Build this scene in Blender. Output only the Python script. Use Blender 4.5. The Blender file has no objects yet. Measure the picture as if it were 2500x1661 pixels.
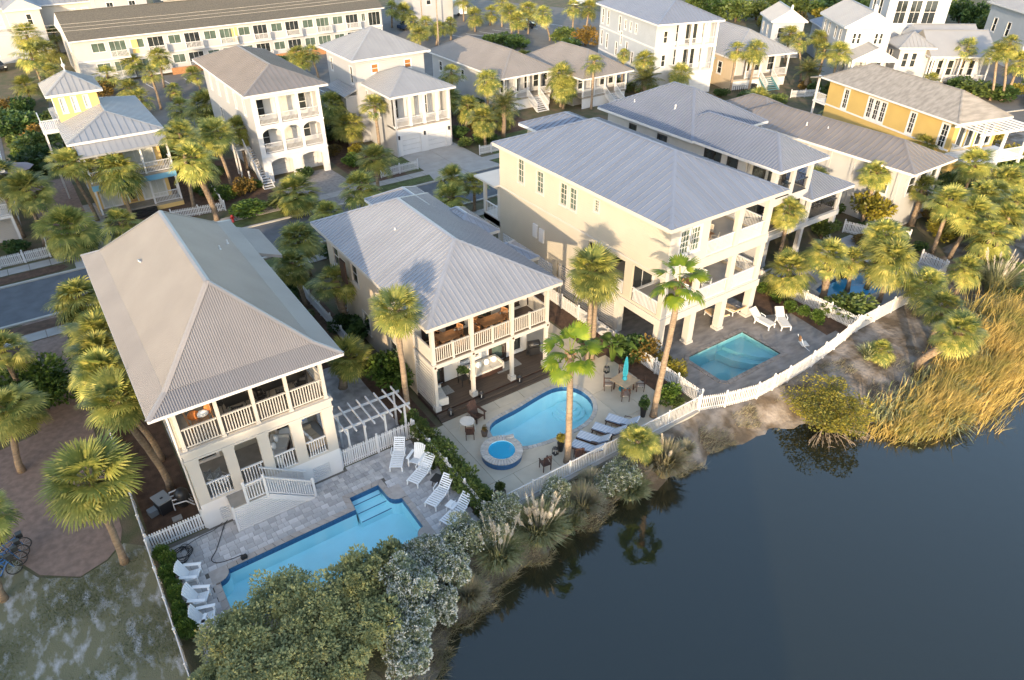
import bpy, math, random
from mathutils import Vector, Matrix, Euler
from math import pi, sin, cos, radians, sqrt, hypot, atan2
rnd = random.Random(11)
sc = bpy.context.scene
COL = sc.collection

# ------------------------------------------------------------------ camera
cd = bpy.data.cameras.new('camera'); cam = bpy.data.objects.new('camera', cd); COL.objects.link(cam)
cd.sensor_width = 36.0; cd.lens = 1724.375 / 2500 * 36; cd.clip_start = 0.5; cd.clip_end = 3000
PITCH, ROLL, HEAD = radians(34.1134), radians(-0.2106), radians(34.443)
_h = Vector((sin(HEAD), cos(HEAD), 0)); _r = Vector((cos(HEAD), -sin(HEAD), 0)); _z = Vector((0, 0, 1))
_f = _h * cos(PITCH) - _z * sin(PITCH); _u = _h * sin(PITCH) + _z * cos(PITCH)
_rr = _r * cos(ROLL) + _u * sin(ROLL); _uu = _u * cos(ROLL) - _r * sin(ROLL)
cam.matrix_world = Matrix(((_rr.x, _uu.x, -_f.x, 0), (_rr.y, _uu.y, -_f.y, 0), (_rr.z, _uu.z, -_f.z, 27.0), (0, 0, 0, 1)))
sc.camera = cam

# ------------------------------------------------------------------ sky, sun, exposure
SUN_AZ, SUN_EL = radians(45), radians(11.5)        # heading the light travels (from +Y toward +X), elevation
w = bpy.data.worlds.new('World'); sc.world = w; w.use_nodes = True
nt = w.node_tree; nt.nodes.clear()
sky = nt.nodes.new('ShaderNodeTexSky'); sky.sky_type = 'NISHITA'; sky.sun_disc = False
sky.sun_elevation = SUN_EL; sky.sun_rotation = SUN_AZ + pi
sky.air_density = 1.0; sky.dust_density = 1.4; sky.ozone_density = 1.0
bg = nt.nodes.new('ShaderNodeBackground'); bg.inputs[1].default_value = 0.15
wo = nt.nodes.new('ShaderNodeOutputWorld')
nt.links.new(sky.outputs[0], bg.inputs[0]); nt.links.new(bg.outputs[0], wo.inputs[0])
sd = bpy.data.lights.new('sun', 'SUN'); sun = bpy.data.objects.new('sun', sd); COL.objects.link(sun)
sd.energy = 2.0; sd.angle = radians(0.6); sd.color = (1.0, 0.76, 0.48)
_d = Vector((sin(SUN_AZ) * cos(SUN_EL), cos(SUN_AZ) * cos(SUN_EL), -sin(SUN_EL)))
sun.rotation_euler = _d.to_track_quat('-Z', 'Y').to_euler()
sc.view_settings.view_transform = 'Standard'; sc.view_settings.look = 'None'
sc.view_settings.exposure = 1.95; sc.view_settings.gamma = 1.0

# ------------------------------------------------------------------ materials
MATS = {}
def _nodes(name):
    m = bpy.data.materials.new(name); m.use_nodes = True
    n = m.node_tree.nodes; b = n['Principled BSDF']
    return m, n, m.node_tree.links, b
def mat(name, col, rough=0.6, var=0.0, scale=4.0, bump=0.0, bscale=30.0, col2=None, stretch=(1, 1, 1), metal=0.0, spec=0.5, objrand=0.0, wave=None, detail=4.0, lo=0.35, hi=0.65):
    """noise-mixed colour, fine relief, optional ribs (wave = (axis, spacing, depth)), optional shift per object"""
    if name in MATS: return MATS[name]
    m, n, l, b = _nodes(name)
    b.inputs['Roughness'].default_value = rough; b.inputs['Metallic'].default_value = metal
    b.inputs['Specular IOR Level'].default_value = spec
    tc = n.new('ShaderNodeTexCoord'); mp = n.new('ShaderNodeMapping'); l.new(tc.outputs['Object'], mp.inputs[0])
    mp.inputs['Scale'].default_value = stretch
    c1 = (*col, 1)
    c2 = (*(col2 if col2 else [max(0, c * (1 - var)) for c in col]), 1)
    out = None
    if var > 0 or col2:
        tx = n.new('ShaderNodeTexNoise'); tx.inputs['Scale'].default_value = scale; tx.inputs['Detail'].default_value = detail
        l.new(mp.outputs[0], tx.inputs['Vector'])
        rp = n.new('ShaderNodeValToRGB'); rp.color_ramp.elements[0].position = lo; rp.color_ramp.elements[1].position = hi
        rp.color_ramp.elements[0].color = c2; rp.color_ramp.elements[1].color = c1
        l.new(tx.outputs['Fac'], rp.inputs[0]); out = rp.outputs[0]
    if objrand > 0:
        oi = n.new('ShaderNodeObjectInfo'); mr = n.new('ShaderNodeMapRange')
        mr.inputs['To Min'].default_value = 1 - objrand; mr.inputs['To Max'].default_value = 1 + objrand
        l.new(oi.outputs['Random'], mr.inputs['Value'])
        hs = n.new('ShaderNodeHueSaturation'); l.new(mr.outputs[0], hs.inputs['Value'])
        if out is None: hs.inputs['Color'].default_value = c1
        else: l.new(out, hs.inputs['Color'])
        out = hs.outputs[0]
    if out is None: b.inputs['Base Color'].default_value = c1
    else: l.new(out, b.inputs['Base Color'])
    nrm = None
    if wave:
        ax, sp, dep = wave
        wv = n.new('ShaderNodeTexWave'); wv.wave_type = 'BANDS'; wv.bands_direction = ax
        wv.inputs['Scale'].default_value = 1.0 / sp * 0.31416 * 1.0; wv.inputs['Distortion'].default_value = 0
        wv.wave_profile = 'SAW'
        l.new(tc.outputs['Object'], wv.inputs['Vector'])
        bw = n.new('ShaderNodeBump'); bw.inputs['Strength'].default_value = 1.0; bw.inputs['Distance'].default_value = dep
        l.new(wv.outputs['Fac'], bw.inputs['Height']); nrm = bw.outputs[0]
    if bump > 0:
        t2 = n.new('ShaderNodeTexNoise'); t2.inputs['Scale'].default_value = bscale; t2.inputs['Detail'].default_value = 3
        l.new(tc.outputs['Object'], t2.inputs['Vector'])
        bp = n.new('ShaderNodeBump'); bp.inputs['Strength'].default_value = 1.0; bp.inputs['Distance'].default_value = bump
        l.new(t2.outputs['Fac'], bp.inputs['Height'])
        if nrm: l.new(nrm, bp.inputs['Normal'])
        nrm = bp.outputs[0]
    if nrm: l.new(nrm, b.inputs['Normal'])
    MATS[name] = m
    return m
def leafmat(name, c1, c2, rough=0.5, trans=0.25, scale=1.3, objrand=0.12, c3=None, fine=9.0):
    """foliage: two greens in patches, a third mixed in finely, light passing through thin blades"""
    if name in MATS: return MATS[name]
    m, n, l, b = _nodes(name)
    b.inputs['Roughness'].default_value = rough; b.inputs['Specular IOR Level'].default_value = 0.3
    tc = n.new('ShaderNodeTexCoord'); tx = n.new('ShaderNodeTexNoise'); tx.inputs['Scale'].default_value = scale; tx.inputs['Detail'].default_value = 3
    l.new(tc.outputs['Object'], tx.inputs['Vector'])
    rp = n.new('ShaderNodeValToRGB'); e = rp.color_ramp.elements
    e[0].position = 0.36; e[1].position = 0.64; e[0].color = (*c1, 1); e[1].color = (*c2, 1)
    l.new(tx.outputs['Fac'], rp.inputs[0]); out = rp.outputs[0]
    if c3:
        t3 = n.new('ShaderNodeTexNoise'); t3.inputs['Scale'].default_value = fine; t3.inputs['Detail'].default_value = 2
        l.new(tc.outputs['Object'], t3.inputs['Vector'])
        r3 = n.new('ShaderNodeValToRGB'); r3.color_ramp.elements[0].position = 0.5; r3.color_ramp.elements[1].position = 0.72
        l.new(t3.outputs['Fac'], r3.inputs[0])
        mx = n.new('ShaderNodeMixRGB'); l.new(r3.outputs[0], mx.inputs[0]); l.new(out, mx.inputs[1]); mx.inputs[2].default_value = (*c3, 1); out = mx.outputs[0]
    oi = n.new('ShaderNodeObjectInfo'); mr = n.new('ShaderNodeMapRange')
    mr.inputs['To Min'].default_value = 1 - objrand; mr.inputs['To Max'].default_value = 1 + objrand; l.new(oi.outputs['Random'], mr.inputs['Value'])
    hs = n.new('ShaderNodeHueSaturation'); l.new(mr.outputs[0], hs.inputs['Value']); l.new(out, hs.inputs['Color']); out = hs.outputs[0]
    l.new(out, b.inputs['Base Color'])
    tr = n.new('ShaderNodeBsdfTranslucent'); l.new(out, tr.inputs['Color'])
    ms = n.new('ShaderNodeMixShader'); ms.inputs[0].default_value = trans
    l.new(b.outputs[0], ms.inputs[1]); l.new(tr.outputs[0], ms.inputs[2]); l.new(ms.outputs[0], n['Material Output'].inputs[0])
    MATS[name] = m
    return m
def poolwater(name, tint):
    if name in MATS: return MATS[name]
    m, n, l, b = _nodes(name); n.remove(b)
    tp = n.new('ShaderNodeBsdfTransparent'); tp.inputs[0].default_value = (*tint, 1)
    gl = n.new('ShaderNodeBsdfGlossy'); gl.inputs['Roughness'].default_value = 0.02
    fr = n.new('ShaderNodeLayerWeight'); fr.inputs['Blend'].default_value = 0.5
    pw = n.new('ShaderNodeMath'); pw.operation = 'POWER'; pw.inputs[1].default_value = 5.0; l.new(fr.outputs['Facing'], pw.inputs[0])
    md = n.new('ShaderNodeMath'); md.operation = 'MULTIPLY_ADD'; md.inputs[1].default_value = 0.95; md.inputs[2].default_value = 0.03; l.new(pw.outputs[0], md.inputs[0])
    tc = n.new('ShaderNodeTexCoord'); tx = n.new('ShaderNodeTexNoise'); tx.inputs['Scale'].default_value = 2.6; tx.inputs['Detail'].default_value = 2
    bp = n.new('ShaderNodeBump'); bp.inputs['Strength'].default_value = 1.0; bp.inputs['Distance'].default_value = 0.008
    l.new(tc.outputs['Object'], tx.inputs['Vector']); l.new(tx.outputs[0], bp.inputs['Height'])
    l.new(bp.outputs[0], gl.inputs['Normal']); l.new(bp.outputs[0], fr.inputs['Normal'])
    ms = n.new('ShaderNodeMixShader'); l.new(md.outputs[0], ms.inputs[0]); l.new(tp.outputs[0], ms.inputs[1]); l.new(gl.outputs[0], ms.inputs[2])
    l.new(ms.outputs[0], n['Material Output'].inputs[0]); MATS[name] = m
    return m
def stripes(name, c1, c2, axis, spacing, rough=0.8):
    m, n, l, b = _nodes(name); b.inputs['Roughness'].default_value = rough
    tc = n.new('ShaderNodeTexCoord'); sp = n.new('ShaderNodeSeparateXYZ'); l.new(tc.outputs['Object'], sp.inputs[0])
    ma = n.new('ShaderNodeMath'); ma.operation = 'MULTIPLY'; ma.inputs[1].default_value = 1 / spacing; l.new(sp.outputs[axis], ma.inputs[0])
    fr = n.new('ShaderNodeMath'); fr.operation = 'FRACT'; l.new(ma.outputs[0], fr.inputs[0])
    gt = n.new('ShaderNodeMath'); gt.operation = 'GREATER_THAN'; gt.inputs[1].default_value = 0.5; l.new(fr.outputs[0], gt.inputs[0])
    mx = n.new('ShaderNodeMixRGB'); l.new(gt.outputs[0], mx.inputs[0]); mx.inputs[1].default_value = (*c1, 1); mx.inputs[2].default_value = (*c2, 1)
    l.new(mx.outputs[0], b.inputs['Base Color']); MATS[name] = m
    return m

M = {}
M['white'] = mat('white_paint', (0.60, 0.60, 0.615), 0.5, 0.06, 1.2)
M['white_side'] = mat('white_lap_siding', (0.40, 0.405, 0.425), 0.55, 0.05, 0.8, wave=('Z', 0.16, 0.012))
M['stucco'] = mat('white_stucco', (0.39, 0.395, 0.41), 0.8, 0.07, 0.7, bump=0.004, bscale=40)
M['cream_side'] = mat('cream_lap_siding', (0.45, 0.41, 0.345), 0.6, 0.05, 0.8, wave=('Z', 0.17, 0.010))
M['cream'] = mat('cream_trim', (0.47, 0.445, 0.415), 0.55, 0.05, 1.0)
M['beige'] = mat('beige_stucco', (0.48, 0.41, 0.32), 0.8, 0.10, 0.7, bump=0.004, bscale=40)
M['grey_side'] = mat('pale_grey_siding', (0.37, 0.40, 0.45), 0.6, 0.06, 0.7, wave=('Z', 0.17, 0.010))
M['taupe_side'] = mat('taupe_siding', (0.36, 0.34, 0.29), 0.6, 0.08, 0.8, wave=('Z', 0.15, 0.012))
M['yellow'] = mat('ochre_yellow_stucco', (0.46, 0.33, 0.115), 0.75, 0.08, 0.6, bump=0.003, bscale=40)
M['yellow2'] = mat('apricot_yellow_wall', (0.64, 0.44, 0.17), 0.7, 0.06, 0.8)
M['blue'] = mat('sky_blue_paint', (0.16, 0.38, 0.56), 0.6, 0.08, 2)
M['glass'] = mat('window_glass', (0.035, 0.042, 0.045), 0.06, 0.5, 0.9, spec=0.9)
M['glass_green'] = mat('window_glass_green', (0.10, 0.14, 0.12), 0.08, 0.4, 0.9, spec=0.8)
M['curtain'] = mat('pale_curtain', (0.55, 0.56, 0.52), 0.9, 0.25, 5.0, stretch=(6, 6, 0.3))
M['dark'] = mat('dark_brown_paint', (0.045, 0.03, 0.024), 0.5, 0.3, 3)
M['black'] = mat('black_metal', (0.018, 0.018, 0.020), 0.4)
M['deck_brown'] = mat('brown_deck_board', (0.105, 0.075, 0.055), 0.65, 0.35, 2.5, stretch=(0.3, 6, 1))
M['porch_floor'] = mat('grey_porch_floor', (0.30, 0.27, 0.235), 0.6, 0.2, 2)
M['roof_beige'] = mat('galvanised_roof_tan', (0.315, 0.29, 0.28), 0.42, 0.10, 0.5, metal=0.25, stretch=(1, 1, 1))
M['roof_pale'] = mat('galvanised_roof_pale', (0.30, 0.31, 0.345), 0.40, 0.09, 0.45, metal=0.25, objrand=0.05)
M['roof_blue'] = mat('standing_seam_roof_silver', (0.20, 0.225, 0.285), 0.38, 0.08, 0.4, metal=0.25, objrand=0.06)
M['roof_tan'] = mat('standing_seam_roof_taupe', (0.225, 0.205, 0.195), 0.45, 0.12, 0.6, metal=0.2, objrand=0.05)
M['roof_white'] = mat('standing_seam_roof_white', (0.29, 0.295, 0.31), 0.42, 0.08, 0.5, metal=0.15, objrand=0.03)
M['roof_grey'] = mat('standing_seam_roof_grey', (0.31, 0.315, 0.33), 0.42, 0.08, 0.5, metal=0.2, objrand=0.03)
M['shingle'] = mat('weathered_shingle_roof', (0.30, 0.28, 0.26), 0.85, 0.32, 1.3, bump=0.012, bscale=9, stretch=(0.5, 2.0, 2.0), detail=8, wave=('Z', 0.075, 0.02))
M['shingle_brown'] = mat('brown_shingle_roof', (0.135, 0.12, 0.095), 0.9, 0.3, 5, bump=0.01, bscale=14, detail=8, wave=('Z', 0.05, 0.012))
M['roof_plain'] = mat('tan_metal_roof', (0.26, 0.235, 0.215), 0.5, 0.10, 0.5, metal=0.15)
M['asphalt'] = mat('asphalt', (0.115, 0.122, 0.135), 0.9, 0.22, 1.1, bump=0.004, bscale=60, detail=8)
M['asphalt_far'] = mat('asphalt_worn', (0.15, 0.14, 0.13), 0.9, 0.2, 0.6, detail=8)
M['concrete'] = mat('pale_concrete', (0.36, 0.34, 0.315), 0.85, 0.16, 0.9, bump=0.003, bscale=40, detail=7)
M['kerb'] = mat('kerb_concrete', (0.42, 0.40, 0.36), 0.85, 0.15, 2)
M['deck_tan'] = mat('tan_pool_deck', (0.52, 0.46, 0.365), 0.8, 0.10, 1.3, objrand=0.05, detail=6)
M['stamped'] = mat('stamped_concrete', (0.25, 0.23, 0.215), 0.75, 0.38, 1.1, bump=0.01, bscale=5, stretch=(1, 2.4, 1), detail=7)
M['paver'] = mat('grey_paver', (0.50, 0.48, 0.475), 0.85, 0.18, 3, objrand=0.22, bump=0.003, bscale=30)
M['paver_rest'] = mat('grey_paver_field', (0.42, 0.405, 0.40), 0.85, 0.42, 1.7, bump=0.003, bscale=30, detail=6)
M['coping'] = mat('pool_coping', (0.42, 0.37, 0.335), 0.8, 0.16, 3, objrand=0.10)
M['coping_pale'] = mat('pale_pool_coping', (0.50, 0.48, 0.45), 0.8, 0.2, 4, objrand=0.10)
M['brick_drive'] = mat('brick_driveway', (0.27, 0.185, 0.145), 0.9, 0.3, 3.0, bump=0.006, bscale=22, detail=9)
M['paver_drive'] = mat('grey_driveway_paving', (0.27, 0.25, 0.235), 0.9, 0.3, 3.2, bump=0.006, bscale=18, detail=9)
M['mulch'] = mat('pine_straw_mulch', (0.12, 0.068, 0.042), 0.95, 0.45, 2.2, bump=0.03, bscale=25, detail=9)
M['grass'] = mat('mown_grass', (0.10, 0.13, 0.04), 0.95, 0.45, 2.0, bump=0.03, bscale=40, detail=8)
M['lawn'] = mat('patchy_sandy_lawn', (0.38, 0.365, 0.35), 0.95, col2=(0.16, 0.148, 0.085), scale=1.9, bump=0.03, bscale=18, detail=14, lo=0.50, hi=0.68, stretch=(1.25, 0.6, 1))
M['ground'] = mat('earth_with_leaf_litter', (0.14, 0.105, 0.065), 0.95, col2=(0.07, 0.078, 0.032), scale=0.7, bump=0.03, bscale=12, detail=10)
M['bank'] = mat('sandy_pond_bank', (0.27, 0.235, 0.205), 0.95, col2=(0.105, 0.078, 0.052), scale=0.8, bump=0.08, bscale=3.5, detail=12, lo=0.40, hi=0.62)
M['pool_shell'] = mat('pool_plaster', (0.60, 0.88, 0.92), 0.7, 0.06, 1)
M['pool_shell_dark'] = mat('pool_plaster_deep', (0.10, 0.45, 0.66), 0.7, 0.1, 1)
M['pool_shell_teal'] = mat('pool_plaster_teal', (0.22, 0.43, 0.46), 0.7, 0.08, 1)
M['tile_blue'] = mat('blue_waterline_tile', (0.035, 0.12, 0.27), 0.3, 0.3, 12)
M['plastic'] = mat('white_plastic', (0.82, 0.83, 0.84), 0.4)
M['wood'] = mat('warm_teak', (0.40, 0.20, 0.09), 0.5, 0.3, 6, stretch=(1, 1, 4))
M['wood_dark'] = mat('dark_stained_wood', (0.07, 0.035, 0.025), 0.5, 0.3, 5)
M['cloth'] = mat('off_white_cushion', (0.60, 0.57, 0.52), 0.9, 0.08, 5)
M['rug'] = mat('grey_rug', (0.34, 0.33, 0.31), 0.95, 0.25, 9)
M['teal'] = mat('turquoise_canvas', (0.012, 0.22, 0.32), 0.8, 0.15, 6)
M['rubber'] = mat('black_rubber', (0.02, 0.02, 0.022), 0.7)
M['bike'] = mat('bright_blue_frame', (0.03, 0.14, 0.36), 0.35)
M['grey_plastic'] = mat('grey_plastic', (0.20, 0.21, 0.22), 0.5)
M['red'] = mat('hydrant_red', (0.45, 0.03, 0.03), 0.45)
M['terracotta'] = mat('pot_clay', (0.13, 0.10, 0.085), 0.7, 0.2, 8)
M['trunk'] = mat('palm_trunk_bark', (0.30, 0.225, 0.16), 0.9, 0.35, 3.5, bump=0.03, bscale=9, stretch=(1, 1, 3), objrand=0.15, wave=('Z', 0.17, 0.025))
M['boot'] = mat('palm_leaf_boots', (0.33, 0.19, 0.10), 0.9, 0.4, 7, objrand=0.15)
M['bark'] = mat('shrub_bark', (0.12, 0.085, 0.06), 0.9, 0.35, 6)
M['twig'] = mat('dry_twig', (0.30, 0.24, 0.18), 0.9, 0.3, 6)
M['car_black'] = mat('black_car_paint', (0.015, 0.016, 0.018), 0.2, spec=0.8)
M['car_white'] = mat('white_vehicle_paint', (0.75, 0.75, 0.74), 0.35)
M['steel'] = mat('brushed_steel', (0.45, 0.46, 0.47), 0.35, metal=0.8)
M['shell'] = mat('white_shell_gravel', (0.55, 0.53, 0.50), 0.95, 0.3, 14, bump=0.02, bscale=30, detail=8)
M['sabal'] = leafmat('sabal_frond_green', (0.095, 0.135, 0.035), (0.32, 0.315, 0.07), c3=(0.58, 0.50, 0.13), scale=1.1, fine=5.0, objrand=0.22)
M['washy'] = leafmat('fan_palm_frond_bright', (0.075, 0.135, 0.012), (0.21, 0.29, 0.02), c3=(0.30, 0.33, 0.03), scale=0.9, fine=3.5, objrand=0.12, trans=0.35)
M['date'] = leafmat('feather_palm_frond', (0.05, 0.075, 0.025), (0.13, 0.15, 0.05), c3=(0.20, 0.17, 0.06))
M['dead'] = leafmat('dry_frond', (0.30, 0.19, 0.09), (0.42, 0.30, 0.15), trans=0.1)
M['shrub'] = leafmat('shrub_leaf', (0.05, 0.085, 0.022), (0.13, 0.175, 0.045), c3=(0.19, 0.215, 0.06), scale=1.6, objrand=0.3)
M['hedge'] = leafmat('clipped_hedge_leaf', (0.045, 0.09, 0.016), (0.12, 0.18, 0.03), scale=2.0, objrand=0.12)
M['deep'] = leafmat('deep_green_leaf', (0.025, 0.055, 0.018), (0.075, 0.125, 0.032), scale=1.6, objrand=0.2)
M['myrtle'] = leafmat('wax_myrtle_leaf', (0.23, 0.255, 0.13), (0.43, 0.43, 0.19), c3=(0.42, 0.38, 0.14), scale=0.8, fine=3.0, objrand=0.08)
M['groundsel'] = leafmat('groundsel_leaf', (0.16, 0.19, 0.11), (0.33, 0.36, 0.22), scale=1.4, objrand=0.08)
M['groundsel_flower'] = leafmat('groundsel_white_tuft', (0.58, 0.58, 0.52), (0.80, 0.80, 0.74), trans=0.2, scale=3, objrand=0.05)
M['ochre_leaf'] = leafmat('autumn_ochre_leaf', (0.12, 0.115, 0.02), (0.33, 0.27, 0.035), scale=1.2, c3=(0.18, 0.20, 0.04))
M['rust_leaf'] = leafmat('rusty_leaf', (0.10, 0.075, 0.02), (0.24, 0.15, 0.035), scale=1.2)
M['pampas'] = leafmat('pampas_blade', (0.15, 0.18, 0.075), (0.33, 0.34, 0.18), scale=1.2, c3=(0.42, 0.38, 0.24), trans=0.2)
M['plume'] = leafmat('pampas_plume', (0.60, 0.53, 0.42), (0.74, 0.68, 0.58), trans=0.3)
M['reed'] = leafmat('golden_reed', (0.22, 0.21, 0.06), (0.54, 0.39, 0.12), scale=0.5, c3=(0.52, 0.38, 0.14), fine=1.6, trans=0.25)
M['dry_grass'] = leafmat('dry_bank_grass', (0.20, 0.18, 0.11), (0.42, 0.37, 0.27), scale=0.9, c3=(0.18, 0.21, 0.09), trans=0.2)
M['turf'] = leafmat('lawn_blade', (0.08, 0.09, 0.03), (0.16, 0.16, 0.055), scale=0.8, trans=0.2)

# ------------------------------------------------------------------ mesh helpers
class MB:
    def __init__(s): s.v = []; s.f = []; s.mi = []; s.cur = 0
    def add(s, vs, fs):
        o = len(s.v); s.v += [tuple(p) for p in vs]
        for f in fs: s.f.append(tuple(i + o for i in f)); s.mi.append(s.cur)
    def box(s, x0, x1, y0, y1, z0, z1):
        s.add([(x0, y0, z0), (x1, y0, z0), (x1, y1, z0), (x0, y1, z0), (x0, y0, z1), (x1, y0, z1), (x1, y1, z1), (x0, y1, z1)],
              [(0, 3, 2, 1), (4, 5, 6, 7), (0, 1, 5, 4), (1, 2, 6, 5), (2, 3, 7, 6), (3, 0, 4, 7)])
    def cbox(s, c, size, T=None):
        x, y, z = size[0] / 2, size[1] / 2, size[2] / 2
        vs = [Vector(p) for p in [(-x, -y, -z), (x, -y, -z), (x, y, -z), (-x, y, -z), (-x, -y, z), (x, -y, z), (x, y, z), (-x, y, z)]]
        c = Vector(c)
        vs = [(T @ p if T else p) + c for p in vs]
        s.add(vs, [(0, 3, 2, 1), (4, 5, 6, 7), (0, 1, 5, 4), (1, 2, 6, 5), (2, 3, 7, 6), (3, 0, 4, 7)])
    def bar(s, a, b, w, h, up=(0, 0, 1)):
        """box beam from a to b"""
        a, b = Vector(a), Vector(b); d = (b - a).normalized(); u = Vector(up)
        r = d.cross(u)
        if r.length < 1e-4: r = d.cross(Vector((1, 0, 0)))
        r.normalize(); u = r.cross(d)
        vs = []
        for p in (a, b):
            for i, j in ((-1, -1), (1, -1), (1, 1), (-1, 1)): vs.append(p + r * (i * w / 2) + u * (j * h / 2))
        s.add(vs, [(0, 1, 2, 3), (7, 6, 5, 4), (0, 4, 5, 1), (1, 5, 6, 2), (2, 6, 7, 3), (3, 7, 4, 0)])
    def tube(s, pts, r, n=6, cap=True):
        pts = [Vector(p) for p in pts]; k = len(pts); rs = r if isinstance(r, (list, tuple)) else [r] * k
        o = []
        prev = None
        for i, p in enumerate(pts):
            d = (pts[min(i + 1, k - 1)] - pts[max(i - 1, 0)]).normalized()
            if prev is None: prev = d.orthogonal().normalized()
            u = (prev - d * prev.dot(d))
            u = u.normalized() if u.length > 1e-5 else d.orthogonal().normalized()
            prev = u; v = d.cross(u)
            o += [p + (u * cos(2 * pi * j / n) + v * sin(2 * pi * j / n)) * rs[i] for j in range(n)]
        fs = [(i * n + j, i * n + (j + 1) % n, (i + 1) * n + (j + 1) % n, (i + 1) * n + j) for i in range(k - 1) for j in range(n)]
        if cap: fs += [tuple(range(n))[::-1], tuple((k - 1) * n + j for j in range(n))]
        s.add(o, fs)
    def lathe(s, prof, c=(0, 0, 0), n=16):
        """prof = [(r, z)...]"""
        k = len(prof); o = [(c[0] + r * cos(2 * pi * j / n), c[1] + r * sin(2 * pi * j / n), c[2] + z) for r, z in prof for j in range(n)]
        fs = [(i * n + j, i * n + (j + 1) % n, (i + 1) * n + (j + 1) % n, (i + 1) * n + j) for i in range(k - 1) for j in range(n)]
        fs += [tuple(range(n))[::-1], tuple((k - 1) * n + j for j in range(n))]
        s.add(o, fs)
    def prism(s, poly, z0, z1):
        n = len(poly)
        s.add([(x, y, z0) for x, y in poly] + [(x, y, z1) for x, y in poly],
              [tuple(range(n))[::-1], tuple(range(n, 2 * n))] + [(i, (i + 1) % n, n + (i + 1) % n, n + i) for i in range(n)])
    def sheet(s, poly, z):
        s.add([(x, y, z) for x, y in poly], [tuple(range(len(poly)))])
    def quad(s, *p): s.add(p, [tuple(range(len(p)))])
    def ell(s, c, r, n=10, k=6, T=None):
        vs = []; c = Vector(c)
        for i in range(k + 1):
            t = pi * i / k
            for j in range(n):
                a = 2 * pi * j / n; p = Vector((r[0] * sin(t) * cos(a), r[1] * sin(t) * sin(a), -r[2] * cos(t)))
                vs.append((T @ p if T else p) + c)
        s.add(vs, [(i * n + j, i * n + (j + 1) % n, (i + 1) * n + (j + 1) % n, (i + 1) * n + j) for i in range(k) for j in range(n)])
    def mesh(s, name, mats, smooth=False):
        me = bpy.data.meshes.new(name); me.from_pydata(s.v, [], s.f)
        for m in (mats if isinstance(mats, (list, tuple)) else [mats]): me.materials.append(m)
        if any(s.mi): me.polygons.foreach_set('material_index', s.mi)
        if smooth: me.polygons.foreach_set('use_smooth', [True] * len(s.f))
        me.update()
        return me
    def build(s, name, m, parent=None, smooth=False, **kw):
        return put(name, s.mesh(name, m, smooth), parent, **kw)
def put(name, me, parent=None, loc=None, rot=None, scale=None, kind=None, label=None, cat=None, group=None):
    o = bpy.data.objects.new(name, me); COL.objects.link(o)
    if parent is not None: o.parent = parent
    if loc is not None: o.location = loc
    if rot is not None: o.rotation_euler = rot if isinstance(rot, (tuple, list, Euler)) else (0, 0, rot)
    if scale is not None: o.scale = scale if isinstance(scale, (tuple, list)) else (scale,) * 3
    tag(o, label, cat, group, kind)
    return o
def tag(o, label=None, cat=None, group=None, kind=None):
    if label: o['label'] = label
    if cat: o['category'] = cat
    if group: o['group'] = group
    if kind: o['kind'] = kind
    return o
def thing(name, label, cat, loc=(0, 0, 0), rot=0, group=None, scale=None):
    return put(name, None, None, loc, rot, scale, None, label, cat, group)
def copy_tree(o, loc, rot, label=None, scale=None):
    c = o.copy(); COL.objects.link(c); c.location = loc; c.rotation_euler = (0, 0, rot)
    if scale: c.scale = (scale,) * 3
    if label: c['label'] = label
    for ch in list(o.children):
        d = ch.copy(); COL.objects.link(d); d.parent = c
        for gch in list(ch.children):
            e = gch.copy(); COL.objects.link(e); e.parent = d
    return c
def structure(name, mb, m, **kw): return mb.build(name, m, kind='structure', **kw)
def poly_clip(poly, u0, u1):
    """clip a convex 2D polygon to u0<=x<=u1"""
    def half(pl, f):
        out = []
        for i in range(len(pl)):
            a, b = pl[i], pl[(i + 1) % len(pl)]; fa, fb = f(a), f(b)
            if fa >= -1e-9: out.append(a)
            if (fa > 1e-9 and fb < -1e-9) or (fa < -1e-9 and fb > 1e-9):
                t = fa / (fa - fb); out.append((a[0] + (b[0] - a[0]) * t, a[1] + (b[1] - a[1]) * t))
        return out
    p = half(poly, lambda q: q[0] - u0)
    return half(p, lambda q: u1 - q[0]) if len(p) > 2 else p
# ------------------------------------------------------------------ the setting: ground, pond, street, paths
SHORE = [(-140, -6), (-30, -2), (-6, 4), (2, 10.6), (6.6, 15.2), (8.2, 16.5), (10.4, 17.1), (13, 17.7), (16.3, 17.8), (19.8, 18.2), (22.9, 17.7),
         (26.7, 18.0), (29.5, 17.4), (33.2, 16.5), (36.7, 14.0), (39.9, 12.6), (45.2, 12.2), (48.4, 11.6), (56, 9.5), (75, 8), (260, 2)]
def interp(tab, x):
    for (a, b), (c, d) in zip(tab, tab[1:]):
        if x <= c: return b + (d - b) * (x - a) / (c - a)
    return tab[-1][1]
def shore_y(x):
    return interp(SHORE, x) + 0.22 * sin(x * 1.7) + 0.13 * sin(x * 3.9 + 1)
def ground_z(x, y):
    d = y - shore_y(x); e = (-52 + 4 * sin(x * 0.1)) - y
    d = max(d, e)
    w = interp([(-100, 5), (0, 4), (6, 3.2), (12, 2.4), (26, 2.2), (33, 2.8), (40, 5.0), (60, 7.5), (200, 9)], x)
    if d >= w: b = 0.0
    elif d >= 0: t = d / w; b = -1.0 + t * t * (3 - 2 * t)
    else: b = max(-2.6, -1.0 + d * 0.35)
    if 0 < d < w + 1.5: b += 0.07 * sin(x * 2.3 + y) * sin(y * 2.9 - x * 0.7) * min(1, d) * (1 if d < w else (w + 1.5 - d) / 1.5)
    return b - 0.01
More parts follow.
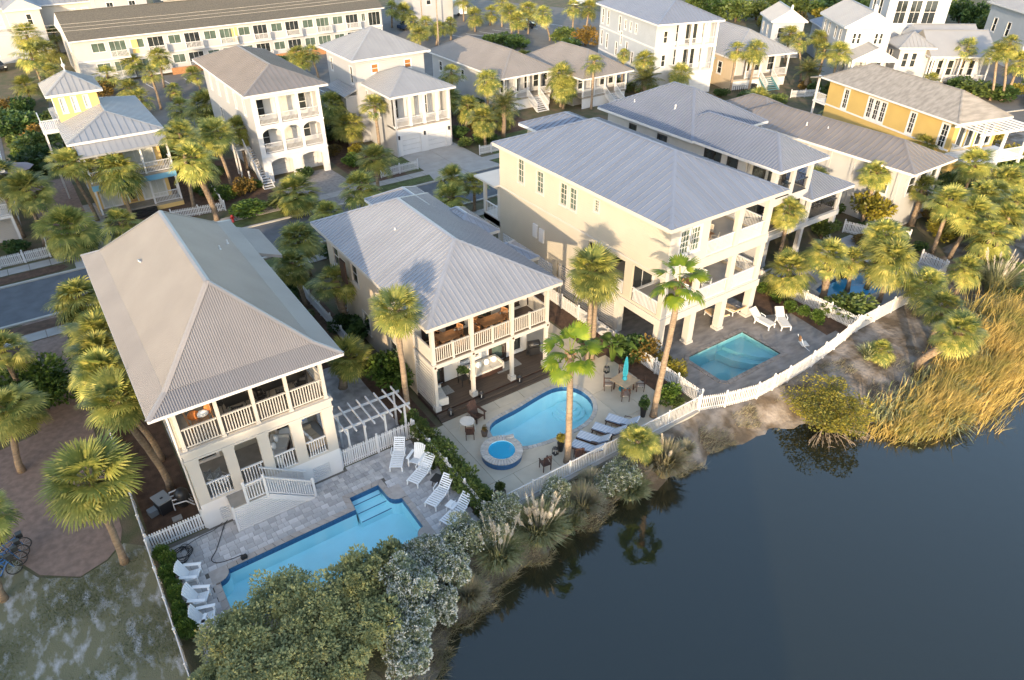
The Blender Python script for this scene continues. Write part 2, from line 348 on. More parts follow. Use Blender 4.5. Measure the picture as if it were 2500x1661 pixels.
POOL_HOLES = [(0.2, 9.9, 21.2, 25.9), (14.3, 23.1, 22.5, 27.2), (30.4, 36.5, 21.2, 24.9), (44.6, 52.6, 21.9, 25.8)]
def lin(a, b, st):
    n = max(1, int(round((b - a) / st))); return [a + (b - a) * i / n for i in range(n)]
xs = lin(-600, -60, 60) + lin(-60, -12, 4) + lin(-12, 60, 0.6) + lin(60, 120, 4) + lin(120, 700, 60) + [700]
ys = lin(-600, -70, 60) + lin(-70, 2, 4) + lin(2, 24, 0.4) + lin(24, 30, 1.5) + lin(30, 180, 10) + lin(180, 800, 60) + [800]
for a, b, c, d in POOL_HOLES: xs += [a, b]; ys += [c, d]
xs = sorted(set(round(v, 3) for v in xs)); ys = sorted(set(round(v, 3) for v in ys))
mb = MB(); idx = {}
for j, y in enumerate(ys):
    for i, x in enumerate(xs):
        idx[i, j] = len(mb.v); mb.v.append((x, y, ground_z(x, y)))
for j in range(len(ys) - 1):
    for i in range(len(xs) - 1):
        cx_, cy_ = (xs[i] + xs[i + 1]) / 2, (ys[j] + ys[j + 1]) / 2
        if any(a < cx_ < b and c < cy_ < d for a, b, c, d in POOL_HOLES): continue
        mb.f.append((idx[i, j], idx[i + 1, j], idx[i + 1, j + 1], idx[i, j + 1]))
        near = cy_ < interp([(-100, 5), (-2, 12), (12, 19.9), (28, 20.3), (43, 20.2), (56, 22), (70, 26), (100, 26)], cx_)
        mb.mi.append(1 if near else 0)
me = mb.mesh('ground', [M['ground'], M['bank']], True)
put('ground', me, kind='structure')

# pond: dark olive body, mirror-like surface with faint ripples
def pond_mat():
    m, n, l, b = _nodes('pond_water')
    b.inputs['Base Color'].default_value = (0.015, 0.017, 0.011, 1); b.inputs['Roughness'].default_value = 0.035; b.inputs['IOR'].default_value = 1.75
    tc = n.new('ShaderNodeTexCoord'); tx = n.new('ShaderNodeTexNoise'); tx.inputs['Scale'].default_value = 1.5; tx.inputs['Detail'].default_value = 4
    l.new(tc.outputs['Object'], tx.inputs['Vector']); bp = n.new('ShaderNodeBump'); bp.inputs['Distance'].default_value = 0.006
    l.new(tx.outputs[0], bp.inputs['Height']); l.new(bp.outputs[0], b.inputs['Normal'])
    return m
mb = MB(); mb.sheet([(-200, -70), (320, -70), (320, 19.6), (-200, 19.6)], -1.0)
structure('pond', mb, pond_mat())

def sheet(name, poly, m, z=0.004, **kw):
    mb = MB(); mb.sheet(poly, z); return structure(name, mb, m, **kw)
def rect(x0, x1, y0, y1): return [(x0, y0), (x1, y0), (x1, y1), (x0, y1)]
# street between the two house rows, bending away on the right
def ribbon(a, b, mb, z, zb=None):
    for (p, q), (r, s_) in zip(zip(a, b), zip(a[1:], b[1:])):
        mb.quad((*p, z), (*r, z), (*s_, z), (*q, z))
def offset_line(pts, d):
    out = []
    for i, p in enumerate(pts):
        a, b = Vector(pts[max(i - 1, 0)]), Vector(pts[min(i + 1, len(pts) - 1)])
        t = (b - a).normalized(); n = Vector((-t.y, t.x)); out.append((p[0] + n.x * d, p[1] + n.y * d))
    return out
CL = [(-90, 57.7), (-20, 57.7), (0, 57.7), (20, 57.7), (45, 57.7), (56, 56.8), (66, 54.6), (78, 51.0), (92, 46.5), (112, 41), (140, 36), (200, 30)]
mb = MB(); ribbon(offset_line(CL, -3.2), offset_line(CL, 3.2), mb, 0.006); structure('street', mb, M['asphalt'])
for nm, d0, d1 in (('kerb', 3.2, 3.45), ('kerb', -3.45, -3.2)):
    mb = MB(); a = offset_line(CL, d0); b = offset_line(CL, d1)
    for i in range(len(a) - 1):
        p, r, s_, q = a[i], a[i + 1], b[i + 1], b[i]
        mb.add([(*p, 0), (*r, 0), (*s_, 0), (*q, 0), (*p, 0.11), (*r, 0.11), (*s_, 0.11), (*q, 0.11)], [(4, 5, 6, 7), (0, 1, 5, 4), (1, 2, 6, 5), (2, 3, 7, 6), (3, 0, 4, 7)])
    structure(nm, mb, M['kerb'])
# pavement slabs on both sides: near ones as separate slabs
def slabs(name, pts, width, step, m, z, th=0.03, gap=0.02):
    root = put(name, None, kind='structure')
    L = [0]
    for p, q in zip(pts, pts[1:]): L.append(L[-1] + (Vector(q) - Vector(p)).length)
    def at(s_):
        for i in range(len(pts) - 1):
            if s_ <= L[i + 1] + 1e-6:
                t = (s_ - L[i]) / (L[i + 1] - L[i]); return Vector(pts[i]).lerp(Vector(pts[i + 1]), t), (Vector(pts[i + 1]) - Vector(pts[i])).normalized()
        return Vector(pts[-1]), (Vector(pts[-1]) - Vector(pts[-2])).normalized()
    me = None; s_ = 0
    mbs = MB(); mbs.box(-step / 2 + gap, step / 2 - gap, -width / 2, width / 2, 0, th); me = mbs.mesh('paving_slab', m)
    while s_ + step <= L[-1]:
        p, d = at(s_ + step / 2)
        put('paving_slab', me, root, (p.x, p.y, z), atan2(d.y, d.x)); s_ += step
    return root
slabs('pavement', [(-20, 63.7), (45, 63.7)], 1.2, 1.5, M['concrete'], 0.02)
slabs('pavement', [(-20, 51.9), (56, 51.9)], 1.1, 1.5, M['concrete'], 0.02)
# verges
sheet('verge', rect(9.5, 21.3, 61.5, 63.05), M['grass'], 0.03)
sheet('verge', rect(25.4, 33.0, 61.5, 63.05), M['grass'], 0.03)
sheet('verge', rect(40.6, 50, 61.5, 63.05), M['grass'], 0.03)
sheet('verge', rect(42.0, 52, 64.4, 69.5), M['grass'], 0.012)
sheet('verge', [(31.6, 65.0), (33.6, 65.0), (33.2, 69.5), (31.2, 69.5)], M['grass'], 0.012)
sheet('mulch_island', [(-9, 61.6), (-1.6, 61.6), (-0.9, 62.0), (-1.2, 62.7), (-2.2, 62.9), (-9, 62.95)], M['mulch'], 0.03)
sheet('mulch_island', [(-14, 53.95), (-1.4, 53.95), (-1.6, 52.6), (-14, 52.6)], M['mulch'], 0.03)
sheet('verge', rect(9.5, 27, 52.6, 53.95), M['grass'], 0.02)
sheet('verge', rect(9.5, 14, 47.5, 51.2), M['grass'], 0.012)
# driveways and paths
sheet('brick_driveway', [(-5.1, 51.3), (-2.35, 51.3), (-2.5, 30.2), (-2.7, 29.3), (-3.4, 28.6), (-4.6, 28.25), (-6.1, 29.4), (-7.3, 31.7), (-12, 31.0), (-12, 39), (-5.1, 40.5)], M['brick_drive'], 0.008)
sheet('brick_path', rect(-4.8, -2.5, 51.4, 54.2), M['brick_drive'], 0.016)
sheet('concrete_driveway', rect(-0.4, 3.2, 61.3, 75), M['concrete'], 0.012)
sheet('brick_driveway', rect(-1.9, 1.9, 66.5, 84), M['brick_drive'], 0.016)
sheet('paver_driveway', [(20.9, 61.2), (26.2, 61.2), (25.4, 66), (25.0, 71), (18.6, 71), (19.0, 66)], M['paver_drive'], 0.024)
root = put('concrete_driveway', None, kind='structure')
for i in range(2):
    for j in range(4):
        mb = MB(); xa, xb = (33.0 + 3.6 * i, 36.55 + 3.6 * i); y0 = 61.3 + j * 2.35
        sp = 0.5 * max(0, 1 - j)
        mb.prism([(xa - (sp if i == 0 else 0), y0), (xb + (sp if i == 1 else 0), y0), (xb, y0 + 2.32), (xa, y0 + 2.32)], 0.0, 0.045)
        mb.build('concrete_slab', M['concrete'], root)
sheet('car_park', [(8, 92), (46, 92), (58, 100), (52, 123), (4, 123), (2, 100)], M['asphalt_far'], 0.006)
sheet('car_park', [(52, 98), (92, 94), (112, 122), (96, 160), (62, 160), (60, 120)], M['asphalt_far'], 0.005)
sheet('side_street', [(-60, 80), (-3.2, 92), (-2, 150), (-14, 150), (-14, 104), (-60, 96)], M['asphalt'], 0.005)
sheet('side_street', [(84, 40), (100, 34), (150, 42), (150, 60), (104, 48)], M['asphalt_far'], 0.007)
sheet('sand_verge', [(74, 18), (120, 14), (120, 33), (92, 36), (78, 30)], M['bank'], 0.009)
# painted bays in the car park
root = put('bay_markings', None, kind='structure')
mb = MB(); mb.box(-0.06, 0.06, -2.4, 2.4, 0, 0.004); me = mb.mesh('bay_line', M['white'])
for i in range(9): put('bay_line', me, root, (14 + 2.7 * i, 117, 0.012), 0.12)
for i in range(8): put('bay_line', me, root, (20 + 2.7 * i, 101, 0.012), 0.12)
for i in range(8): put('bay_line', me, root, (72 + 3.0 * i, 121, 0.012), 0.35)
# beds
sheet('mulch_bed', rect(-1.5, 0.9, 28.0, 48.5), M['mulch'], 0.006)
sheet('mulch_bed', rect(8.2, 13.9, 28.1, 50.5), M['mulch'], 0.006)
sheet('mulch_bed', rect(26.2, 28.9, 22.0, 50.0), M['mulch'], 0.006)
sheet('mulch_bed', rect(39.4, 43.4, 20.6, 48.0), M['mulch'], 0.006)
sheet('mulch_bed', rect(4, 18, 66.2, 80), M['mulch'], 0.005)
sheet('mulch_bed', rect(26, 31, 64.4, 80), M['mulch'], 0.005)
sheet('mulch_bed', rect(41, 52, 69.5, 82), M['mulch'], 0.006)
sheet('mulch_bed', rect(-14, -5.2, 40.8, 51.2), M['mulch'], 0.006)
sheet('paved_side_yard', rect(8.4, 12.2, 28.2, 37.0), M['paver_rest'], 0.014)
sheet('side_path', rect(22.8, 26.0, 27.9, 45.0), M['deck_tan'], 0.014)
# patchy lawn on the sand beside the brick drive
lawn_poly = [(-30, 12), (-6, 6), (1.6, 12.5), (4.6, 16.0), (3.6, 19.2), (-1.75, 20.2), (-1.75, 28.4), (-2.6, 29.2), (-3.4, 28.5), (-4.6, 28.15), (-6.2, 29.3), (-7.4, 31.6), (-12, 30.9), (-30, 30)]
sheet('sandy_lawn', lawn_poly, M['lawn'], 0.004)
# ------------------------------------------------------------------ pools and their decks
def arc(cx, cy, r, a0, a1, n=7): return [(cx + r * cos(radians(a0 + (a1 - a0) * i / n)), cy + r * sin(radians(a0 + (a1 - a0) * i / n))) for i in range(n + 1)]
def inside(p, poly):
    c = False; n = len(poly)
    for i in range(n):
        (x0, y0), (x1, y1) = poly[i], poly[(i + 1) % n]
        if (y0 > p[1]) != (y1 > p[1]) and p[0] < (x1 - x0) * (p[1] - y0) / (y1 - y0) + x0: c = not c
    return c
def grow(poly, d):
    """offset a closed ccw polygon outward"""
    out = []; n = len(poly)
    for i in range(n):
        a, p, b = Vector(poly[i - 1]), Vector(poly[i]), Vector(poly[(i + 1) % n])
        t1, t2 = (p - a).normalized(), (b - p).normalized()
        n1, n2 = Vector((t1.y, -t1.x)), Vector((t2.y, -t2.x))
        m = (n1 + n2)
        m = m.normalized() if m.length > 1e-4 else n1
        k = d / max(0.5, m.dot(n1)); out.append((p.x + m.x * k, p.y + m.y * k))
    return out
def ring(mb, inner, outer, z0, z1):
    n = len(inner)
    for i in range(n):
        a, b, c, d = inner[i], inner[(i + 1) % n], outer[(i + 1) % n], outer[i]
        mb.quad((*a, z1), (*d, z1), (*c, z1), (*b, z1)); mb.quad((*a, z0), (*a, z1), (*b, z1), (*b, z0)); mb.quad((*d, z1), (*d, z0), (*c, z0), (*c, z1))
def pool(name, label, poly, depth, shell, tint, coping_m, cw=0.3, tile=True, zt=0.03, water=-0.12, piece=0.45, apron=None, apron_m=None, skip_short=0):
    """poly ccw; shell walls and floor, waterline tile band, separate coping stones, water sheet"""
    t = thing(name, label, 'pool', (poly[0][0], poly[0][1], 0)); ox, oy = poly[0]
    P = [(x - ox, y - oy) for x, y in poly]; n = len(P)
    mb = MB(); mb.add([(x, y, -depth) for x, y in P], [tuple(range(n))])
    for i in range(n): a, b = P[i], P[(i + 1) % n]; mb.quad((*b, -depth), (*a, -depth), (*a, zt), (*b, zt))
    mb.build('shell', shell, t)
    if tile:
        I = grow(P, -0.012); mb = MB()
        for i in range(n): a, b = I[i], I[(i + 1) % n]; mb.quad((*b, -0.3), (*a, -0.3), (*a, zt), (*b, zt))
        mb.build('tile_band', M['tile_blue'], t)
    # coping stones
    O = grow(P, cw)
    if apron:
        mb = MB(); A = [(x - ox, y - oy) for x, y in apron]; ring(mb, O, A, -0.3, zt - 0.01); mb.build('apron', apron_m, t)
    for i in range(n):
        a, b, c, d = Vector(P[i]), Vector(P[(i + 1) % n]), Vector(O[(i + 1) % n]), Vector(O[i])
        if (b - a).length < skip_short: continue
        k = max(1, int((b - a).length / piece + 0.5))
        for j in range(k):
            g = 0.012 / max((b - a).length, 0.05)
            t0, t1 = j / k + g, (j + 1) / k - g
            if t1 <= t0: t0, t1 = j / k, (j + 1) / k
            q = [a.lerp(b, t0), d.lerp(c, t0), d.lerp(c, t1), a.lerp(b, t1)]
            mb = MB(); mb.prism([(v.x, v.y) for v in q], -0.06, zt + 0.012); mb.build('coping_stone', coping_m, t)
    mb = MB(); mb.add([(x, y, water) for x, y in grow(P, 0.004)], [tuple(range(n))])
    mb.build('water', poolwater(name + '_water', tint), t)
    return t, ox, oy
# --- pool of the tan-roofed house: long, with scooped corners and a step alcove
PA = ([(1.15, 21.4)] + arc(9.7, 21.4, 0.5, 180, 90)[0:] + [(9.7, 22.2), (9.7, 24.15)] + arc(9.7, 24.75, 0.55, 270, 180, 5) + [(9.1, 25.7), (7.5, 25.7), (7.42, 24.8), (1.1, 24.8)]
      + arc(0.6, 24.8, 0.5, 0, -90, 6) + [(0.58, 24.2), (0.58, 21.9)] + arc(0.6, 21.4, 0.5, 90, 0, 6)[:-1])
tA, ox, oy = pool('swimming_pool', 'long pale blue pool with scooped corners on the grey paver terrace', PA, 1.1, M['pool_shell'], (0.80, 0.96, 1.0), M['coping'], 0.32, skip_short=0.2)
mb = MB()
for k in range(3): mb.box(7.55 - ox, 9.05 - ox + 0.12 * k, 25.35 - 0.42 * k - oy, 25.68 - oy, -1.09, -0.28 - 0.22 * k)
mb.build('entry_steps', M['pool_shell'], tA)
mb = MB()
for k in range(3): mb.box(7.56 - ox, 9.04 - ox + 0.12 * k, 25.34 - 0.42 * k - oy, 25.375 - 0.42 * k - oy, -0.3 - 0.22 * k, -0.27 - 0.22 * k)
mb.build('step_edge_tiles', M['tile_blue'], tA)
for cx_, cy_, r_, a0, a1, qx, qy in ((9.7, 21.4, .5, 90, 180, 10.02, 21.08), (9.7, 24.75, .55, 180, 270, 10.02, 25.2), (0.6, 24.8, .5, 270, 360, .27, 25.12), (0.6, 21.4, .5, 0, 90, .27, 21.08)):
    a_ = arc(cx_, cy_, r_, a0, a1, 8); first, last = a_[0], a_[-1]
    e0 = (qx, first[1]) if abs(first[0] - cx_) < .01 else (first[0], qy); e1 = (qx, last[1]) if abs(last[0] - cx_) < .01 else (last[0], qy)
    mb = MB(); mb.prism([(x - ox, y - oy) for x, y in a_ + [e1, (qx, qy), e0]], -0.06, 0.036); mb.build('corner_slab', M['coping'], tA)
# terrace of pavers
PAo = grow(PA, 0.33)
deckA = put('paver_terrace', None, kind='structure')
DA = [(-1.0, 20.3), (12.2, 20.5), (12.2, 27.85), (8.05, 27.85), (8.05, 27.7), (0.95, 27.7), (-0.9, 27.7), (-1.15, 24)]
mb = MB(); ring_o = None
mb.sheet([(-1.1, 20.2), (0.2, 20.2), (0.2, 27.85), (-1.1, 27.85)], -0.004); mb.sheet([(9.9, 20.4), (12.2, 20.4), (12.2, 27.85), (9.9, 27.85)], -0.004)
mb.sheet([(0.2, 25.9), (9.9, 25.9), (9.9, 27.85), (0.2, 27.85)], -0.004); mb.sheet([(0.2, 20.2), (9.9, 20.4), (9.9, 21.2), (0.2, 21.2)], -0.004)
for r in ((0.2, 7.15, 25.08, 25.9), (9.42, 9.9, 24.9, 25.9), (9.98, 9.9, 21.2, 25.9), (0.2, 0.3, 21.2, 25.1)):
    if r[1] > r[0]: mb.sheet(rect(*r), -0.005)
mb.build('joint_bed', mat('paver_joint', (0.13, 0.115, 0.10), 0.95), deckA)
cand = []
prnd = random.Random(3)
y = 18.9
row = 0
sizes = [(0.46, 0.31), (0.31, 0.31), (0.23, 0.31), (0.38, 0.31)]
while y < 27.7:
    x = -1.1 + prnd.random() * 0.3
    while x < 12.1:
        wd = prnd.choice([0.46, 0.31, 0.23, 0.38]); c = (x + wd / 2, y + 0.155)
        q = [(x + .02, y + .02), (x + wd - .02, y + .02), (x + wd - .02, y + .29), (x + .02, y + .29)]
        if inside(c, DA) and not (.3 < c[0] < 9.98 and 21.1 < c[1] < 25.1) and not (7.2 < c[0] < 9.4 and 25 < c[1] < 26.0):
            cand.append((x, y, wd))
        x += wd
    y += 0.31
def pav_rank(c):
    dx, dy = c[0], c[1]; hid = 3.5 if (c[1] < 21.3 and 0.8 < c[0]) else 0
    return hypot(dx - 2, dy - 8) + hid * 4
cand.sort(key=pav_rank)
meshes = {}
for wd in (0.46, 0.31, 0.23, 0.38):
    mb = MB(); mb.prism([(0.006, 0.006), (wd - 0.006, 0.006), (wd - 0.006, 0.304), (0.006, 0.304)], -0.02, 0.03); meshes[wd] = mb.mesh('paver', M['paver'])
for x, y, wd in cand[:300]: put('paver', meshes[wd], deckA, (x, y, prnd.uniform(-0.003, 0.003)))
rest = [MB(), MB(), MB()]
for x, y, wd in cand[300:]:
    rest[prnd.randrange(3)].prism([(x + .006, y + .006), (x + wd - .006, y + .006), (x + wd - .006, y + .304), (x + .006, y + .304)], -0.02, 0.03 + prnd.uniform(-0.003, 0.003))
for k, c in enumerate(((0.53, 0.505, 0.49), (0.46, 0.445, 0.44), (0.37, 0.36, 0.36))):
    rest[k].build('paver_field', mat('paver_field_%d' % k, c, 0.85, 0.25, 3, bump=0.003, bscale=30), deckA, kind='stuff')
# --- kidney pool with raised spa and slab deck
KP = [(16.05, 25.3), (16.3, 24.5), (17.0, 23.75), (18.0, 23.45), (19.4, 23.3), (20.8, 23.3), (21.8, 23.6), (22.5, 24.2), (22.9, 25.0), (22.85, 26.0), (22.4, 26.7), (21.7, 27.0), (20.9, 27.0),
      (19.8, 26.85), (18.6, 26.65), (17.6, 26.6), (16.8, 26.5), (16.25, 26.1)]
def smooth(poly, it=2):
    for _ in range(it):
        o = []
        for i in range(len(poly)):
            a, b = poly[i], poly[(i + 1) % len(poly)]
            o += [(a[0] * .75 + b[0] * .25, a[1] * .75 + b[1] * .25), (a[0] * .25 + b[0] * .75, a[1] * .25 + b[1] * .75)]
        poly = o
    return poly
KP = smooth(KP, 1)
cx0, cx1, cy0, cy1 = POOL_HOLES[1]
def box_hit(poly, c):
    """project each vertex out to the hole rectangle seen from c"""
    o = []
    for x, y in poly:
        dx, dy = x - c[0], y - c[1]
        k = min(((cx1 - c[0]) / dx if dx > 0 else (cx0 - c[0]) / dx) if dx else 9e9, ((cy1 - c[1]) / dy if dy > 0 else (cy0 - c[1]) / dy) if dy else 9e9)
        o.append((c[0] + dx * k * 1.35, c[1] + dy * k * 1.35))
    return o
tB, ox, oy = pool('swimming_pool', 'kidney shaped blue pool with a palm trunk rising in front of it', KP, 1.4, M['pool_shell'], (0.58, 0.87, 0.93), M['coping_pale'], 0.26, piece=0.3)
mb = MB()
for k in range(3): mb.lathe([(1.0 - 0.25 * k, -1.39), (1.0 - 0.25 * k, -1.2 + 0.2 * k)], (22.0 - ox, 25.9 - oy, 0), 28)
mb.build('round_steps', M['pool_shell'], tB)
spa = thing('spa', 'raised round spa with blue tile wall at the end of the kidney pool', 'spa', (15.65, 23.85, 0))
mb = MB(); mb.lathe([(1.12, -0.2), (1.12, 0.40)], n=40); mb.build('tiled_wall', M['tile_blue'], spa)
for i in range(40):
    a0, a1 = 2 * pi * i / 40 + .012, 2 * pi * (i + 1) / 40 - .012
    mb = MB(); mb.prism([(0.74 * cos(a0), 0.74 * sin(a0)), (1.17 * cos(a0), 1.17 * sin(a0)), (1.17 * cos(a1), 1.17 * sin(a1)), (0.74 * cos(a1), 0.74 * sin(a1))], 0.405, 0.47); mb.build('coping_stone', M['coping_pale'], spa)
mb = MB(); mb.lathe([(0.735, 0.402), (0.735, 0.47)], n=32); mb.lathe([(0.42, 0.404), (0.42, 0.4045)], n=8); mb.f = mb.f[:32]; mb.mi = mb.mi[:32]; mb.build('inner_wall', M['pool_shell'], spa)
mb = MB(); mb.lathe([(0.74, 0.403), (0.74, 0.4035)], n=32); mb.build('bench', M['pool_shell'], spa)
mb = MB(); mb.lathe([(0.74, 0.432), (0.74, 0.433)], n=32); mb.build('water', poolwater('spa_water', (0.5, 0.8, 0.9)), spa)
mb = MB(); mb.box(0.55, 0.95, 0.75, 0.95, 0.05, 0.55); mb.build('spillway', M['coping_pale'], spa, rot=-0.3)
# slabs of the tan deck, cut round the pool by quads that stop at the coping
deckB = put('pool_deck', None, kind='structure')
KO = grow(KP, 0.27)
mb = MB()
def fan_deck(mb, outer_rect, hole, z):
    """flat ring between a rectangle and a closed ccw curve"""
    x0, x1, y0, y1 = outer_rect; c = (sum(p[0] for p in hole) / len(hole), sum(p[1] for p in hole) / len(hole))
    def proj(p):
        dx, dy = p[0] - c[0], p[1] - c[1]; k = 9e9
        if dx > 1e-9: k = min(k, (x1 - c[0]) / dx)
        if dx < -1e-9: k = min(k, (x0 - c[0]) / dx)
        if dy > 1e-9: k = min(k, (y1 - c[1]) / dy)
        if dy < -1e-9: k = min(k, (y0 - c[1]) / dy)
        return (c[0] + dx * k, c[1] + dy * k)
    hs = sorted(hole, key=lambda p: atan2(p[1] - c[1], p[0] - c[0]))
    corners = [(x0, y0), (x1, y0), (x1, y1), (x0, y1)]
    n = len(hs)
    for i in range(n):
        a, b = hs[i], hs[(i + 1) % n]; pa, pb = proj(a), proj(b)
        aa = atan2(a[1] - c[1], a[0] - c[0]); ab = atan2(b[1] - c[1], b[0] - c[0])
        mid = [q for q in corners if 0 < (atan2(q[1] - c[1], q[0] - c[0]) - aa) % (2 * pi) < (ab - aa) % (2 * pi)]
        mid.sort(key=lambda q: (atan2(q[1] - c[1], q[0] - c[0]) - aa) % (2 * pi))
        mb.add([(*a, z), (*pa, z)] + [(*q, z) for q in mid] + [(*pb, z), (*b, z)], [tuple(range(4 + len(mid)))])
fan_deck(mb, (14.3, 23.2, 22.4, 27.3), KO, 0.018)
mb.build('pool_surround', M['deck_tan'], deckB)
def deck_slabs(x0, x1, y0, y1, nx, ny, m, root, z=0.018):
    for i in range(nx):
        for j in range(ny):
            a, b = x0 + (x1 - x0) * i / nx, x0 + (x1 - x0) * (i + 1) / nx; c, d = y0 + (y1 - y0) * j / ny, y0 + (y1 - y0) * (j + 1) / ny
            mb = MB(); mb.box(a + .012, b - .012, c + .012, d - .012, -0.03, z); mb.build('deck_slab', m, root)
deck_slabs(13.0, 27.4, 20.62, 22.4, 6, 1, M['deck_tan'], deckB)
deck_slabs(23.2, 26.6, 22.4, 27.9, 2, 2, M['deck_tan'], deckB)
deck_slabs(13.2, 14.3, 22.4, 27.9, 1, 2, M['deck_tan'], deckB)
deck_slabs(14.3, 23.2, 27.3, 28.1, 5, 1, M['deck_tan'], deckB)
# --- rectangular teal pool on stamped concrete
CP = [(31.0, 21.4), (36.2, 21.4), (36.2, 24.6), (31.0, 24.6), (30.7, 24.3), (30.7, 21.7)]
tC, ox, oy = pool('swimming_pool', 'rectangular teal pool with a corner sun shelf on stamped concrete', CP, 1.3, M['pool_shell_teal'], (0.58, 0.84, 0.86), mat('stamped_coping', (0.24, 0.22, 0.205), 0.8, 0.35, 3, objrand=0.08), 0.3, tile=False)
mb = MB(); mb.prism([(36.18 - ox, 21.42 - oy), (36.18 - ox, 24.58 - oy), (34.3 - ox, 24.58 - oy), (34.5 - ox, 23.6 - oy), (35.1 - ox, 22.5 - oy)], -1.25, -0.42); mb.build('sun_shelf', M['pool_shell_teal'], tC)
mb = MB(); mb.prism([(34.3 - ox, 24.57 - oy), (33.6 - ox, 24.57 - oy), (33.9 - ox, 23.3 - oy), (34.7 - ox, 22.2 - oy), (36.17 - ox, 21.43 - oy), (35.1 - ox, 22.49 - oy), (34.5 - ox, 23.6 - oy)], -1.25, -0.72); mb.build('shelf_step', M['pool_shell_teal'], tC)
deckC = put('pool_deck', None, kind='structure')
mb = MB(); fan_deck(mb, (30.2, 36.7, 21.0, 25.1), grow(CP, 0.31), 0.016); mb.build('pool_surround', M['stamped'], deckC)
mb = MB()
mb.sheet([(28.7, 20.2), (41.6, 20.0), (41.6, 21.0), (28.7, 21.0)], 0.016); mb.sheet([(28.7, 21.0), (30.2, 21.0), (30.2, 25.1), (28.7, 25.1)], 0.016)
mb.sheet([(36.7, 21.0), (40.6, 21.0), (41.0, 24.2), (39.2, 25.1), (36.7, 25.1)], 0.016)
mb.sheet([(28.7, 25.1), (39.2, 25.1), (39.2, 33.5), (28.7, 33.5)], 0.016)
mb.build('stamped_field', M['stamped'], deckC)
# --- deep blue pool among the palms
DP = smooth([(45.0, 24.6), (46.0, 23.2), (48.8, 22.3), (51.4, 22.5), (52.2, 23.6), (51.8, 25.2), (48.8, 25.5), (45.4, 25.5)], 1)
tD, ox, oy = pool('swimming_pool', 'deep blue pool glimpsed between palm trunks behind the white walls', DP, 1.4, M['pool_shell_dark'], (0.35, 0.72, 0.92), M['coping_pale'], 0.28)
deckD = put('pool_deck', None, kind='structure')
mb = MB(); fan_deck(mb, (43.6, 56.0, 20.8, 29.5), grow(DP, 0.29), 0.014); mb.build('pool_surround', mat('pale_lilac_concrete', (0.36, 0.345, 0.34), 0.85, 0.2, 1.2, detail=7), deckD)
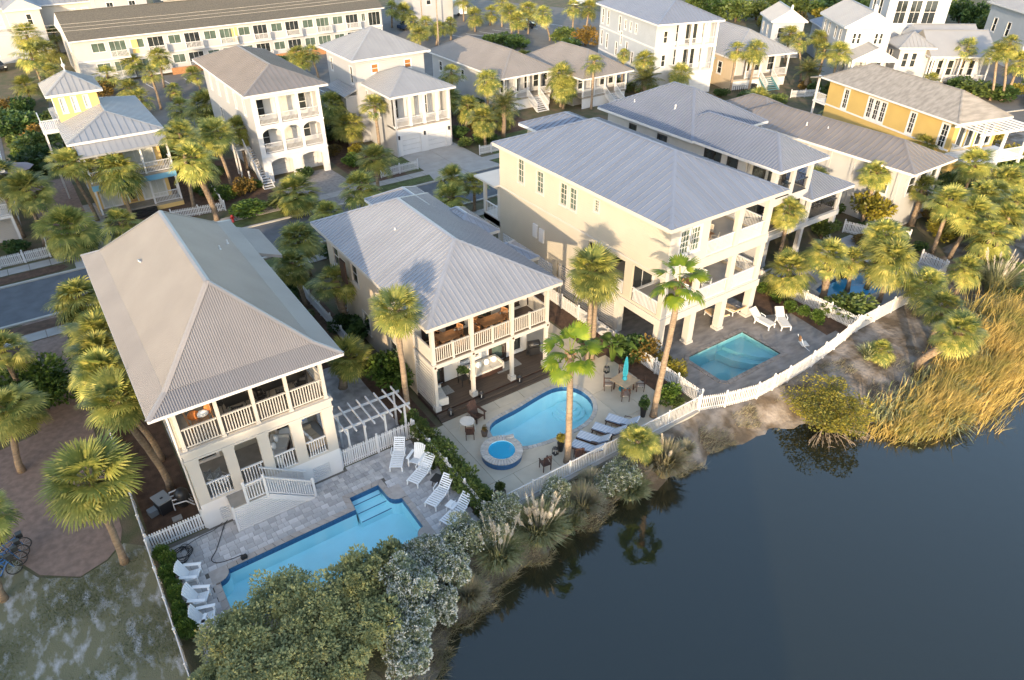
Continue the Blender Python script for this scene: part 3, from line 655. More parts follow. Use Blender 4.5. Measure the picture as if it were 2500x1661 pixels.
# ------------------------------------------------------------------ building kit
def flat_basis(poly):
    """local frame of a planar 3D polygon whose first edge is the eave: u along it, v up-slope, n outward"""
    a, b = Vector(poly[0]), Vector(poly[1]); u = (b - a).normalized()
    nrm = Vector((0, 0, 0))
    for i in range(1, len(poly) - 1): nrm += (Vector(poly[i]) - a).cross(Vector(poly[i + 1]) - a)
    n = nrm.normalized()
    if n.z < 0: n = -n
    v = n.cross(u)
    return a, u, v, n
class House:
    def __init__(s, name, label, x, y, rot=0, group=None, cat='house', z=0):
        s.t = thing(name, label, cat, (x, y, z), rot, group)
        s.nwin = 0
    # ---- roofs
    def cover(s, root, faces, m, width, single=True, rib=(0.045, 0.045), th=0.016, joined_name='ribbing', skip=()):
        """lay metal strips with a raised seam over each roof face; single -> every strip is a part of the roof"""
        allmb = MB()
        for k, poly in enumerate(faces):
            a, u, v, n = flat_basis(poly)
            p2 = [((Vector(p) - a).dot(u), (Vector(p) - a).dot(v)) for p in poly]
            u0, u1 = min(p[0] for p in p2), max(p[0] for p in p2)
            cnt = max(1, int(round((u1 - u0) / width))); st = (u1 - u0) / cnt
            for i in range(cnt):
                c = poly_clip(p2, u0 + i * st, u0 + (i + 1) * st)
                if len(c) < 3: continue
                mb = MB() if (single and k not in skip) else allmb
                W = lambda q, h: a + u * q[0] + v * q[1] + n * h
                if single and k not in skip:
                    m_ = len(c); mb.add([W(q, 0.004) for q in c] + [W(q, th) for q in c], [tuple(range(m_, 2 * m_))] + [(i2, (i2 + 1) % m_, m_ + (i2 + 1) % m_, m_ + i2) for i2 in range(m_)])
                # seam along the low-u side
                e = [q for q in c if abs(q[0] - (u0 + i * st)) < 1e-4]
                if len(e) >= 2:
                    lo, hi = min(q[1] for q in e), max(q[1] for q in e)
                    if hi - lo > 0.05: 
                        uu = u0 + i * st + rib[0] * .5
                        mb.bar(W((uu, lo), rib[1] / 2), W((uu, hi), rib[1] / 2), rib[0], rib[1], n)
                if single and k not in skip and mb.f: mb.build('roof_panel', m, root)
        if allmb.f: allmb.build(joined_name, m, root, kind='stuff')
    def hip(s, x0, x1, y0, y1, ze, zr, m, width=0.5, single=True, axis='y', hf=True, hb=True, crease=None, fascia=0.2, trim=None, soffit=None, rib=(0.045, 0.045), skip=(), cap=True, name='roof', inset=None, inset_b=None, zr_in=None, caps_m=None):
        """hip / gable roof over a rectangle. crease = (inset, height) for a flared eave"""
        trim = trim or M['white']
        if axis == 'y':
            c = (x0 + x1) / 2; hw = (x1 - x0) / 2; i0 = inset if inset is not None else hw; i1 = inset_b if inset_b is not None else i0
            ra, rb = (c, y0 + (i0 if hf else 0), zr), (c, y1 - (i1 if hb else 0), zr)
        else:
            c = (y0 + y1) / 2; hw = (y1 - y0) / 2; i0 = inset if inset is not None else hw; i1 = inset_b if inset_b is not None else i0
            ra, rb = (x0 + (i0 if hf else 0), c, zr), (x1 - (i1 if hb else 0), c, zr)
        E4 = [(x0, y0, ze), (x1, y0, ze), (x1, y1, ze), (x0, y1, ze)]
        faces = []
        if crease:
            ci, cz = crease; K = [(x0 + ci, y0 + ci, ze + cz), (x1 - ci, y0 + ci, ze + cz), (x1 - ci, y1 - ci, ze + cz), (x0 + ci, y1 - ci, ze + cz)]
            for i in range(4): faces.append([E4[i], E4[(i + 1) % 4], K[(i + 1) % 4], K[i]])
            B = K
        else: B = E4
        gables = []
        if axis == 'y':
            (faces if hf else gables).append([B[0], B[1], ra]); faces.append([B[1], B[2], rb, ra])
            (faces if hb else gables).append([B[2], B[3], rb]); faces.append([B[3], B[0], ra, rb])
        else:
            faces.append([B[0], B[1], rb, ra]); (faces if hb else gables).append([B[1], B[2], rb])
            faces.append([B[2], B[3], ra, rb]); (faces if hf else gables).append([B[3], B[0], ra])
        mb = MB()
        for f in faces: mb.add(f, [tuple(range(len(f)))])
        root = mb.build(name, m, s.t)
        for g_ in gables: 
            mg = MB(); mg.add(g_, [tuple(range(len(g_)))]); mg.build('gable', s.gable_m if hasattr(s, 'gable_m') else trim, root)
        mb = MB()
        for i in range(4):
            a, b = Vector(E4[i]), Vector(E4[(i + 1) % 4]); mb.bar(a - Vector((0, 0, fascia / 2 - 0.01)), b - Vector((0, 0, fascia / 2 - 0.01)), 0.05, fascia)
        mb.build('fascia', trim, root)
        mb = MB(); mb.add([(p[0], p[1], ze - fascia + 0.03) for p in E4], [(3, 2, 1, 0)]); mb.build('soffit', soffit or trim, root)
        if cap:
            mb = MB(); up = Vector((0, 0, 0.03))
            def strip(a, b, w=0.28):
                a, b = Vector(a) + up, Vector(b) + up
                d = (b - a).normalized(); r = d.cross(Vector((0, 0, 1))).normalized() * w / 2
                k_ = Vector((0, 0, 0.055)); dn = Vector((0, 0, 0.02))
                mb.add([a - r - dn, a + k_ * .5, a + r - dn, b - r - dn, b + k_ * .5, b + r - dn], [(0, 1, 4, 3), (1, 2, 5, 4)])
            strip(ra, rb)
            ends = ((0, 1, ra, hf), (2, 3, rb, hb)) if axis == 'y' else ((0, 3, ra, hf), (1, 2, rb, hb))
            for i, j, r_, on in ends:
                if on:
                    strip(B[i], r_); strip(B[j], r_)
                    if crease: strip(E4[i], B[i]); strip(E4[j], B[j])
            mb.build('ridge_cap', caps_m or m, root)
        if width: s.cover(root, faces, m, width, single, rib, skip=skip)
        s.last_faces = faces
        return root
    def shed(s, x0, x1, y0, y1, z0, z1, m, width=0.4, low='front', single=False, trim=None, name='porch_roof', fascia=0.16):
        """single slope, low side given"""
        z = {'front': (z0, z0, z1, z1), 'back': (z1, z1, z0, z0), 'left': (z0, z1, z1, z0), 'right': (z1, z0, z0, z1)}[low]
        Q = [(x0, y0, z[0]), (x1, y0, z[1]), (x1, y1, z[2]), (x0, y1, z[3])]
        k = {'front': 0, 'right': 1, 'back': 2, 'left': 3}[low]; Q = Q[k:] + Q[:k]
        mb = MB(); mb.add(Q + [(p[0], p[1], p[2] - fascia) for p in Q], [(0, 1, 2, 3), (7, 6, 5, 4), (0, 4, 5, 1), (1, 5, 6, 2), (2, 6, 7, 3), (3, 7, 4, 0)])
        root = mb.build(name, m, s.t)
        if width: s.cover(root, [Q], m, width, single)
        return root
    # ---- walls
    def wall(s, p0, p1, z0, z1, m, ops=(), depth=0.12, th=0.16, name='wall', trim=None, parent=None):
        """wall from p0 to p1 (outside on the right hand); ops = [(u0,u1,v0,v1,kind[,opts])] cut right through"""
        p0, p1 = Vector((*p0, 0)), Vector((*p1, 0)); L = (p1 - p0).length; d = (p1 - p0) / L; n = Vector((d.y, -d.x, 0)); up = Vector((0, 0, 1))
        W = lambda u, v, o=0.0: p0 + d * u + up * (z0 + v) + n * o
        us = sorted(set([0, L] + [q for o in ops for q in (o[0], o[1])])); vs = sorted(set([0, z1 - z0] + [q for o in ops for q in (o[2], o[3])]))
        us = [u for u in us if -1e-6 <= u <= L + 1e-6]; vs = [v for v in vs if -1e-6 <= v <= z1 - z0 + 1e-6]
        mb = MB()
        for i in range(len(us) - 1):
            for j in range(len(vs) - 1):
                cu, cv = (us[i] + us[i + 1]) / 2, (vs[j] + vs[j + 1]) / 2
                if any(o[0] < cu < o[1] and o[2] < cv < o[3] for o in ops): continue
                a, b, c, e = us[i], us[i + 1], vs[j], vs[j + 1]
                mb.quad(W(a, c), W(b, c), W(b, e), W(a, e)); mb.quad(W(b, c, -th), W(a, c, -th), W(a, e, -th), W(b, e, -th))
        H = z1 - z0
        mb.quad(W(0, H), W(L, H), W(L, H, -th), W(0, H, -th)); c_ = 0.003
        mb.quad(W(c_, 0), W(c_, H), W(c_, H, -th), W(c_, 0, -th)); mb.quad(W(L - c_, H), W(L - c_, 0), W(L - c_, 0, -th), W(L - c_, H, -th))
        for o in ops:
            a, b, c, e = o[:4]
            mb.quad(W(a, c), W(a, e), W(a, e, -th), W(a, c, -th)); mb.quad(W(b, e), W(b, c), W(b, c, -th), W(b, e, -th))
            mb.quad(W(a, e), W(b, e), W(b, e, -th), W(a, e, -th)); mb.quad(W(b, c), W(a, c), W(a, c, -th), W(b, c, -th))
        wo = mb.build(name, m, parent or s.t)
        for o in ops:
            k = o[4]; opt = o[5] if len(o) > 5 else {}
            if k != 'open': s.fill(W, o, k, opt, trim or M['white'])
        return wo
    def fill(s, W, o, k, opt, trim):
        a, b, c, e = o[:4]; tw = opt.get('tw', 0.09); ofs = -0.05
        def bx(mb, u0, u1, v0, v1, o0, o1):
            q = [W(u0, v0, o0), W(u1, v0, o0), W(u1, v0, o1), W(u0, v0, o1), W(u0, v1, o0), W(u1, v1, o0), W(u1, v1, o1), W(u0, v1, o1)]
            mb.add(q, [(0, 3, 2, 1), (4, 5, 6, 7), (0, 1, 5, 4), (1, 2, 6, 5), (2, 3, 7, 6), (3, 0, 4, 7)])
        gm = opt.get('glass', M['glass']); tm = opt.get('trim', trim)
        if k in ('win', 'glassdoor', 'slider'):
            mb = MB()
            # casing proud of the wall, sash inside the hole
            for q in ((a - tw, a + .03, c - tw, e + tw), (b - .03, b + tw, c - tw, e + tw), (a + .03, b - .03, e - .03, e + tw), (a + .03, b - .03, c - tw, c + .03)): bx(mb, *q, -0.03, 0.03)
            if opt.get('sill', True): bx(mb, a - tw - .04, b + tw + .04, c - tw - .05, c - tw, -0.02, 0.07)
            r = mb.build('window' if k == 'win' else 'glass_door', tm, s.t)
            mb = MB(); nx, ny = opt.get('grid', (1, 2)); t = opt.get('bar', 0.035); sm = opt.get('sash', tm)
            for i in range(nx + 1): u = a + .03 + (b - a - .06) * i / nx; bx(mb, max(a + .02, u - t / 2), min(b - .02, u + t / 2), c + .02, e - .02, -0.085, -0.045)
            for j in range(ny + 1):
                v = c + .03 + (e - c - .06) * j / ny; tt = t * (1.6 if (k == 'win' and 2 * j == ny) else 1); bx(mb, a + .02, b - .02, max(c + .02, v - tt / 2), min(e - .02, v + tt / 2), -0.088, -0.048)
            mb.build('sash', sm, r)
            mb = MB(); mb.quad(W(a, c, -0.068), W(b, c, -0.068), W(b, e, -0.068), W(a, e, -0.068)); mb.build('pane', gm, r)
            s.nwin += 1
        elif k == 'door':
            mb = MB()
            for q in ((a - tw, a + .02, c, e + tw), (b - .02, b + tw, c, e + tw), (a + .02, b - .02, e - .02, e + tw)): bx(mb, *q, -0.03, 0.025)
            r = mb.build('door', tm, s.t); mb = MB(); dm = opt.get('mat', M['dark'])
            bx(mb, a + .02, b - .02, c, e - .02, -0.10, -0.06); 
            mb.build('leaf', dm, r)
            if opt.get('lite', True):
                g = opt.get('g', 0.16); mb = MB(); bx(mb, a + g, b - g, c + 0.25, e - 0.2, -0.07, -0.05); mb.build('pane', gm, r)
            mb = MB(); bx(mb, b - .14, b - .10, c + .95, c + 1.1, -0.06, -0.01); mb.build('handle', M['steel'], r)
        elif k == 'garage':
            mb = MB()
            for q in ((a - tw, a, c, e + tw), (b, b + tw, c, e + tw), (a, b, e, e + tw)): bx(mb, *q, -0.02, 0.02)
            r = mb.build('garage_door', tm, s.t)
            nrow = 4; h = (e - c) / nrow
            for j in range(nrow):
                mb = MB(); bx(mb, a, b, c + j * h + .01, c + (j + 1) * h - .01, -0.12, -0.09)
                for i in range(4): u = a + (b - a) * i / 4; bx(mb, u + .08, u + (b - a) / 4 - .08, c + j * h + .1, c + (j + 1) * h - .1, -0.09, -0.078)
                mb.build('garage_panel', opt.get('mat', M['white']), r)
        elif k == 'vent':
            mb = MB(); nsl = opt.get('n', 6); h = (e - c) / nsl
            bx(mb, a, b, c, e, -0.14, -0.13); r = mb.build('vent', M['grey_plastic'], s.t)
            for j in range(nsl): mb = MB(); bx(mb, a, b, c + j * h + h * .12, c + j * h + h * .75, -0.09, 0.01); mb.build('slat', opt.get('mat', tm), r)
    def boxwall(s, x0, x1, y0, y1, z0, z1, m, front=(), left=(), right=(), back=(), **kw):
        s.wall((x0, y0), (x1, y0), z0, z1, m, front, **kw); s.wall((x1, y0), (x1, y1), z0, z1, m, right, **kw)
        s.wall((x1, y1), (x0, y1), z0, z1, m, back, **kw); s.wall((x0, y1), (x0, y0), z0, z1, m, left, **kw)
    # ---- small parts
    def block(s, name, m, *b, **kw):
        mb = MB(); mb.box(*b); return mb.build(name, m, s.t, **kw)
    def column(s, x, y, z0, z1, w, m, base=0.0, capw=0.0, name='column', bh=0.25):
        mb = MB(); mb.box(x - w / 2, x + w / 2, y - w / 2, y + w / 2, z0, z1)
        if base: mb.box(x - w / 2 - base, x + w / 2 + base, y - w / 2 - base, y + w / 2 + base, z0 + .002, z0 + bh)
        if capw: mb.box(x - w / 2 - capw, x + w / 2 + capw, y - w / 2 - capw, y + w / 2 + capw, z1 - 0.16, z1 - .002)
        return mb.build(name, m, s.t)
    def rail(s, p0, p1, z, h, m, sp=0.12, bw=0.035, m2=None, top=0.09, slope=None, parent=None, bot=0.09):
        """railing from p0 to p1; slope = end height difference"""
        a, b = Vector((*p0, z)), Vector((*p1, z + (slope or 0))); L = (b - a).length
        mb = MB(); up = Vector((0, 0, 1)); mb.bar(a + up * (h - .03), b + up * (h - .03), top, 0.06)
        r = mb.build('railing', m, parent or s.t)
        mb = MB(); mb.bar(a + up * bot, b + up * bot, 0.05, 0.06); mb.build('bottom_rail', m, r)
        n = max(1, int(L / sp)); mb = MB()
        for i in range(1, n):
            q = a.lerp(b, i / n); mb.box(q.x - bw / 2, q.x + bw / 2, q.y - bw / 2, q.y + bw / 2, q.z + bot, q.z + h - .05)
        if mb.f: mb.build('balusters', m2 or m, r, kind='stuff')
        return r
    def boards(s, name, m, x0, x1, y0, y1, z, w=0.14, th=0.03, along='x', single=False):
        mb = MB(); r = None
        if along == 'x':
            n = int((y1 - y0) / w)
            for i in range(n): mb.box(x0, x1, y0 + i * w + .004, y0 + (i + 1) * w - .004, z - th, z)
        else:
            n = int((x1 - x0) / w)
            for i in range(n): mb.box(x0 + i * w + .004, x0 + (i + 1) * w - .004, y0, y1, z - th, z)
        return mb.build(name, m, s.t, kind='stuff')
    def stairs(s, x, y, z, dirv, width, n, rise, run, m, name='step', stringer=True):
        """n treads going down from (x,y,z) along dirv"""
        d = Vector((*dirv, 0)).normalized(); r = Vector((d.y, -d.x, 0))
        for i in range(n):
            mb = MB(); c = Vector((x, y, z - (i + 1) * rise)) + d * (run * (i + 0.5))
            mb.bar(c - r * width / 2 - Vector((0, 0, .02)), c + r * width / 2 - Vector((0, 0, .02)), run + .03, 0.045)
            mb.build(name, m, s.t)
        if stringer:
            for k in (-1, 1):
                mb = MB(); a = Vector((x, y, z - .16)) + r * (k * (width / 2 + .03)); b = a + d * (run * n) - Vector((0, 0, rise * n)); mb.bar(a, b, 0.05, 0.28); mb.build('stringer', m, s.t)
        return d, r
    def vent_pipe(s, x, y, z, h=0.3, r=0.05, m=None):
        mb = MB(); mb.lathe([(r, 0), (r, h)], n=8); mb.lathe([(r * 2.2, -0.01), (r * 1.2, 0.05)], n=10); mb.build('vent_pipe', m or M['white'], s.t, loc=(x, y, z))
def W4(lst, kind='win', **opt):
    return [(a, b, c, d, kind, opt) for a, b, c, d in lst]
# ------------------------------------------------------------------ the four waterfront houses
def arch(h, x0, x1, y, zs, zt, m, th=0.25, name='arch', n=10, parent=None):
    """spandrels that turn the top of a square opening into an arch (front face in local XZ at y)"""
    mb = MB(); c = (x0 + x1) / 2; a = (x1 - x0) / 2
    pts = [(c - a * cos(pi * i / n), zs + (zt - zs) * sin(pi * i / n)) for i in range(n + 1)]
    for (p, q) in zip(pts, pts[1:]):
        for yy, fl in ((y, 0), (y + th, 1)):
            f = [(p[0], yy, p[1]), (q[0], yy, q[1]), (q[0], yy, zt + .01), (p[0], yy, zt + .01)]
            mb.quad(*(f if not fl else f[::-1]))
        mb.quad((p[0], y, p[1]), (p[0], y + th, p[1]), (q[0], y + th, q[1]), (q[0], y, q[1]))
    return mb.build(name, m, parent or h.t)

# ---------------- house A: tall hipped roof with flared eaves, white double porch
A = House('beach_house', 'white two-storey porch house under a big tan hipped roof, nearest on the left', 1.0, 27.75)
Wd, Dp = 7.05, 17.0
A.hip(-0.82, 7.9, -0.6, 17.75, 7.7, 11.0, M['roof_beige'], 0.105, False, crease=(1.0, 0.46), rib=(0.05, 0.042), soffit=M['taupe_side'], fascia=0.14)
A.shed(7.75, 9.35, 12.3, 16.8, 7.0, 7.62, M['roof_beige'], 0.11, 'right')
# walls
A.wall((0, 0), (Wd, 0), 0, 1.62, M['white'], [(0.72, 1.3, 0.15, 0.95, 'vent'), (2.55, 3.3, 0.9, 1.3, 'vent'), (5.5, 6.4, 0.15, 0.97, 'vent')])
A.wall((0, 0), (Wd, 0), 1.62, 4.42, M['cream'], [(0.53, 1.66, 0.12, 2.78, 'open'), (2.15, 3.27, 0.12, 2.78, 'open'), (3.78, 4.87, 0.12, 2.78, 'open'), (5.43, 6.5, 0.12, 2.78, 'open')], th=0.3)
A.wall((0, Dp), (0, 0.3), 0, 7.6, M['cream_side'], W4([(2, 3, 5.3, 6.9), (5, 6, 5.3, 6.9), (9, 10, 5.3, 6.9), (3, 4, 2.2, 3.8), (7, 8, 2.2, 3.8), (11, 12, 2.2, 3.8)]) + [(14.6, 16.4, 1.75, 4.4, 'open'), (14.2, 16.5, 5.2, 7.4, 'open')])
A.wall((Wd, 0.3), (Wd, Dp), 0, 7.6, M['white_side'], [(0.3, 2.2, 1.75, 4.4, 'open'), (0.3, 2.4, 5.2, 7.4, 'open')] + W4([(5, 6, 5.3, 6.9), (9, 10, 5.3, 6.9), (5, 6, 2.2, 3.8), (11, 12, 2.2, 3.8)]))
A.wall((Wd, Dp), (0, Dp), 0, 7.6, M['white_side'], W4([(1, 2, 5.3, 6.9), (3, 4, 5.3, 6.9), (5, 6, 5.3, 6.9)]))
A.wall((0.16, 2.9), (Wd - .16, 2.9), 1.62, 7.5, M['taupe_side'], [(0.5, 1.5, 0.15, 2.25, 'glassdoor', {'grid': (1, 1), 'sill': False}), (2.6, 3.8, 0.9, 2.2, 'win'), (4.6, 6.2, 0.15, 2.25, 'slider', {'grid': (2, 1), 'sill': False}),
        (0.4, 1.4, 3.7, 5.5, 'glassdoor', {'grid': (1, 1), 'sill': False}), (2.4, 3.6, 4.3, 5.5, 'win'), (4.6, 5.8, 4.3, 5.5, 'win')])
A.block('porch_floor', M['porch_floor'], 0.02, Wd - .02, 0.02, 2.88, 1.5, 1.63)
A.block('balcony_floor', M['porch_floor'], 0.02, Wd - .02, 0.06, 2.88, 4.9, 5.08)
A.block('porch_ceiling', M['white'], 0.2, Wd - .2, 0.31, 2.85, 4.43, 4.52)
mb = MB(); mb.box(-0.06, Wd + .06, -0.07, 0.36, 4.40, 4.50); mb.box(-0.02, Wd + .02, -0.03, 0.34, 4.505, 4.86); mb.box(-0.09, Wd + .09, -0.11, 0.38, 4.865, 5.01); mb.build('entablature', M['cream'], A.t)
for x in (0.17, 1.92, 3.52, 5.12, 6.88): A.column(x, 0.1, 5.02, 7.56, 0.16, M['cream'], 0.03, 0.03, name='balcony_post', bh=0.12)
for x0, x1 in ((0.0, 0.53), (1.66, 2.15), (3.27, 3.78), (4.87, 5.43), (6.5, 7.05)):
    mb = MB(); mb.box(x0 - .03, x1 + .03, -0.05, 0.1, 4.22, 4.39); mb.build('column_capital', M['cream'], A.t)
for a, b in ((0.27, 1.82), (2.02, 3.42), (3.62, 5.02), (5.22, 6.78)): A.rail((a, 0.1), (b, 0.1), 5.06, 1.13, M['cream'], 0.125, 0.045)
for a, b in ((0.55, 1.64), (2.17, 3.25), (3.8, 4.85), (5.45, 6.48)): A.rail((a, 0.06), (b, 0.06), 1.66, 1.1, M['white'], 0.125, 0.045)
A.rail((0.1, 2.6), (0.1, 0.3), 5.06, 1.1, M['cream'], 0.13, 0.045); A.rail((Wd - .1, 0.3), (Wd - .1, 2.6), 5.06, 1.1, M['cream'], 0.13, 0.045)
# side stair with slatted skirt
A.block('stair_landing', M['porch_floor'], 1.2, 2.92, -1.0, -0.02, 1.52, 1.6)
mb = MB(); mb.box(1.16, 1.26, -1.04, -0.96, 0.02, 1.66); mb.box(1.16, 1.26, -0.14, -0.04, 0.02, 1.60); mb.build('corner_board', M['white'], A.t)
for i in range(12):
    z = 0.04 + i * 0.128; xe = 2.92 + max(0, (1.5 - z - .12)) / 1.6 * 2.2
    mb = MB(); mb.box(1.27, xe, -1.03, -1.0, z, z + 0.09); mb.build('skirt_slat', M['white'], A.t)
A.stairs(2.92, -0.5, 1.6, (1, 0), 0.98, 9, 0.172, 0.245, M['white'])
A.rail((1.95, -0.98), (2.86, -0.98), 1.6, 1.1, M['white'], 0.125, 0.045)
A.rail((2.95, -0.98), (5.08, -0.98), 1.6, 1.1, M['white'], 0.125, 0.045, slope=-1.5)
for x, z in ((1.95, 1.5), (2.9, 1.5), (5.12, 0.0)):
    mb = MB(); mb.box(x - .06, x + .06, -1.045, -0.925, z, z + 1.3); mb.lathe([(0.075, 0), (0.075, .03), (0.02, .09)], (x, -0.985, z + 1.3), 8); mb.build('newel_post', M['white'], A.t)
A.rail((2.95, -0.05), (5.08, -0.05), 1.6, 1.0, M['white'], 0.16, 0.04, slope=-1.5)
# roof hood vent, pipes, gutter pipe
mb = MB(); T = Matrix.Rotation(0.70, 3, 'Y')
mb.ell((0, 0, 0), (0.10, 0.16, 0.34), 10, 8, Matrix.Rotation(-0.72, 3, 'Y')); mb.build('roof_vent', M['steel'], A.t, True, loc=(1.75, 11.0, 9.35))
A.vent_pipe(5.6, 10.4, 9.3, 0.22, 0.04); A.vent_pipe(6.4, 12.2, 8.7, 0.22, 0.04)
mb = MB(); mb.tube([(-0.08, 0.45, 0.3), (-0.08, 0.45, 7.3)], 0.05, 8); mb.build('downpipe', M['white'], A.t)
# ---------------- house B: pale ribbed roof, beige porch over a brown deck
B = House('beach_house', 'beige porch house with pale ribbed hip roof and brown deck behind the kidney pool', 14.4, 28.8)
Wd, Dp = 8.0, 14.7
B.hip(-0.62, 8.4, -0.8, 15.5, 6.7, 8.92, M['roof_pale'], 0.31, True, rib=(0.06, 0.06), skip=(1, 2), trim=M['cream'], soffit=M['cream'])
B.hip(4.2, 8.38, 9.3, 17.3, 6.62, 7.72, M['roof_pale'], 0.31, False, rib=(0.07, 0.035), name='rear_roof')
B.hip(6.6, 9.85, 8.0, 12.6, 6.22, 7.25, M['roof_pale'], 0.31, False, rib=(0.07, 0.035), name='side_roof', trim=M['cream'])
B.hip(7.0, 10.05, 3.7, 6.6, 5.95, 6.75, M['roof_pale'], 0.31, False, rib=(0.07, 0.035), name='side_roof', trim=M['cream'])
B.block('bay', M['beige'], 8.02, 9.4, 8.4, 12.2, 0, 6.1); B.block('bay', M['beige'], 8.02, 9.6, 4.0, 6.3, 3.6, 5.8)
B.wall((0, Dp), (0, 2.4), 0, 6.6, M['beige'], W4([(1, 2, 4.2, 5.6), (4, 5, 4.2, 5.6), (8, 9.2, 4.2, 5.6), (1.2, 2.2, 1, 2.4), (5, 6, 1, 2.4), (9, 10, 1, 2.4)]), trim=M['cream'])
B.wall((Wd, 2.4), (Wd, Dp), 0, 6.6, M['beige'], W4([(8, 9, 4.2, 5.6), (8, 9, 1, 2.4)]), trim=M['cream'])
B.wall((Wd, Dp), (0, Dp), 0, 6.6, M['beige'])
dk = {'mat': M['dark'], 'g': 0.2, 'trim': M['dark'], 'glass': M['glass_green']}
B.wall((0, 2.2), (Wd, 2.2), 0.36, 3.5, M['white'], [(0.5, 1.7, 0.0, 2.15, 'door', dk), (5.15, 6.3, 0.0, 2.15, 'door', dk), (6.75, 7.6, 0.2, 2.1, 'win', {'trim': M['white']}), (2.9, 4.4, 0.95, 2.1, 'win', {'grid': (2, 2)})])
B.wall((0, 2.2), (Wd, 2.2), 3.72, 6.6, M['cream'], [(0.6, 1.6, 0.05, 2.2, 'door', dk), (2.2, 3.3, 0.4, 2.1, 'win', {'trim': M['dark']}), (4.0, 5.2, 0.05, 2.2, 'door', dk), (6.1, 7.3, 0.4, 2.1, 'win', {'trim': M['dark']})])
# brown deck with two steps across the front
B.block('deck_frame', M['wood_dark'], -0.1, 8.6, -0.1, 2.2, 0, 0.325)
B.boards('deck_boards', M['deck_brown'], -0.12, 8.62, -0.14, 2.2, 0.36, 0.14)
for k in range(2):
    mb = MB(); mb.box(-0.12, 8.62, -0.14 - 0.3 * (k + 1), -0.145 - 0.3 * k, 0.0, 0.24 - 0.12 * k); mb.build('deck_step', M['deck_brown'], B.t)
B.block('balcony_floor', M['deck_brown'], 0.0, 8.0, 0.0, 2.2, 3.66, 3.74)
mb = MB(); mb.box(-0.1, 8.1, -0.08, 0.1, 3.40, 3.655); mb.box(-0.1, 0.08, 0.1, 2.2, 3.40, 3.65); mb.box(7.92, 8.1, 0.1, 2.2, 3.40, 3.65); mb.box(-0.02, 8.02, 0.1, 2.2, 3.50, 3.64); mb.build('balcony_beam', M['cream'], B.t)
for x in (0.08, 2.6, 5.38, 7.95):
    B.column(x, 0.08, 3.66, 6.6, 0.22, M['cream'], name='balcony_post'); B.column(x, 0.08, 0.36, 3.4, 0.2, M['cream'], 0.09, 0.04, name='porch_column', bh=0.32)
    mb = MB(); mb.ell((x, -0.1, 3.5), (0.07, 0.05, 0.07), 8, 6); mb.build('eave_lamp', M['wood_dark'], B.t)
for a, b in ((0.19, 1.28), (1.42, 2.49), (2.71, 3.93), (4.07, 5.27), (5.49, 6.6), (6.74, 7.84)): B.rail((a, 0.05), (b, 0.05), 3.72, 1.05, M['cream'], 0.13, 0.045)
for x in (1.35, 4.0, 6.67):
    mb = MB(); mb.box(x - .07, x + .07, -0.02, 0.12, 3.62, 4.82); mb.build('rail_post', M['cream'], B.t)
B.rail((0.0, 2.1), (0.0, 0.2), 3.72, 1.05, M['cream'], 0.10, 0.06); B.rail((8.0, 0.2), (8.0, 2.1), 3.72, 1.05, M['cream'], 0.13, 0.045)
for i in range(14):
    mb = MB(); mb.box(-0.03, 0.03, 0.2, 2.2, 0.42 + 0.215 * i, 0.42 + 0.215 * i + 0.15); mb.build('screen_slat', M['cream'], B.t)
B.vent_pipe(2.3, 8.3, 8.05, 0.25, 0.05)
# wooden shutters hung on the left side by the street
mb = MB(); mb.box(-0.55, -0.45, 10.4, 11.2, 4.2, 5.8); mb.build('shutter', M['wood_dark'], B.t)
# ---------------- house C: big cream house on piers, silver standing-seam roof
C = House('beach_house', 'large cream three-storey house with silver standing-seam hip roof on square white piers', 29.0, 25.75)
Wd, Dp = 9.35, 18.2
C.hip(-0.55, 10.0, -0.45, 18.3, 9.5, 11.66, M['roof_blue'], 0.5, True, rib=(0.045, 0.06), skip=(1, 2), trim=M['cream'], soffit=M['cream'], fascia=0.24)
C.hip(4.9, 10.35, 14.0, 22.6, 8.9, 10.0, M['roof_blue'], 0.5, False, rib=(0.045, 0.06), name='rear_roof')
C.block('rear_wing', M['cream_side'], 5.4, 9.8, 18.22, 22.0, 0, 8.75)
g6 = {'grid': (2, 4), 'bar': 0.03, 'glass': M['glass_green']}
lw = lambda y0, y1, z0, z1: (18.15 - y1, 18.15 - y0, z0 - 2.9, z1 - 2.9, 'win', g6)
C.wall((0, 18.15), (0, 0), 5.95, 9.42, M['cream_side'], [(lambda o: (o[0], o[1], o[2] + 2.9 - 5.95, o[3] + 2.9 - 5.95, o[4], o[5]))(q) for q in (lw(14.9, 15.65, 7.15, 9.1), lw(12.5, 13.3, 7.15, 8.75), lw(9.8, 10.55, 7.18, 8.75), lw(8.75, 9.5, 7.18, 8.75), lw(6.45, 6.9, 7.95, 8.75))], trim=M['cream'])
C.wall((0, 18.15), (0, 0), 2.5, 5.95, M['cream_side'], [(10.9, 14.6, 0.65, 3.1, 'open'), (15.3, 17.75, 0.65, 3.2, 'open')], trim=M['cream'])
mb = MB(); mb.box(-0.04, 0.0, -0.02, 18.17, 5.9, 6.02); mb.build('band_board', M['cream'], C.t)
C.wall((0, 18.15), (0, 10.6), 0, 2.5, M['cream_side'], [(0.4, 2.0, 0.9, 2.1, 'vent', {'n': 6}), (2.6, 4.6, 0.9, 2.1, 'vent', {'n': 6}), (5.2, 7.0, 0.9, 2.1, 'vent', {'n': 6})])
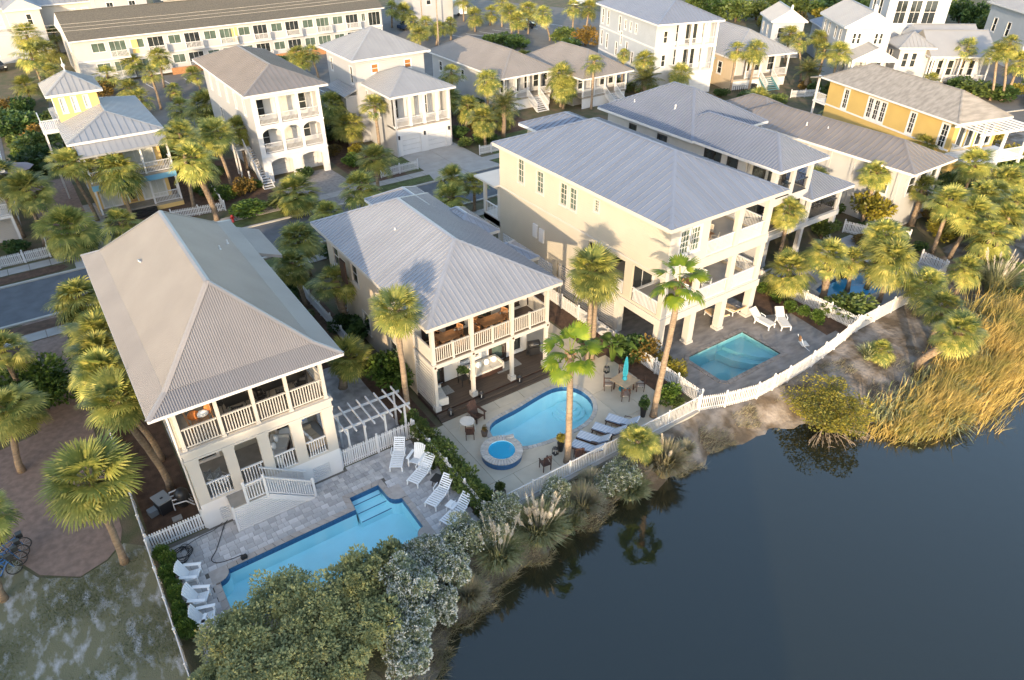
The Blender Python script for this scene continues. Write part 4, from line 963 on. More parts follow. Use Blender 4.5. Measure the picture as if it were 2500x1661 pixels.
for k in range(3):   # slatted screens under the left side
    y0, y1 = 4.1 - 2.05 * k + 4.2, 4.1 - 2.05 * k + 6.0
    for i in range(13):
        mb = MB(); mb.box(-0.02, 0.04, y0, y1, 0.15 + 0.18 * i, 0.15 + 0.18 * i + 0.12); mb.build('screen_slat', M['cream'], C.t)
    mb = MB(); mb.box(-0.06, 0.1, y1, y1 + 0.25, 0, 2.5); mb.build('pier', M['cream'], C.t)
C.wall((Wd, 0), (Wd, 18.15), 2.5, 9.42, M['cream_side'], [(0.5, 3.6, 0.7, 3.1, 'open'), (0.5, 3.6, 3.95, 6.6, 'open')])
C.wall((Wd, 18.15), (0, 18.15), 0, 9.42, M['cream_side'])
# front: pair of windows top left, open porches elsewhere
C.wall((0, 0), (Wd, 0), 2.5, 9.42, M['cream'], [(0.85, 1.65, 4.75, 6.35, 'win', {'grid': (3, 4), 'bar': 0.03, 'glass': M['glass_green']}), (1.78, 2.58, 4.75, 6.35, 'win', {'grid': (3, 4), 'bar': 0.03, 'glass': M['glass_green']}),
        (3.4, 6.0, 3.95, 6.55, 'open'), (6.45, 8.85, 3.95, 6.55, 'open'), (0.4, 2.9, 0.55, 3.2, 'open'), (3.3, 6.1, 0.55, 3.2, 'open'), (6.55, 8.9, 0.55, 3.2, 'open')], th=0.3)
C.wall((0.2, 3.6), (9.15, 3.6), 2.5, 9.4, M['cream'], [(3.6, 5.2, 4.0, 6.2, 'slider', {'grid': (2, 1), 'sill': False, 'sash': M['black']}), (6.6, 7.4, 4.6, 6.2, 'win', {'sash': M['black']}), (7.8, 8.6, 4.6, 6.2, 'win', {'sash': M['black']}), (0.6, 2.6, 0.6, 2.8, 'slider', {'grid': (2, 1), 'sill': False}), (3.6, 5.6, 0.6, 2.8, 'slider', {'grid': (2, 1), 'sill': False}), (6.7, 8.4, 0.6, 2.8, 'slider', {'grid': (2, 1), 'sill': False})])
C.block('porch_floor', M['concrete'], 0.05, 9.3, 0.05, 7.3, 2.86, 2.98); C.block('balcony_floor', M['concrete'], 3.05, 9.3, 0.31, 3.6, 6.25, 6.36); C.block('porch_ceiling', M['cream'], 0.2, 9.2, 0.31, 3.55, 5.75, 5.83)
C.block('partition', M['cream'], 2.95, 3.05, 0.31, 3.5, 6.3, 9.35)
mb = MB(); mb.box(-0.08, Wd + .08, -0.10, 0.42, 2.46, 2.98); mb.box(-0.1, 0.25, 0.43, 7.2, 2.46, 2.97); mb.box(9.1, 9.45, 0.43, 5.2, 2.46, 2.97); mb.build('edge_beam', M['cream'], C.t)
mb = MB(); mb.box(-0.05, Wd + .05, -0.06, 0.0, 5.8, 6.42); mb.build('band_board', M['cream'], C.t)
for x in (0.25, 3.1, 6.1, 9.1): C.column(x, 0.2, 0, 2.47, 0.5, M['cream'], 0.06, 0.0, name='pier', bh=0.2)
for x in (0.25, 9.1): C.column(x, 4.0, 0, 2.47, 0.45, M['cream'], name='pier')
for x in (3.1, 6.1): C.column(x, 4.2, 0, 2.85, 0.4, M['cream'], name='pier')
C.wall((0.2, 7.3), (9.15, 7.3), 0, 2.85, M['cream_side'], [(1.0, 2.2, 0.05, 2.2, 'door', {'mat': M['white']}), (4.0, 6.0, 0.05, 2.2, 'slider', {'grid': (2, 1), 'sill': False})])
for a, b, z in ((0.42, 2.88, 2.98), (3.32, 6.08, 2.98), (6.57, 8.88, 2.98), (3.42, 5.98, 6.36), (6.47, 8.83, 6.36)): C.rail((a, 0.1), (b, 0.1), z, 1.1, M['white'], 0.115, 0.04)
for a, b in ((17.75 - 15.3 + 0.0, 0.4),): pass
C.rail((0.08, 2.75), (0.08, 0.42), 2.98, 1.1, M['white'], 0.115, 0.04); C.rail((0.08, 7.1), (0.08, 3.6), 2.98, 1.1, M['white'], 0.115, 0.04)
C.rail((Wd - .08, 0.5), (Wd - .08, 3.5), 2.98, 1.1, M['white'], 0.115, 0.04); C.rail((Wd - .08, 0.5), (Wd - .08, 3.5), 6.36, 1.1, M['white'], 0.115, 0.04)
mb = MB(); mb.box(-0.14, -0.02, 13.0, 13.55, 3.5, 4.55); mb.box(-0.14, -0.02, 12.2, 12.75, 3.4, 4.45); mb.build('meter_boxes', M['white'], C.t)
# lower porch wing at the street end of the left side
C.wall((0.0, 20.6), (0.0, 18.17), 2.4, 5.85, M['cream'], [(0.35, 2.1, 0.6, 3.1, 'open')])
C.block('rear_porch', M['cream'], 0.0, 5.3, 18.2, 20.6, 2.3, 2.9); C.block('rear_porch_roof', M['cream'], -0.5, 5.3, 18.2, 21.2, 5.86, 6.0); C.rail((0.04, 20.3), (0.04, 18.5), 2.95, 1.1, M['white'], 0.2, 0.03)
C.block('rear_porch_wall', M['cream_side'], 2.2, 5.2, 18.2, 20.5, 2.91, 5.85)
for y in (18.4, 20.4): C.column(0.2, y, 0, 2.3, 0.3, M['cream'], name='pier')
# ---------------- house D: white, black railings, bluish roof
D = House('beach_house', 'white three-storey house with black balcony railings and silver roof behind the cream house', 44.8, 30.4)
D.hip(-0.65, 5.15, -0.75, 12.0, 8.2, 9.73, M['roof_blue'], 0.28, False, rib=(0.06, 0.07))
D.hip(-0.8, 8.6, 7.8, 19.6, 8.2, 10.7, M['roof_blue'], 0.28, False, rib=(0.06, 0.07), name='rear_roof')
D.hip(4.0, 9.6, -0.9, 6.6, 4.95, 6.1, M['roof_blue'], 0.3, False, rib=(0.06, 0.07), name='side_roof')
gb = {'grid': (1, 1), 'sash': M['black'], 'trim': M['black'], 'sill': False}
D.wall((0, 19), (0, 0), 0, 8.1, M['stucco'], [(6.6, 7.6, 6.5, 7.4, 'win', gb), (12.0, 12.7, 5.8, 7.7, 'win', gb), (12.9, 13.6, 5.8, 7.7, 'win', gb), (14.4, 15.3, 5.6, 7.7, 'win', gb), (16.2, 18.6, 5.6, 7.8, 'open'), (16.2, 18.6, 2.9, 4.9, 'open'), (3, 3.8, 5.8, 7.4, 'win', gb)])
D.wall((0, 0), (4.6, 0), 2.6, 8.1, M['stucco'], [(0.4, 2.1, 2.95, 5.1, 'open'), (2.5, 4.2, 2.95, 5.1, 'open'), (0.4, 2.1, 0.3, 2.3, 'open'), (2.5, 4.2, 0.3, 2.3, 'open')], th=0.25)
D.wall((4.6, 0), (4.6, 8), 5.0, 8.1, M['stucco'], [(0.3, 2.2, 0.55, 2.7, 'open')])
D.wall((8.0, 7.9), (8.0, 19), 0, 8.1, M['stucco']); D.wall((4.6, 8.4), (8.0, 8.4), 5.0, 8.1, M['stucco'], W4([(1, 2, 1, 2.4)], **{'sash': M['black']})); D.wall((8, 19), (0, 19), 0, 8.1, M['stucco'])
D.wall((0.2, 2.6), (4.5, 2.6), 2.6, 8.1, M['stucco'], [(0.5, 2.0, 2.95, 5.0, 'slider', {'grid': (2, 1), 'sash': M['black'], 'trim': M['black'], 'sill': False}), (2.6, 3.8, 2.95, 5.0, 'glassdoor', gb), (0.6, 3.6, 0.3, 2.3, 'slider', {'grid': (3, 1), 'sash': M['black'], 'trim': M['black'], 'sill': False})])
D.block('balcony_floor', M['porch_floor'], 0.05, 4.55, 0.26, 2.6, 5.3, 5.5); D.block('porch_floor', M['porch_floor'], 0.0, 9.0, -0.3, 6.0, 2.45, 2.75)
mb = MB(); mb.box(-0.1, 9.1, -0.45, -0.1, 2.3, 2.76); mb.build('edge_beam', M['stucco'], D.t)
for x in (0.2, 4.5, 8.8): D.column(x, -0.2, 0, 2.3, 0.36, M['stucco'], 0.04, name='pier')
for x in (4.75, 8.8): D.column(x, -0.25, 2.76, 4.85, 0.3, M['stucco'], 0.04, 0.05)
D.column(8.8, 5.8, 0, 4.85, 0.3, M['stucco'])
D.wall((4.62, 3.0), (8.6, 3.0), 2.76, 4.9, M['stucco'], [(0.6, 2.4, 0.05, 2.0, 'slider', {'grid': (2, 1), 'sash': M['black'], 'trim': M['black'], 'sill': False})])
D.wall((0.3, 4.5), (8.6, 4.5), 0, 2.45, M['stucco'], [(0.6, 2.6, 0.1, 2.1, 'slider', {'grid': (2, 1), 'sash': M['black'], 'trim': M['black'], 'sill': False}), (4.6, 6.4, 0.1, 2.1, 'slider', {'grid': (2, 1), 'sash': M['black'], 'trim': M['black'], 'sill': False})])
for a, b, z in ((0.45, 2.05, 5.5), (2.55, 4.15, 5.5), (0.45, 2.05, 2.78), (2.55, 4.15, 2.78), (4.9, 8.65, 2.78)): D.rail((a, 0.02 if z > 3 or a < 4 else -0.25), (b, 0.02 if z > 3 or a < 4 else -0.25), z, 1.05, M['black'], 0.13, 0.025)
D.rail((8.8, 0.0), (8.8, 5.7), 2.78, 1.05, M['black'], 0.13, 0.025); D.rail((0.1, 2.7), (0.1, 0.4), 5.5, 1.0, M['black'], 0.13, 0.025); D.rail((4.55, 0.3), (4.55, 2.2), 5.5, 1.05, M['black'], 0.13, 0.025)
D.vent_pipe(1.5, 12.2, 9.35, 0.4, 0.07); D.vent_pipe(0.8, 16.5, 9.1, 0.25, 0.04)
# ------------------------------------------------------------------ further houses of the waterfront row
# long low white house with taupe seams
L = House('beach_house', 'long white stucco house with taupe standing-seam roof beside the yellow house', 59.6, 28.0)
L.hip(-0.6, 6.1, -0.8, 19.5, 5.5, 6.9, M['roof_tan'], 0.55, True, rib=(0.06, 0.07), skip=(1, 2), crease=(1.5, 0.55), fascia=0.2)
L.hip(1.2, 6.4, 15.5, 22.5, 5.6, 6.9, M['roof_tan'], 0.55, False, name='rear_roof')
L.wall((0, 19), (0, 0), 0, 5.4, M['stucco'], W4([(2, 2.9, 3.6, 4.6), (6, 7, 3.2, 4.6), (9.0, 9.8, 3.2, 4.6), (16.5, 17.6, 2.9, 4.6)], glass=M['glass_green']) )
for y in (0.5, 2.6, 4.8, 7.2, 9.6): L.block('pilaster', M['stucco'], -0.12, -0.002, y, y + 0.3, 0, 5.38)
L.wall((0, 0), (5.5, 0), 0, 5.4, M['stucco'], W4([(0.6, 1.6, 3.2, 4.7), (2.2, 3.3, 3.2, 4.7), (4, 5, 3.2, 4.7)])); L.wall((5.5, 0), (5.5, 19), 0, 5.4, M['stucco']); L.wall((5.5, 19), (0, 19), 0, 5.4, M['stucco'])
for x, y in ((1.2, 11.2), (1.6, 9.2)): L.vent_pipe(x, y, 6.25, 0.3, 0.05)
# ochre yellow house, turned a little towards the bend
Y = House('beach_house', 'ochre yellow house with weathered grey shingle roof and white pergola porch', 75.9, 32.6, radians(-14.5))
Y.hip(-0.6, 6.6, -0.7, 19.0, 5.6, 7.6, M['shingle'], 0, caps_m=M['shingle'], fascia=0.18)
Y.hip(3.0, 8.4, 5.5, 13.5, 5.3, 6.6, M['shingle'], 0, axis='x', name='side_roof')
tw = {'tw': 0.14, 'grid': (2, 4), 'bar': 0.03}
Y.wall((0, 18), (0, 0), 0, 5.5, M['yellow'], [(2.6, 3.3, 2.9, 5.0, 'win', tw), (6.4, 7.1, 2.9, 5.0, 'win', tw), (7.35, 8.05, 2.9, 5.0, 'win', tw), (8.3, 9.0, 2.9, 5.0, 'win', tw), (12.4, 13.1, 2.9, 5.0, 'win', tw), (16.5, 17.3, 2.7, 5.0, 'win', tw)])
mb = MB(); mb.box(-0.04, 0, 0, 18, 2.55, 2.72); mb.build('band_board', M['white'], Y.t)
Y.wall((0, 0), (6, 0), 0, 5.5, M['yellow'], [(0.7, 1.5, 2.8, 5.0, 'glassdoor', {'grid': (1, 1), 'sill': False}), (2.0, 2.8, 2.8, 5.0, 'glassdoor', {'grid': (1, 1), 'sill': False}), (3.3, 4.1, 2.8, 5.0, 'glassdoor', {'grid': (1, 1), 'sill': False}), (4.6, 5.4, 2.8, 5.0, 'win')])
Y.wall((6, 0), (6, 18), 0, 5.5, M['yellow']); Y.wall((6, 18), (0, 18), 0, 5.5, M['yellow'])
Y.block('rear_porch_floor', M['white'], -0.05, 6.0, 18.0, 20.2, 2.4, 2.6)
for x in (0.1, 3.0, 5.9): Y.column(x, 20.0, 0, 5.5, 0.2, M['white'])
Y.shed(-0.6, 6.6, 18.6, 20.8, 5.2, 5.75, M['shingle'], 0, 'back', name='rear_porch_roof'); Y.rail((0.1, 20.0), (0.1, 18.2), 2.6, 1.0, M['white'], 0.13)
Y.block('front_deck', M['white'], -0.3, 6.4, -3.4, -0.02, 2.2, 2.45)
for x in (0.0, 3.0, 6.1): Y.column(x, -3.2, 0, 5.1, 0.22, M['white'], name='pergola_post'); Y.rail((x + .1, -3.25), (x + 2.85, -3.25), 2.45, 1.0, M['white'], 0.12) if x < 6 else None
mb = MB(); mb.box(-0.5, 6.6, -3.3, -3.15, 5.1, 5.3); mb.box(-0.5, 6.6, -0.4, -0.25, 5.1, 5.3); mb.build('pergola_beam', M['white'], Y.t)
for i in range(10): mb = MB(); mb.box(-0.3 + 0.72 * i, -0.22 + 0.72 * i, -3.8, -0.1, 5.3, 5.44); mb.build('pergola_rafter', M['white'], Y.t)
Y.rail((0, -0.2), (0, -3.1), 2.45, 1.0, M['white'], 0.12)
# ------------------------------------------------------------------ across the street
# yellow house with the little tower
T = House('beach_house', 'yellow house with a small square tower and silver seamed roofs, across the street', 3.0, 71.3)
T.hip(-0.75, 7.2, -0.6, 12.5, 7.0, 8.3, M['roof_grey'], 0.55, True, rib=(0.045, 0.06), skip=(2,), trim=M['white'])
T.shed(-0.2, 7.05, -1.85, -0.35, 6.1, 6.85, M['roof_grey'], 0.5, 'front', single=True)
T.wall((0, 11.5), (0, 0), 0, 6.9, M['yellow2'], W4([(2, 3, 4, 5.5), (6, 7, 4, 5.5), (5, 6, 1, 2.5)])); T.wall((0, 0), (6.4, 0), 0.4, 6.9, M['yellow2'], [(0.5, 2.0, 0.3, 2.2, 'slider', {'grid': (2, 1), 'glass': M['curtain'], 'sill': False}), (2.7, 3.4, 0.3, 2.2, 'door', {'mat': M['wood']}), (4.0, 6.0, 0.3, 2.2, 'slider', {'grid': (3, 1), 'glass': M['curtain'], 'sill': False}), (0.6, 2.2, 3.4, 5.4, 'slider', {'grid': (2, 1), 'glass': M['curtain'], 'sill': False}), (3.4, 5.8, 3.4, 5.4, 'slider', {'grid': (3, 1), 'glass': M['curtain'], 'sill': False})])
T.wall((6.4, 0), (6.4, 11.5), 0, 6.9, M['yellow2']); T.wall((6.4, 11.5), (0, 11.5), 0, 6.9, M['yellow2'])
T.block('porch_floor', M['porch_floor'], 0.0, 7.0, -1.5, 0, 0.4, 0.6); T.block('balcony_floor', M['porch_floor'], 0.0, 7.0, -1.5, 0, 3.35, 3.55); T.block('porch_base', M['yellow2'], 4.6, 7.0, -1.52, -1.4, 0.0, 0.4)
for x in (0.1, 2.3, 4.6, 6.9): T.column(x, -1.4, 0.6, 3.35, 0.16, M['white']); T.column(x, -1.4, 3.55, 6.1, 0.16, M['white'])
for a in (0.2, 2.4, 4.7): T.rail((a, -1.4), (a + 2.1, -1.4), 3.55, 1.0, M['white'], 0.13)
T.rail((4.7, -1.4), (6.8, -1.4), 0.6, 1.0, M['white'], 0.13); T.rail((6.9, -1.3), (6.9, -0.1), 3.55, 1.0, M['white'], 0.13); T.rail((6.9, -1.3), (6.9, -0.1), 0.6, 1.0, M['white'], 0.13)
mb = MB(); mb.box(-0.05, 7.05, -1.5, -1.3, 2.85, 3.34); mb.build('awning', M['blue'], T.t)
for k in range(3): mb = MB(); mb.box(2.4, 4.5, -1.9 - .35 * k, -1.52 - .35 * k, 0, 0.48 - 0.14 * k); mb.build('step', M['black'], T.t)
T.boxwall(-0.3, 3.3, 6.0, 10.2, 6.8, 9.7, M['yellow2'], front=W4([(0.45, 0.85, 1.2, 2.5), (1.4, 1.8, 1.2, 2.5), (2.4, 2.8, 1.4, 2.5)], glass=M['curtain'], grid=(1, 2), tw=0.06), left=[(1.0, 2.6, 0.2, 2.4, 'door', {'mat': M['white']})])
T.hip(-0.85, 3.8, 5.4, 10.8, 9.75, 11.1, M['roof_grey'], 0.5, True, rib=(0.045, 0.06), name='tower_roof', inset=2.3, skip=(2,))
mb = MB(); mb.lathe([(0.05, 0), (0.05, 0.3), (0.16, 0.45), (0.16, 0.6), (0.04, 0.7), (0.03, 1.2)], n=8); mb.build('finial', M['white'], T.t, loc=(1.5, 8.1, 11.1))
T.block('tower_balcony', M['white'], -2.0, -0.35, 6.2, 9.8, 6.3, 6.5); T.rail((-1.9, 9.7), (-1.9, 6.3), 6.5, 1.0, M['white'], 0.14); T.rail((-1.9, 6.3), (-0.4, 6.3), 6.5, 1.0, M['white'], 0.14)
for y in (6.3, 9.7): T.column(-1.85, y, 0, 6.3, 0.14, M['white'])
# white three-storey house with arched loggias
E = House('beach_house', 'white three-storey house with arched loggias and brown seamed hip roof', 18.2, 70.3)
E.hip(-0.7, 7.6, -0.7, 18.0, 8.9, 10.5, M['roof_tan'], 0.5, True, rib=(0.045, 0.07), skip=(1, 2, 3), trim=M['white'])
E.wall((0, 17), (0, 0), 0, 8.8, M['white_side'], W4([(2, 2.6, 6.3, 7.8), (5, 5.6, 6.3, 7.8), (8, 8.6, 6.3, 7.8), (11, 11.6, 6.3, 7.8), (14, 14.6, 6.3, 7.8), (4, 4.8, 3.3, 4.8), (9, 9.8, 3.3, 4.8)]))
e3 = [(0.5, 2.35), (2.65, 4.35), (4.65, 6.5)]
E.wall((0, 0), (6.85, 0), 0, 8.8, M['white'], [(a, b, 5.75, 8.25, 'open') for a, b in e3] + [(a, b, 2.95, 5.35, 'open') for a, b in e3] + [(0.8, 3.0, 0.02, 2.3, 'open'), (3.9, 6.2, 0.02, 2.3, 'open')], th=0.25)
for a, b in e3: arch(E, a, b, 0.0, 4.85, 5.35, M['white']); E.rail((a + .02, .08), (b - .02, .08), 2.98, 1.0, M['white'], 0.12); E.rail((a + .02, .08), (b - .02, .08), 5.78, 1.0, M['white'], 0.12)
for a, b in ((0.8, 3.0), (3.9, 6.2)): arch(E, a, b, 0.0, 1.95, 2.3, M['white'])
E.wall((6.85, 0), (6.85, 17), 0, 8.8, M['white_side']); E.wall((6.85, 17), (0, 17), 0, 8.8, M['white_side'], W4([(1, 2, 6, 7.5), (4, 5, 6, 7.5)]))
E.wall((0.1, 1.9), (6.75, 1.9), 0, 8.8, M['white'], [(0.9, 3.0, 0.02, 2.1, 'garage'), (3.9, 6.1, 0.02, 2.1, 'garage'), (0.6, 1.6, 3.0, 5.0, 'win'), (2.7, 4.0, 3.0, 5.1, 'glassdoor', {'grid': (2, 1), 'glass': M['curtain'], 'sill': False}), (4.9, 5.9, 3.3, 5.0, 'win'), (0.6, 1.6, 6.0, 7.8, 'win'), (2.7, 4.0, 5.85, 7.9, 'glassdoor', {'grid': (2, 1), 'glass': M['curtain'], 'sill': False}), (4.9, 5.9, 6.0, 7.8, 'win')])
E.block('loggia_floor', M['porch_floor'], 0.1, 6.75, 0.26, 1.88, 2.7, 2.94); E.block('loggia_floor', M['porch_floor'], 0.1, 6.75, 0.26, 1.88, 5.5, 5.74)
mb = MB(); mb.box(-0.05, 6.9, -0.06, 0, 2.55, 2.72); mb.box(-0.05, 6.9, -0.06, 0, 5.42, 5.56); mb.build('band_board', M['white'], E.t)
for k in range(2): E.stairs(-0.2 - 0.0, 3.2 - 2.4 * k, 2.9 - 1.45 * k, (0, -1), 1.0, 8, 0.18, 0.27, M['white']); E.rail((-0.75, 3.2 - 2.4 * k), (-0.75, 1.04 - 2.4 * k), 2.9 - 1.45 * k, 1.0, M['white'], 0.13, slope=-1.45)
E.block('stair_landing', M['white'], -1.6, -0.1, 3.2, 4.6, 2.75, 2.88); E.rail((-1.55, 4.5), (-1.55, 3.2), 2.88, 1.0, M['white'], 0.13)
for x, y in ((-1.5, 3.3), (-1.5, 4.5), (-1.4, 0.8)): E.column(x, y, 0, 2.75 if y > 3 else 1.4, 0.14, M['white'])
# white house with two pyramid roofs and a double garage
F = House('beach_house', 'white house with two ribbed pyramid roofs above twin garage doors', 32.6, 70.6)
F.hip(-0.5, 7.5, -1.4, 8.0, 6.6, 8.3, M['roof_white'], 0.45, True, rib=(0.05, 0.05), skip=(1, 2), inset=4.2, name='roof')
F.hip(-1.5, 8.2, 5.2, 14.6, 9.2, 11.5, M['roof_white'], 0.45, True, rib=(0.05, 0.05), skip=(1, 2), inset=4.6, name='tower_roof')
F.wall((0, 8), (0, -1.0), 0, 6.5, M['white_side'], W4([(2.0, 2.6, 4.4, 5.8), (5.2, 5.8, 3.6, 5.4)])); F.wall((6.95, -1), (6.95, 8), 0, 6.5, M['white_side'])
F.wall((0, -0.9), (6.95, -0.9), 0, 2.95, M['white'], [(0.75, 3.0, 0.02, 2.2, 'garage'), (3.95, 6.2, 0.02, 2.2, 'garage')])
F.wall((0, 1.0), (6.95, 1.0), 3.0, 6.5, M['white'], [(0.8, 1.5, 0.6, 2.6, 'win'), (2.5, 3.6, 0.1, 2.5, 'glassdoor', {'grid': (2, 1), 'glass': M['curtain'], 'sill': False}), (4.4, 5.1, 0.6, 2.6, 'win'), (5.7, 6.5, 0.1, 2.5, 'glassdoor', {'grid': (1, 1), 'glass': M['curtain'], 'sill': False})])
F.block('balcony_floor', M['porch_floor'], 0.0, 6.95, -0.95, 1.0, 2.96, 3.12)
for x in (0.15, 2.0, 3.7, 5.3, 6.8): F.column(x, -0.75, 3.12, 6.45, 0.3, M['white'], 0.03)
for a, b in ((0.3, 1.85), (2.15, 3.55), (3.85, 5.15), (5.45, 6.65)): F.rail((a, -0.8), (b, -0.8), 3.12, 1.0, M['white'], 0.13)
F.boxwall(-0.9, 7.6, 5.8, 14.0, 0, 9.1, M['white_side'], front=W4([(1.9, 2.7, 7.5, 8.4), (6.0, 6.8, 7.5, 8.4)], glass=mat('amber_glass', (0.30, 0.13, 0.04), 0.2)), left=W4([(1.0, 1.6, 6.8, 8.2), (6.5, 7.2, 6.4, 8.2)]))
for x in (0.35, 3.5, 6.6): mb = MB(); mb.box(x - .08, x + .08, -1.05, -0.9, 1.9, 2.3); mb.build('wall_lamp', M['black'], F.t)
F.shed(-2.6, -0.95, 6.0, 11.5, 5.4, 6.0, M['roof_white'], 0.45, 'left', name='side_roof'); F.block('side_bay', M['white_side'], -2.3, -0.92, 6.3, 11.2, 0, 5.3)
# two tan-roofed cottages
def cottage(label, x, y, wd, dp, ze, zr, steps):
    h = House('cottage', label, x, y, cat='house', group='tan roofed cottages across the street')
    h.hip(-0.6, wd + .6, -0.6, dp + .6, ze, zr, M['roof_plain'], 0.35, False, rib=(0.04, 0.03), trim=M['white'])
    h.wall((0, dp), (0, 1.9), 0, ze - .05, M['white_side'], W4([(2, 2.8, 2.2, 3.5), (5, 5.8, 2.2, 3.5), (8, 8.8, 2.2, 3.5)])); h.wall((wd, 1.9), (wd, dp), 0, ze - .05, M['white_side']); h.wall((wd, dp), (0, dp), 0, ze - .05, M['white_side'])
    h.wall((0, 2.0), (wd, 2.0), 0, ze - .05, M['white_side'], [(0.8, 1.7, 2.0, 3.6, 'win'), (3.0, 3.9, 1.55, 3.6, 'door', {'mat': M['white']}), (4.6, 5.5, 2.0, 3.6, 'win'), (wd - 1.5, wd - .6, 2.0, 3.6, 'win')])
    h.block('porch_floor', M['porch_floor'], 0, wd, 0, 2.0, 1.3, 1.5); h.block('porch_skirt', M['white'], 0.1, wd - .1, 0.12, 0.2, 0, 1.3)
    for i in range(5): h.column(0.1 + (wd - .2) * i / 4, 0.1, 1.5, ze - .1, 0.18, M['white'])
    for i in range(4):
        if i == steps: continue
        h.rail((0.2 + (wd - .2) * i / 4, 0.1), ((wd - .2) * (i + 1) / 4, 0.1), 1.5, 0.95, M['white'], 0.12)
    x0 = 0.1 + (wd - .2) * (steps + .5) / 4
    h.stairs(x0, 0.0, 1.5, (0, -1), 1.7, 8, 0.18, 0.28, M['white'])
    for k in (-1, 1): h.rail((x0 + k * .9, 0.0), (x0 + k * .9, -2.2), 1.5, 0.95, M['white'], 0.14, slope=-1.42)
    return h
cottage('white cottage with a tan hip roof beside the twin-garage house', 51.4, 76.6, 7.6, 18.5, 4.5, 6.75, 2)
cottage('white cottage with tan hip roof and a porch stair, left of the pale grey house', 60.7, 72.1, 7.6, 13.5, 4.0, 6.4, 2)
# pale grey three-storey house with white stacked porches
H = House('beach_house', 'pale grey three-storey house with white stacked porches and silver hip roof', 72.4, 71.6, radians(-15))
H.hip(-0.6, 9.6, -1.2, 17.5, 9.4, 11.6, M['roof_blue'], 0.5, False, rib=(0.05, 0.05), inset=4.5)
hw = {'tw': 0.1, 'grid': (1, 2)}
H.wall((0, 17), (0, 0), 0, 9.3, M['grey_side'], [(0.6, 1.2, 6.8, 8.8, 'win', hw), (2.4, 3.0, 6.8, 8.8, 'win', hw), (6.2, 6.8, 6.6, 8.6, 'win', hw), (8.0, 8.5, 7.2, 8.4, 'win', hw), (9.6, 10.1, 7.2, 8.4, 'win', hw), (11.2, 11.7, 7.2, 8.4, 'win', hw), (0.6, 1.2, 3.8, 5.8, 'win', hw), (2.4, 3.0, 3.6, 5.6, 'win', hw), (7.0, 7.5, 4.9, 6.7, 'win', hw), (8.8, 9.4, 3.8, 5.6, 'win', hw), (5.6, 6.2, 3.2, 5.0, 'win', hw), (10.6, 11.2, 3.0, 4.6, 'win', hw)])
mb = MB(); mb.box(-0.05, 0, 0, 17, 6.1, 6.3); mb.box(-0.05, 0, 0, 17, 2.9, 3.1); mb.build('band_board', M['white'], H.t)
H.wall((0, 0), (3.0, 0), 0, 9.3, M['grey_side'], [(1.2, 1.8, 6.8, 8.3, 'win', hw), (1.2, 1.8, 3.8, 5.3, 'win', hw)]); H.wall((9.0, 0), (9.0, 17), 0, 9.3, M['grey_side'])
H.wall((3.0, 0.8), (9.0, 0.8), 2.9, 9.3, M['white'], [(0.5, 1.2, 0.8, 2.8, 'win', hw), (2.0, 3.8, 0.2, 2.8, 'slider', {'grid': (3, 1), 'sill': False}), (4.6, 5.3, 0.8, 2.8, 'win', hw), (0.5, 1.2, 3.8, 6.0, 'win', hw), (2.0, 3.8, 3.4, 6.0, 'slider', {'grid': (3, 1), 'sill': False}), (4.6, 5.3, 3.8, 6.0, 'win', hw)])
H.block('porch_floor', M['white'], 3.0, 9.05, -0.8, 0.8, 2.75, 3.05); H.block('porch_floor', M['white'], 3.0, 9.05, -0.8, 0.8, 6.0, 6.3)
H.wall((3.0, -0.75), (9.0, -0.75), 0, 2.75, M['white'], [(0.6, 2.4, 0.02, 2.2, 'garage'), (3.2, 5.4, 0.02, 2.2, 'garage')])
for x in (3.1, 5.0, 7.0, 8.9): H.column(x, -0.65, 3.05, 6.0, 0.26, M['white']); H.column(x, -0.65, 6.3, 9.3, 0.26, M['white'])
for x in (3.2, 5.1, 7.1): H.rail((x, -0.7), (x + 1.75, -0.7), 6.3, 1.0, M['white'], 0.16, 0.03); H.rail((x, -0.7), (x + 1.75, -0.7), 3.05, 1.0, M['white'], 0.16, 0.03)
# cottage with blue stair
I = House('cottage', 'white cottage with pale ribbed roof and a blue-green porch stair', 83.4, 67.2, radians(-14))
I.hip(-0.6, 10.2, -0.6, 15.0, 4.5, 7.2, M['roof_white'], 0.5, False, rib=(0.05, 0.05), inset=4.4)
I.wall((0, 14.4), (0, 0), 0, 4.4, mat('tan_side_wall', (0.50, 0.40, 0.28), 0.8, 0.1, 1), W4([(3, 4, 1.8, 3.4), (8, 9, 1.8, 3.4), (11, 12, 1.8, 3.4)])); I.wall((9.6, 1.8), (9.6, 14.4), 0, 4.4, M['white_side'])  # left wall plain tan, the other walls white siding
for y in (4.0, 9.2): 
    mb = MB(); mb.add([(-0.02, y, 3.7), (-0.02, y + 1.4, 3.7), (-0.8, y + 1.4, 2.7), (-0.8, y, 2.7)], [(0, 1, 2, 3)]); mb.build('awning', M['blue'], I.t)
I.wall((0, 1.8), (9.6, 1.8), 0, 4.4, M['white_side'], [(1.0, 2.0, 1.8, 3.7, 'win'), (3.4, 4.4, 1.5, 3.7, 'door', {'mat': M['wood']}), (5.2, 6.4, 1.8, 3.7, 'win'), (7.4, 8.6, 1.8, 3.7, 'win')])
I.block('porch_floor', M['porch_floor'], 0, 9.6, 0, 1.8, 1.2, 1.45); I.block('porch_skirt', M['white'], 0.1, 9.5, 0.1, 0.18, 0, 1.2)
for i in range(5): I.column(0.1 + 2.35 * i, 0.1, 1.45, 4.4, 0.18, M['white'])
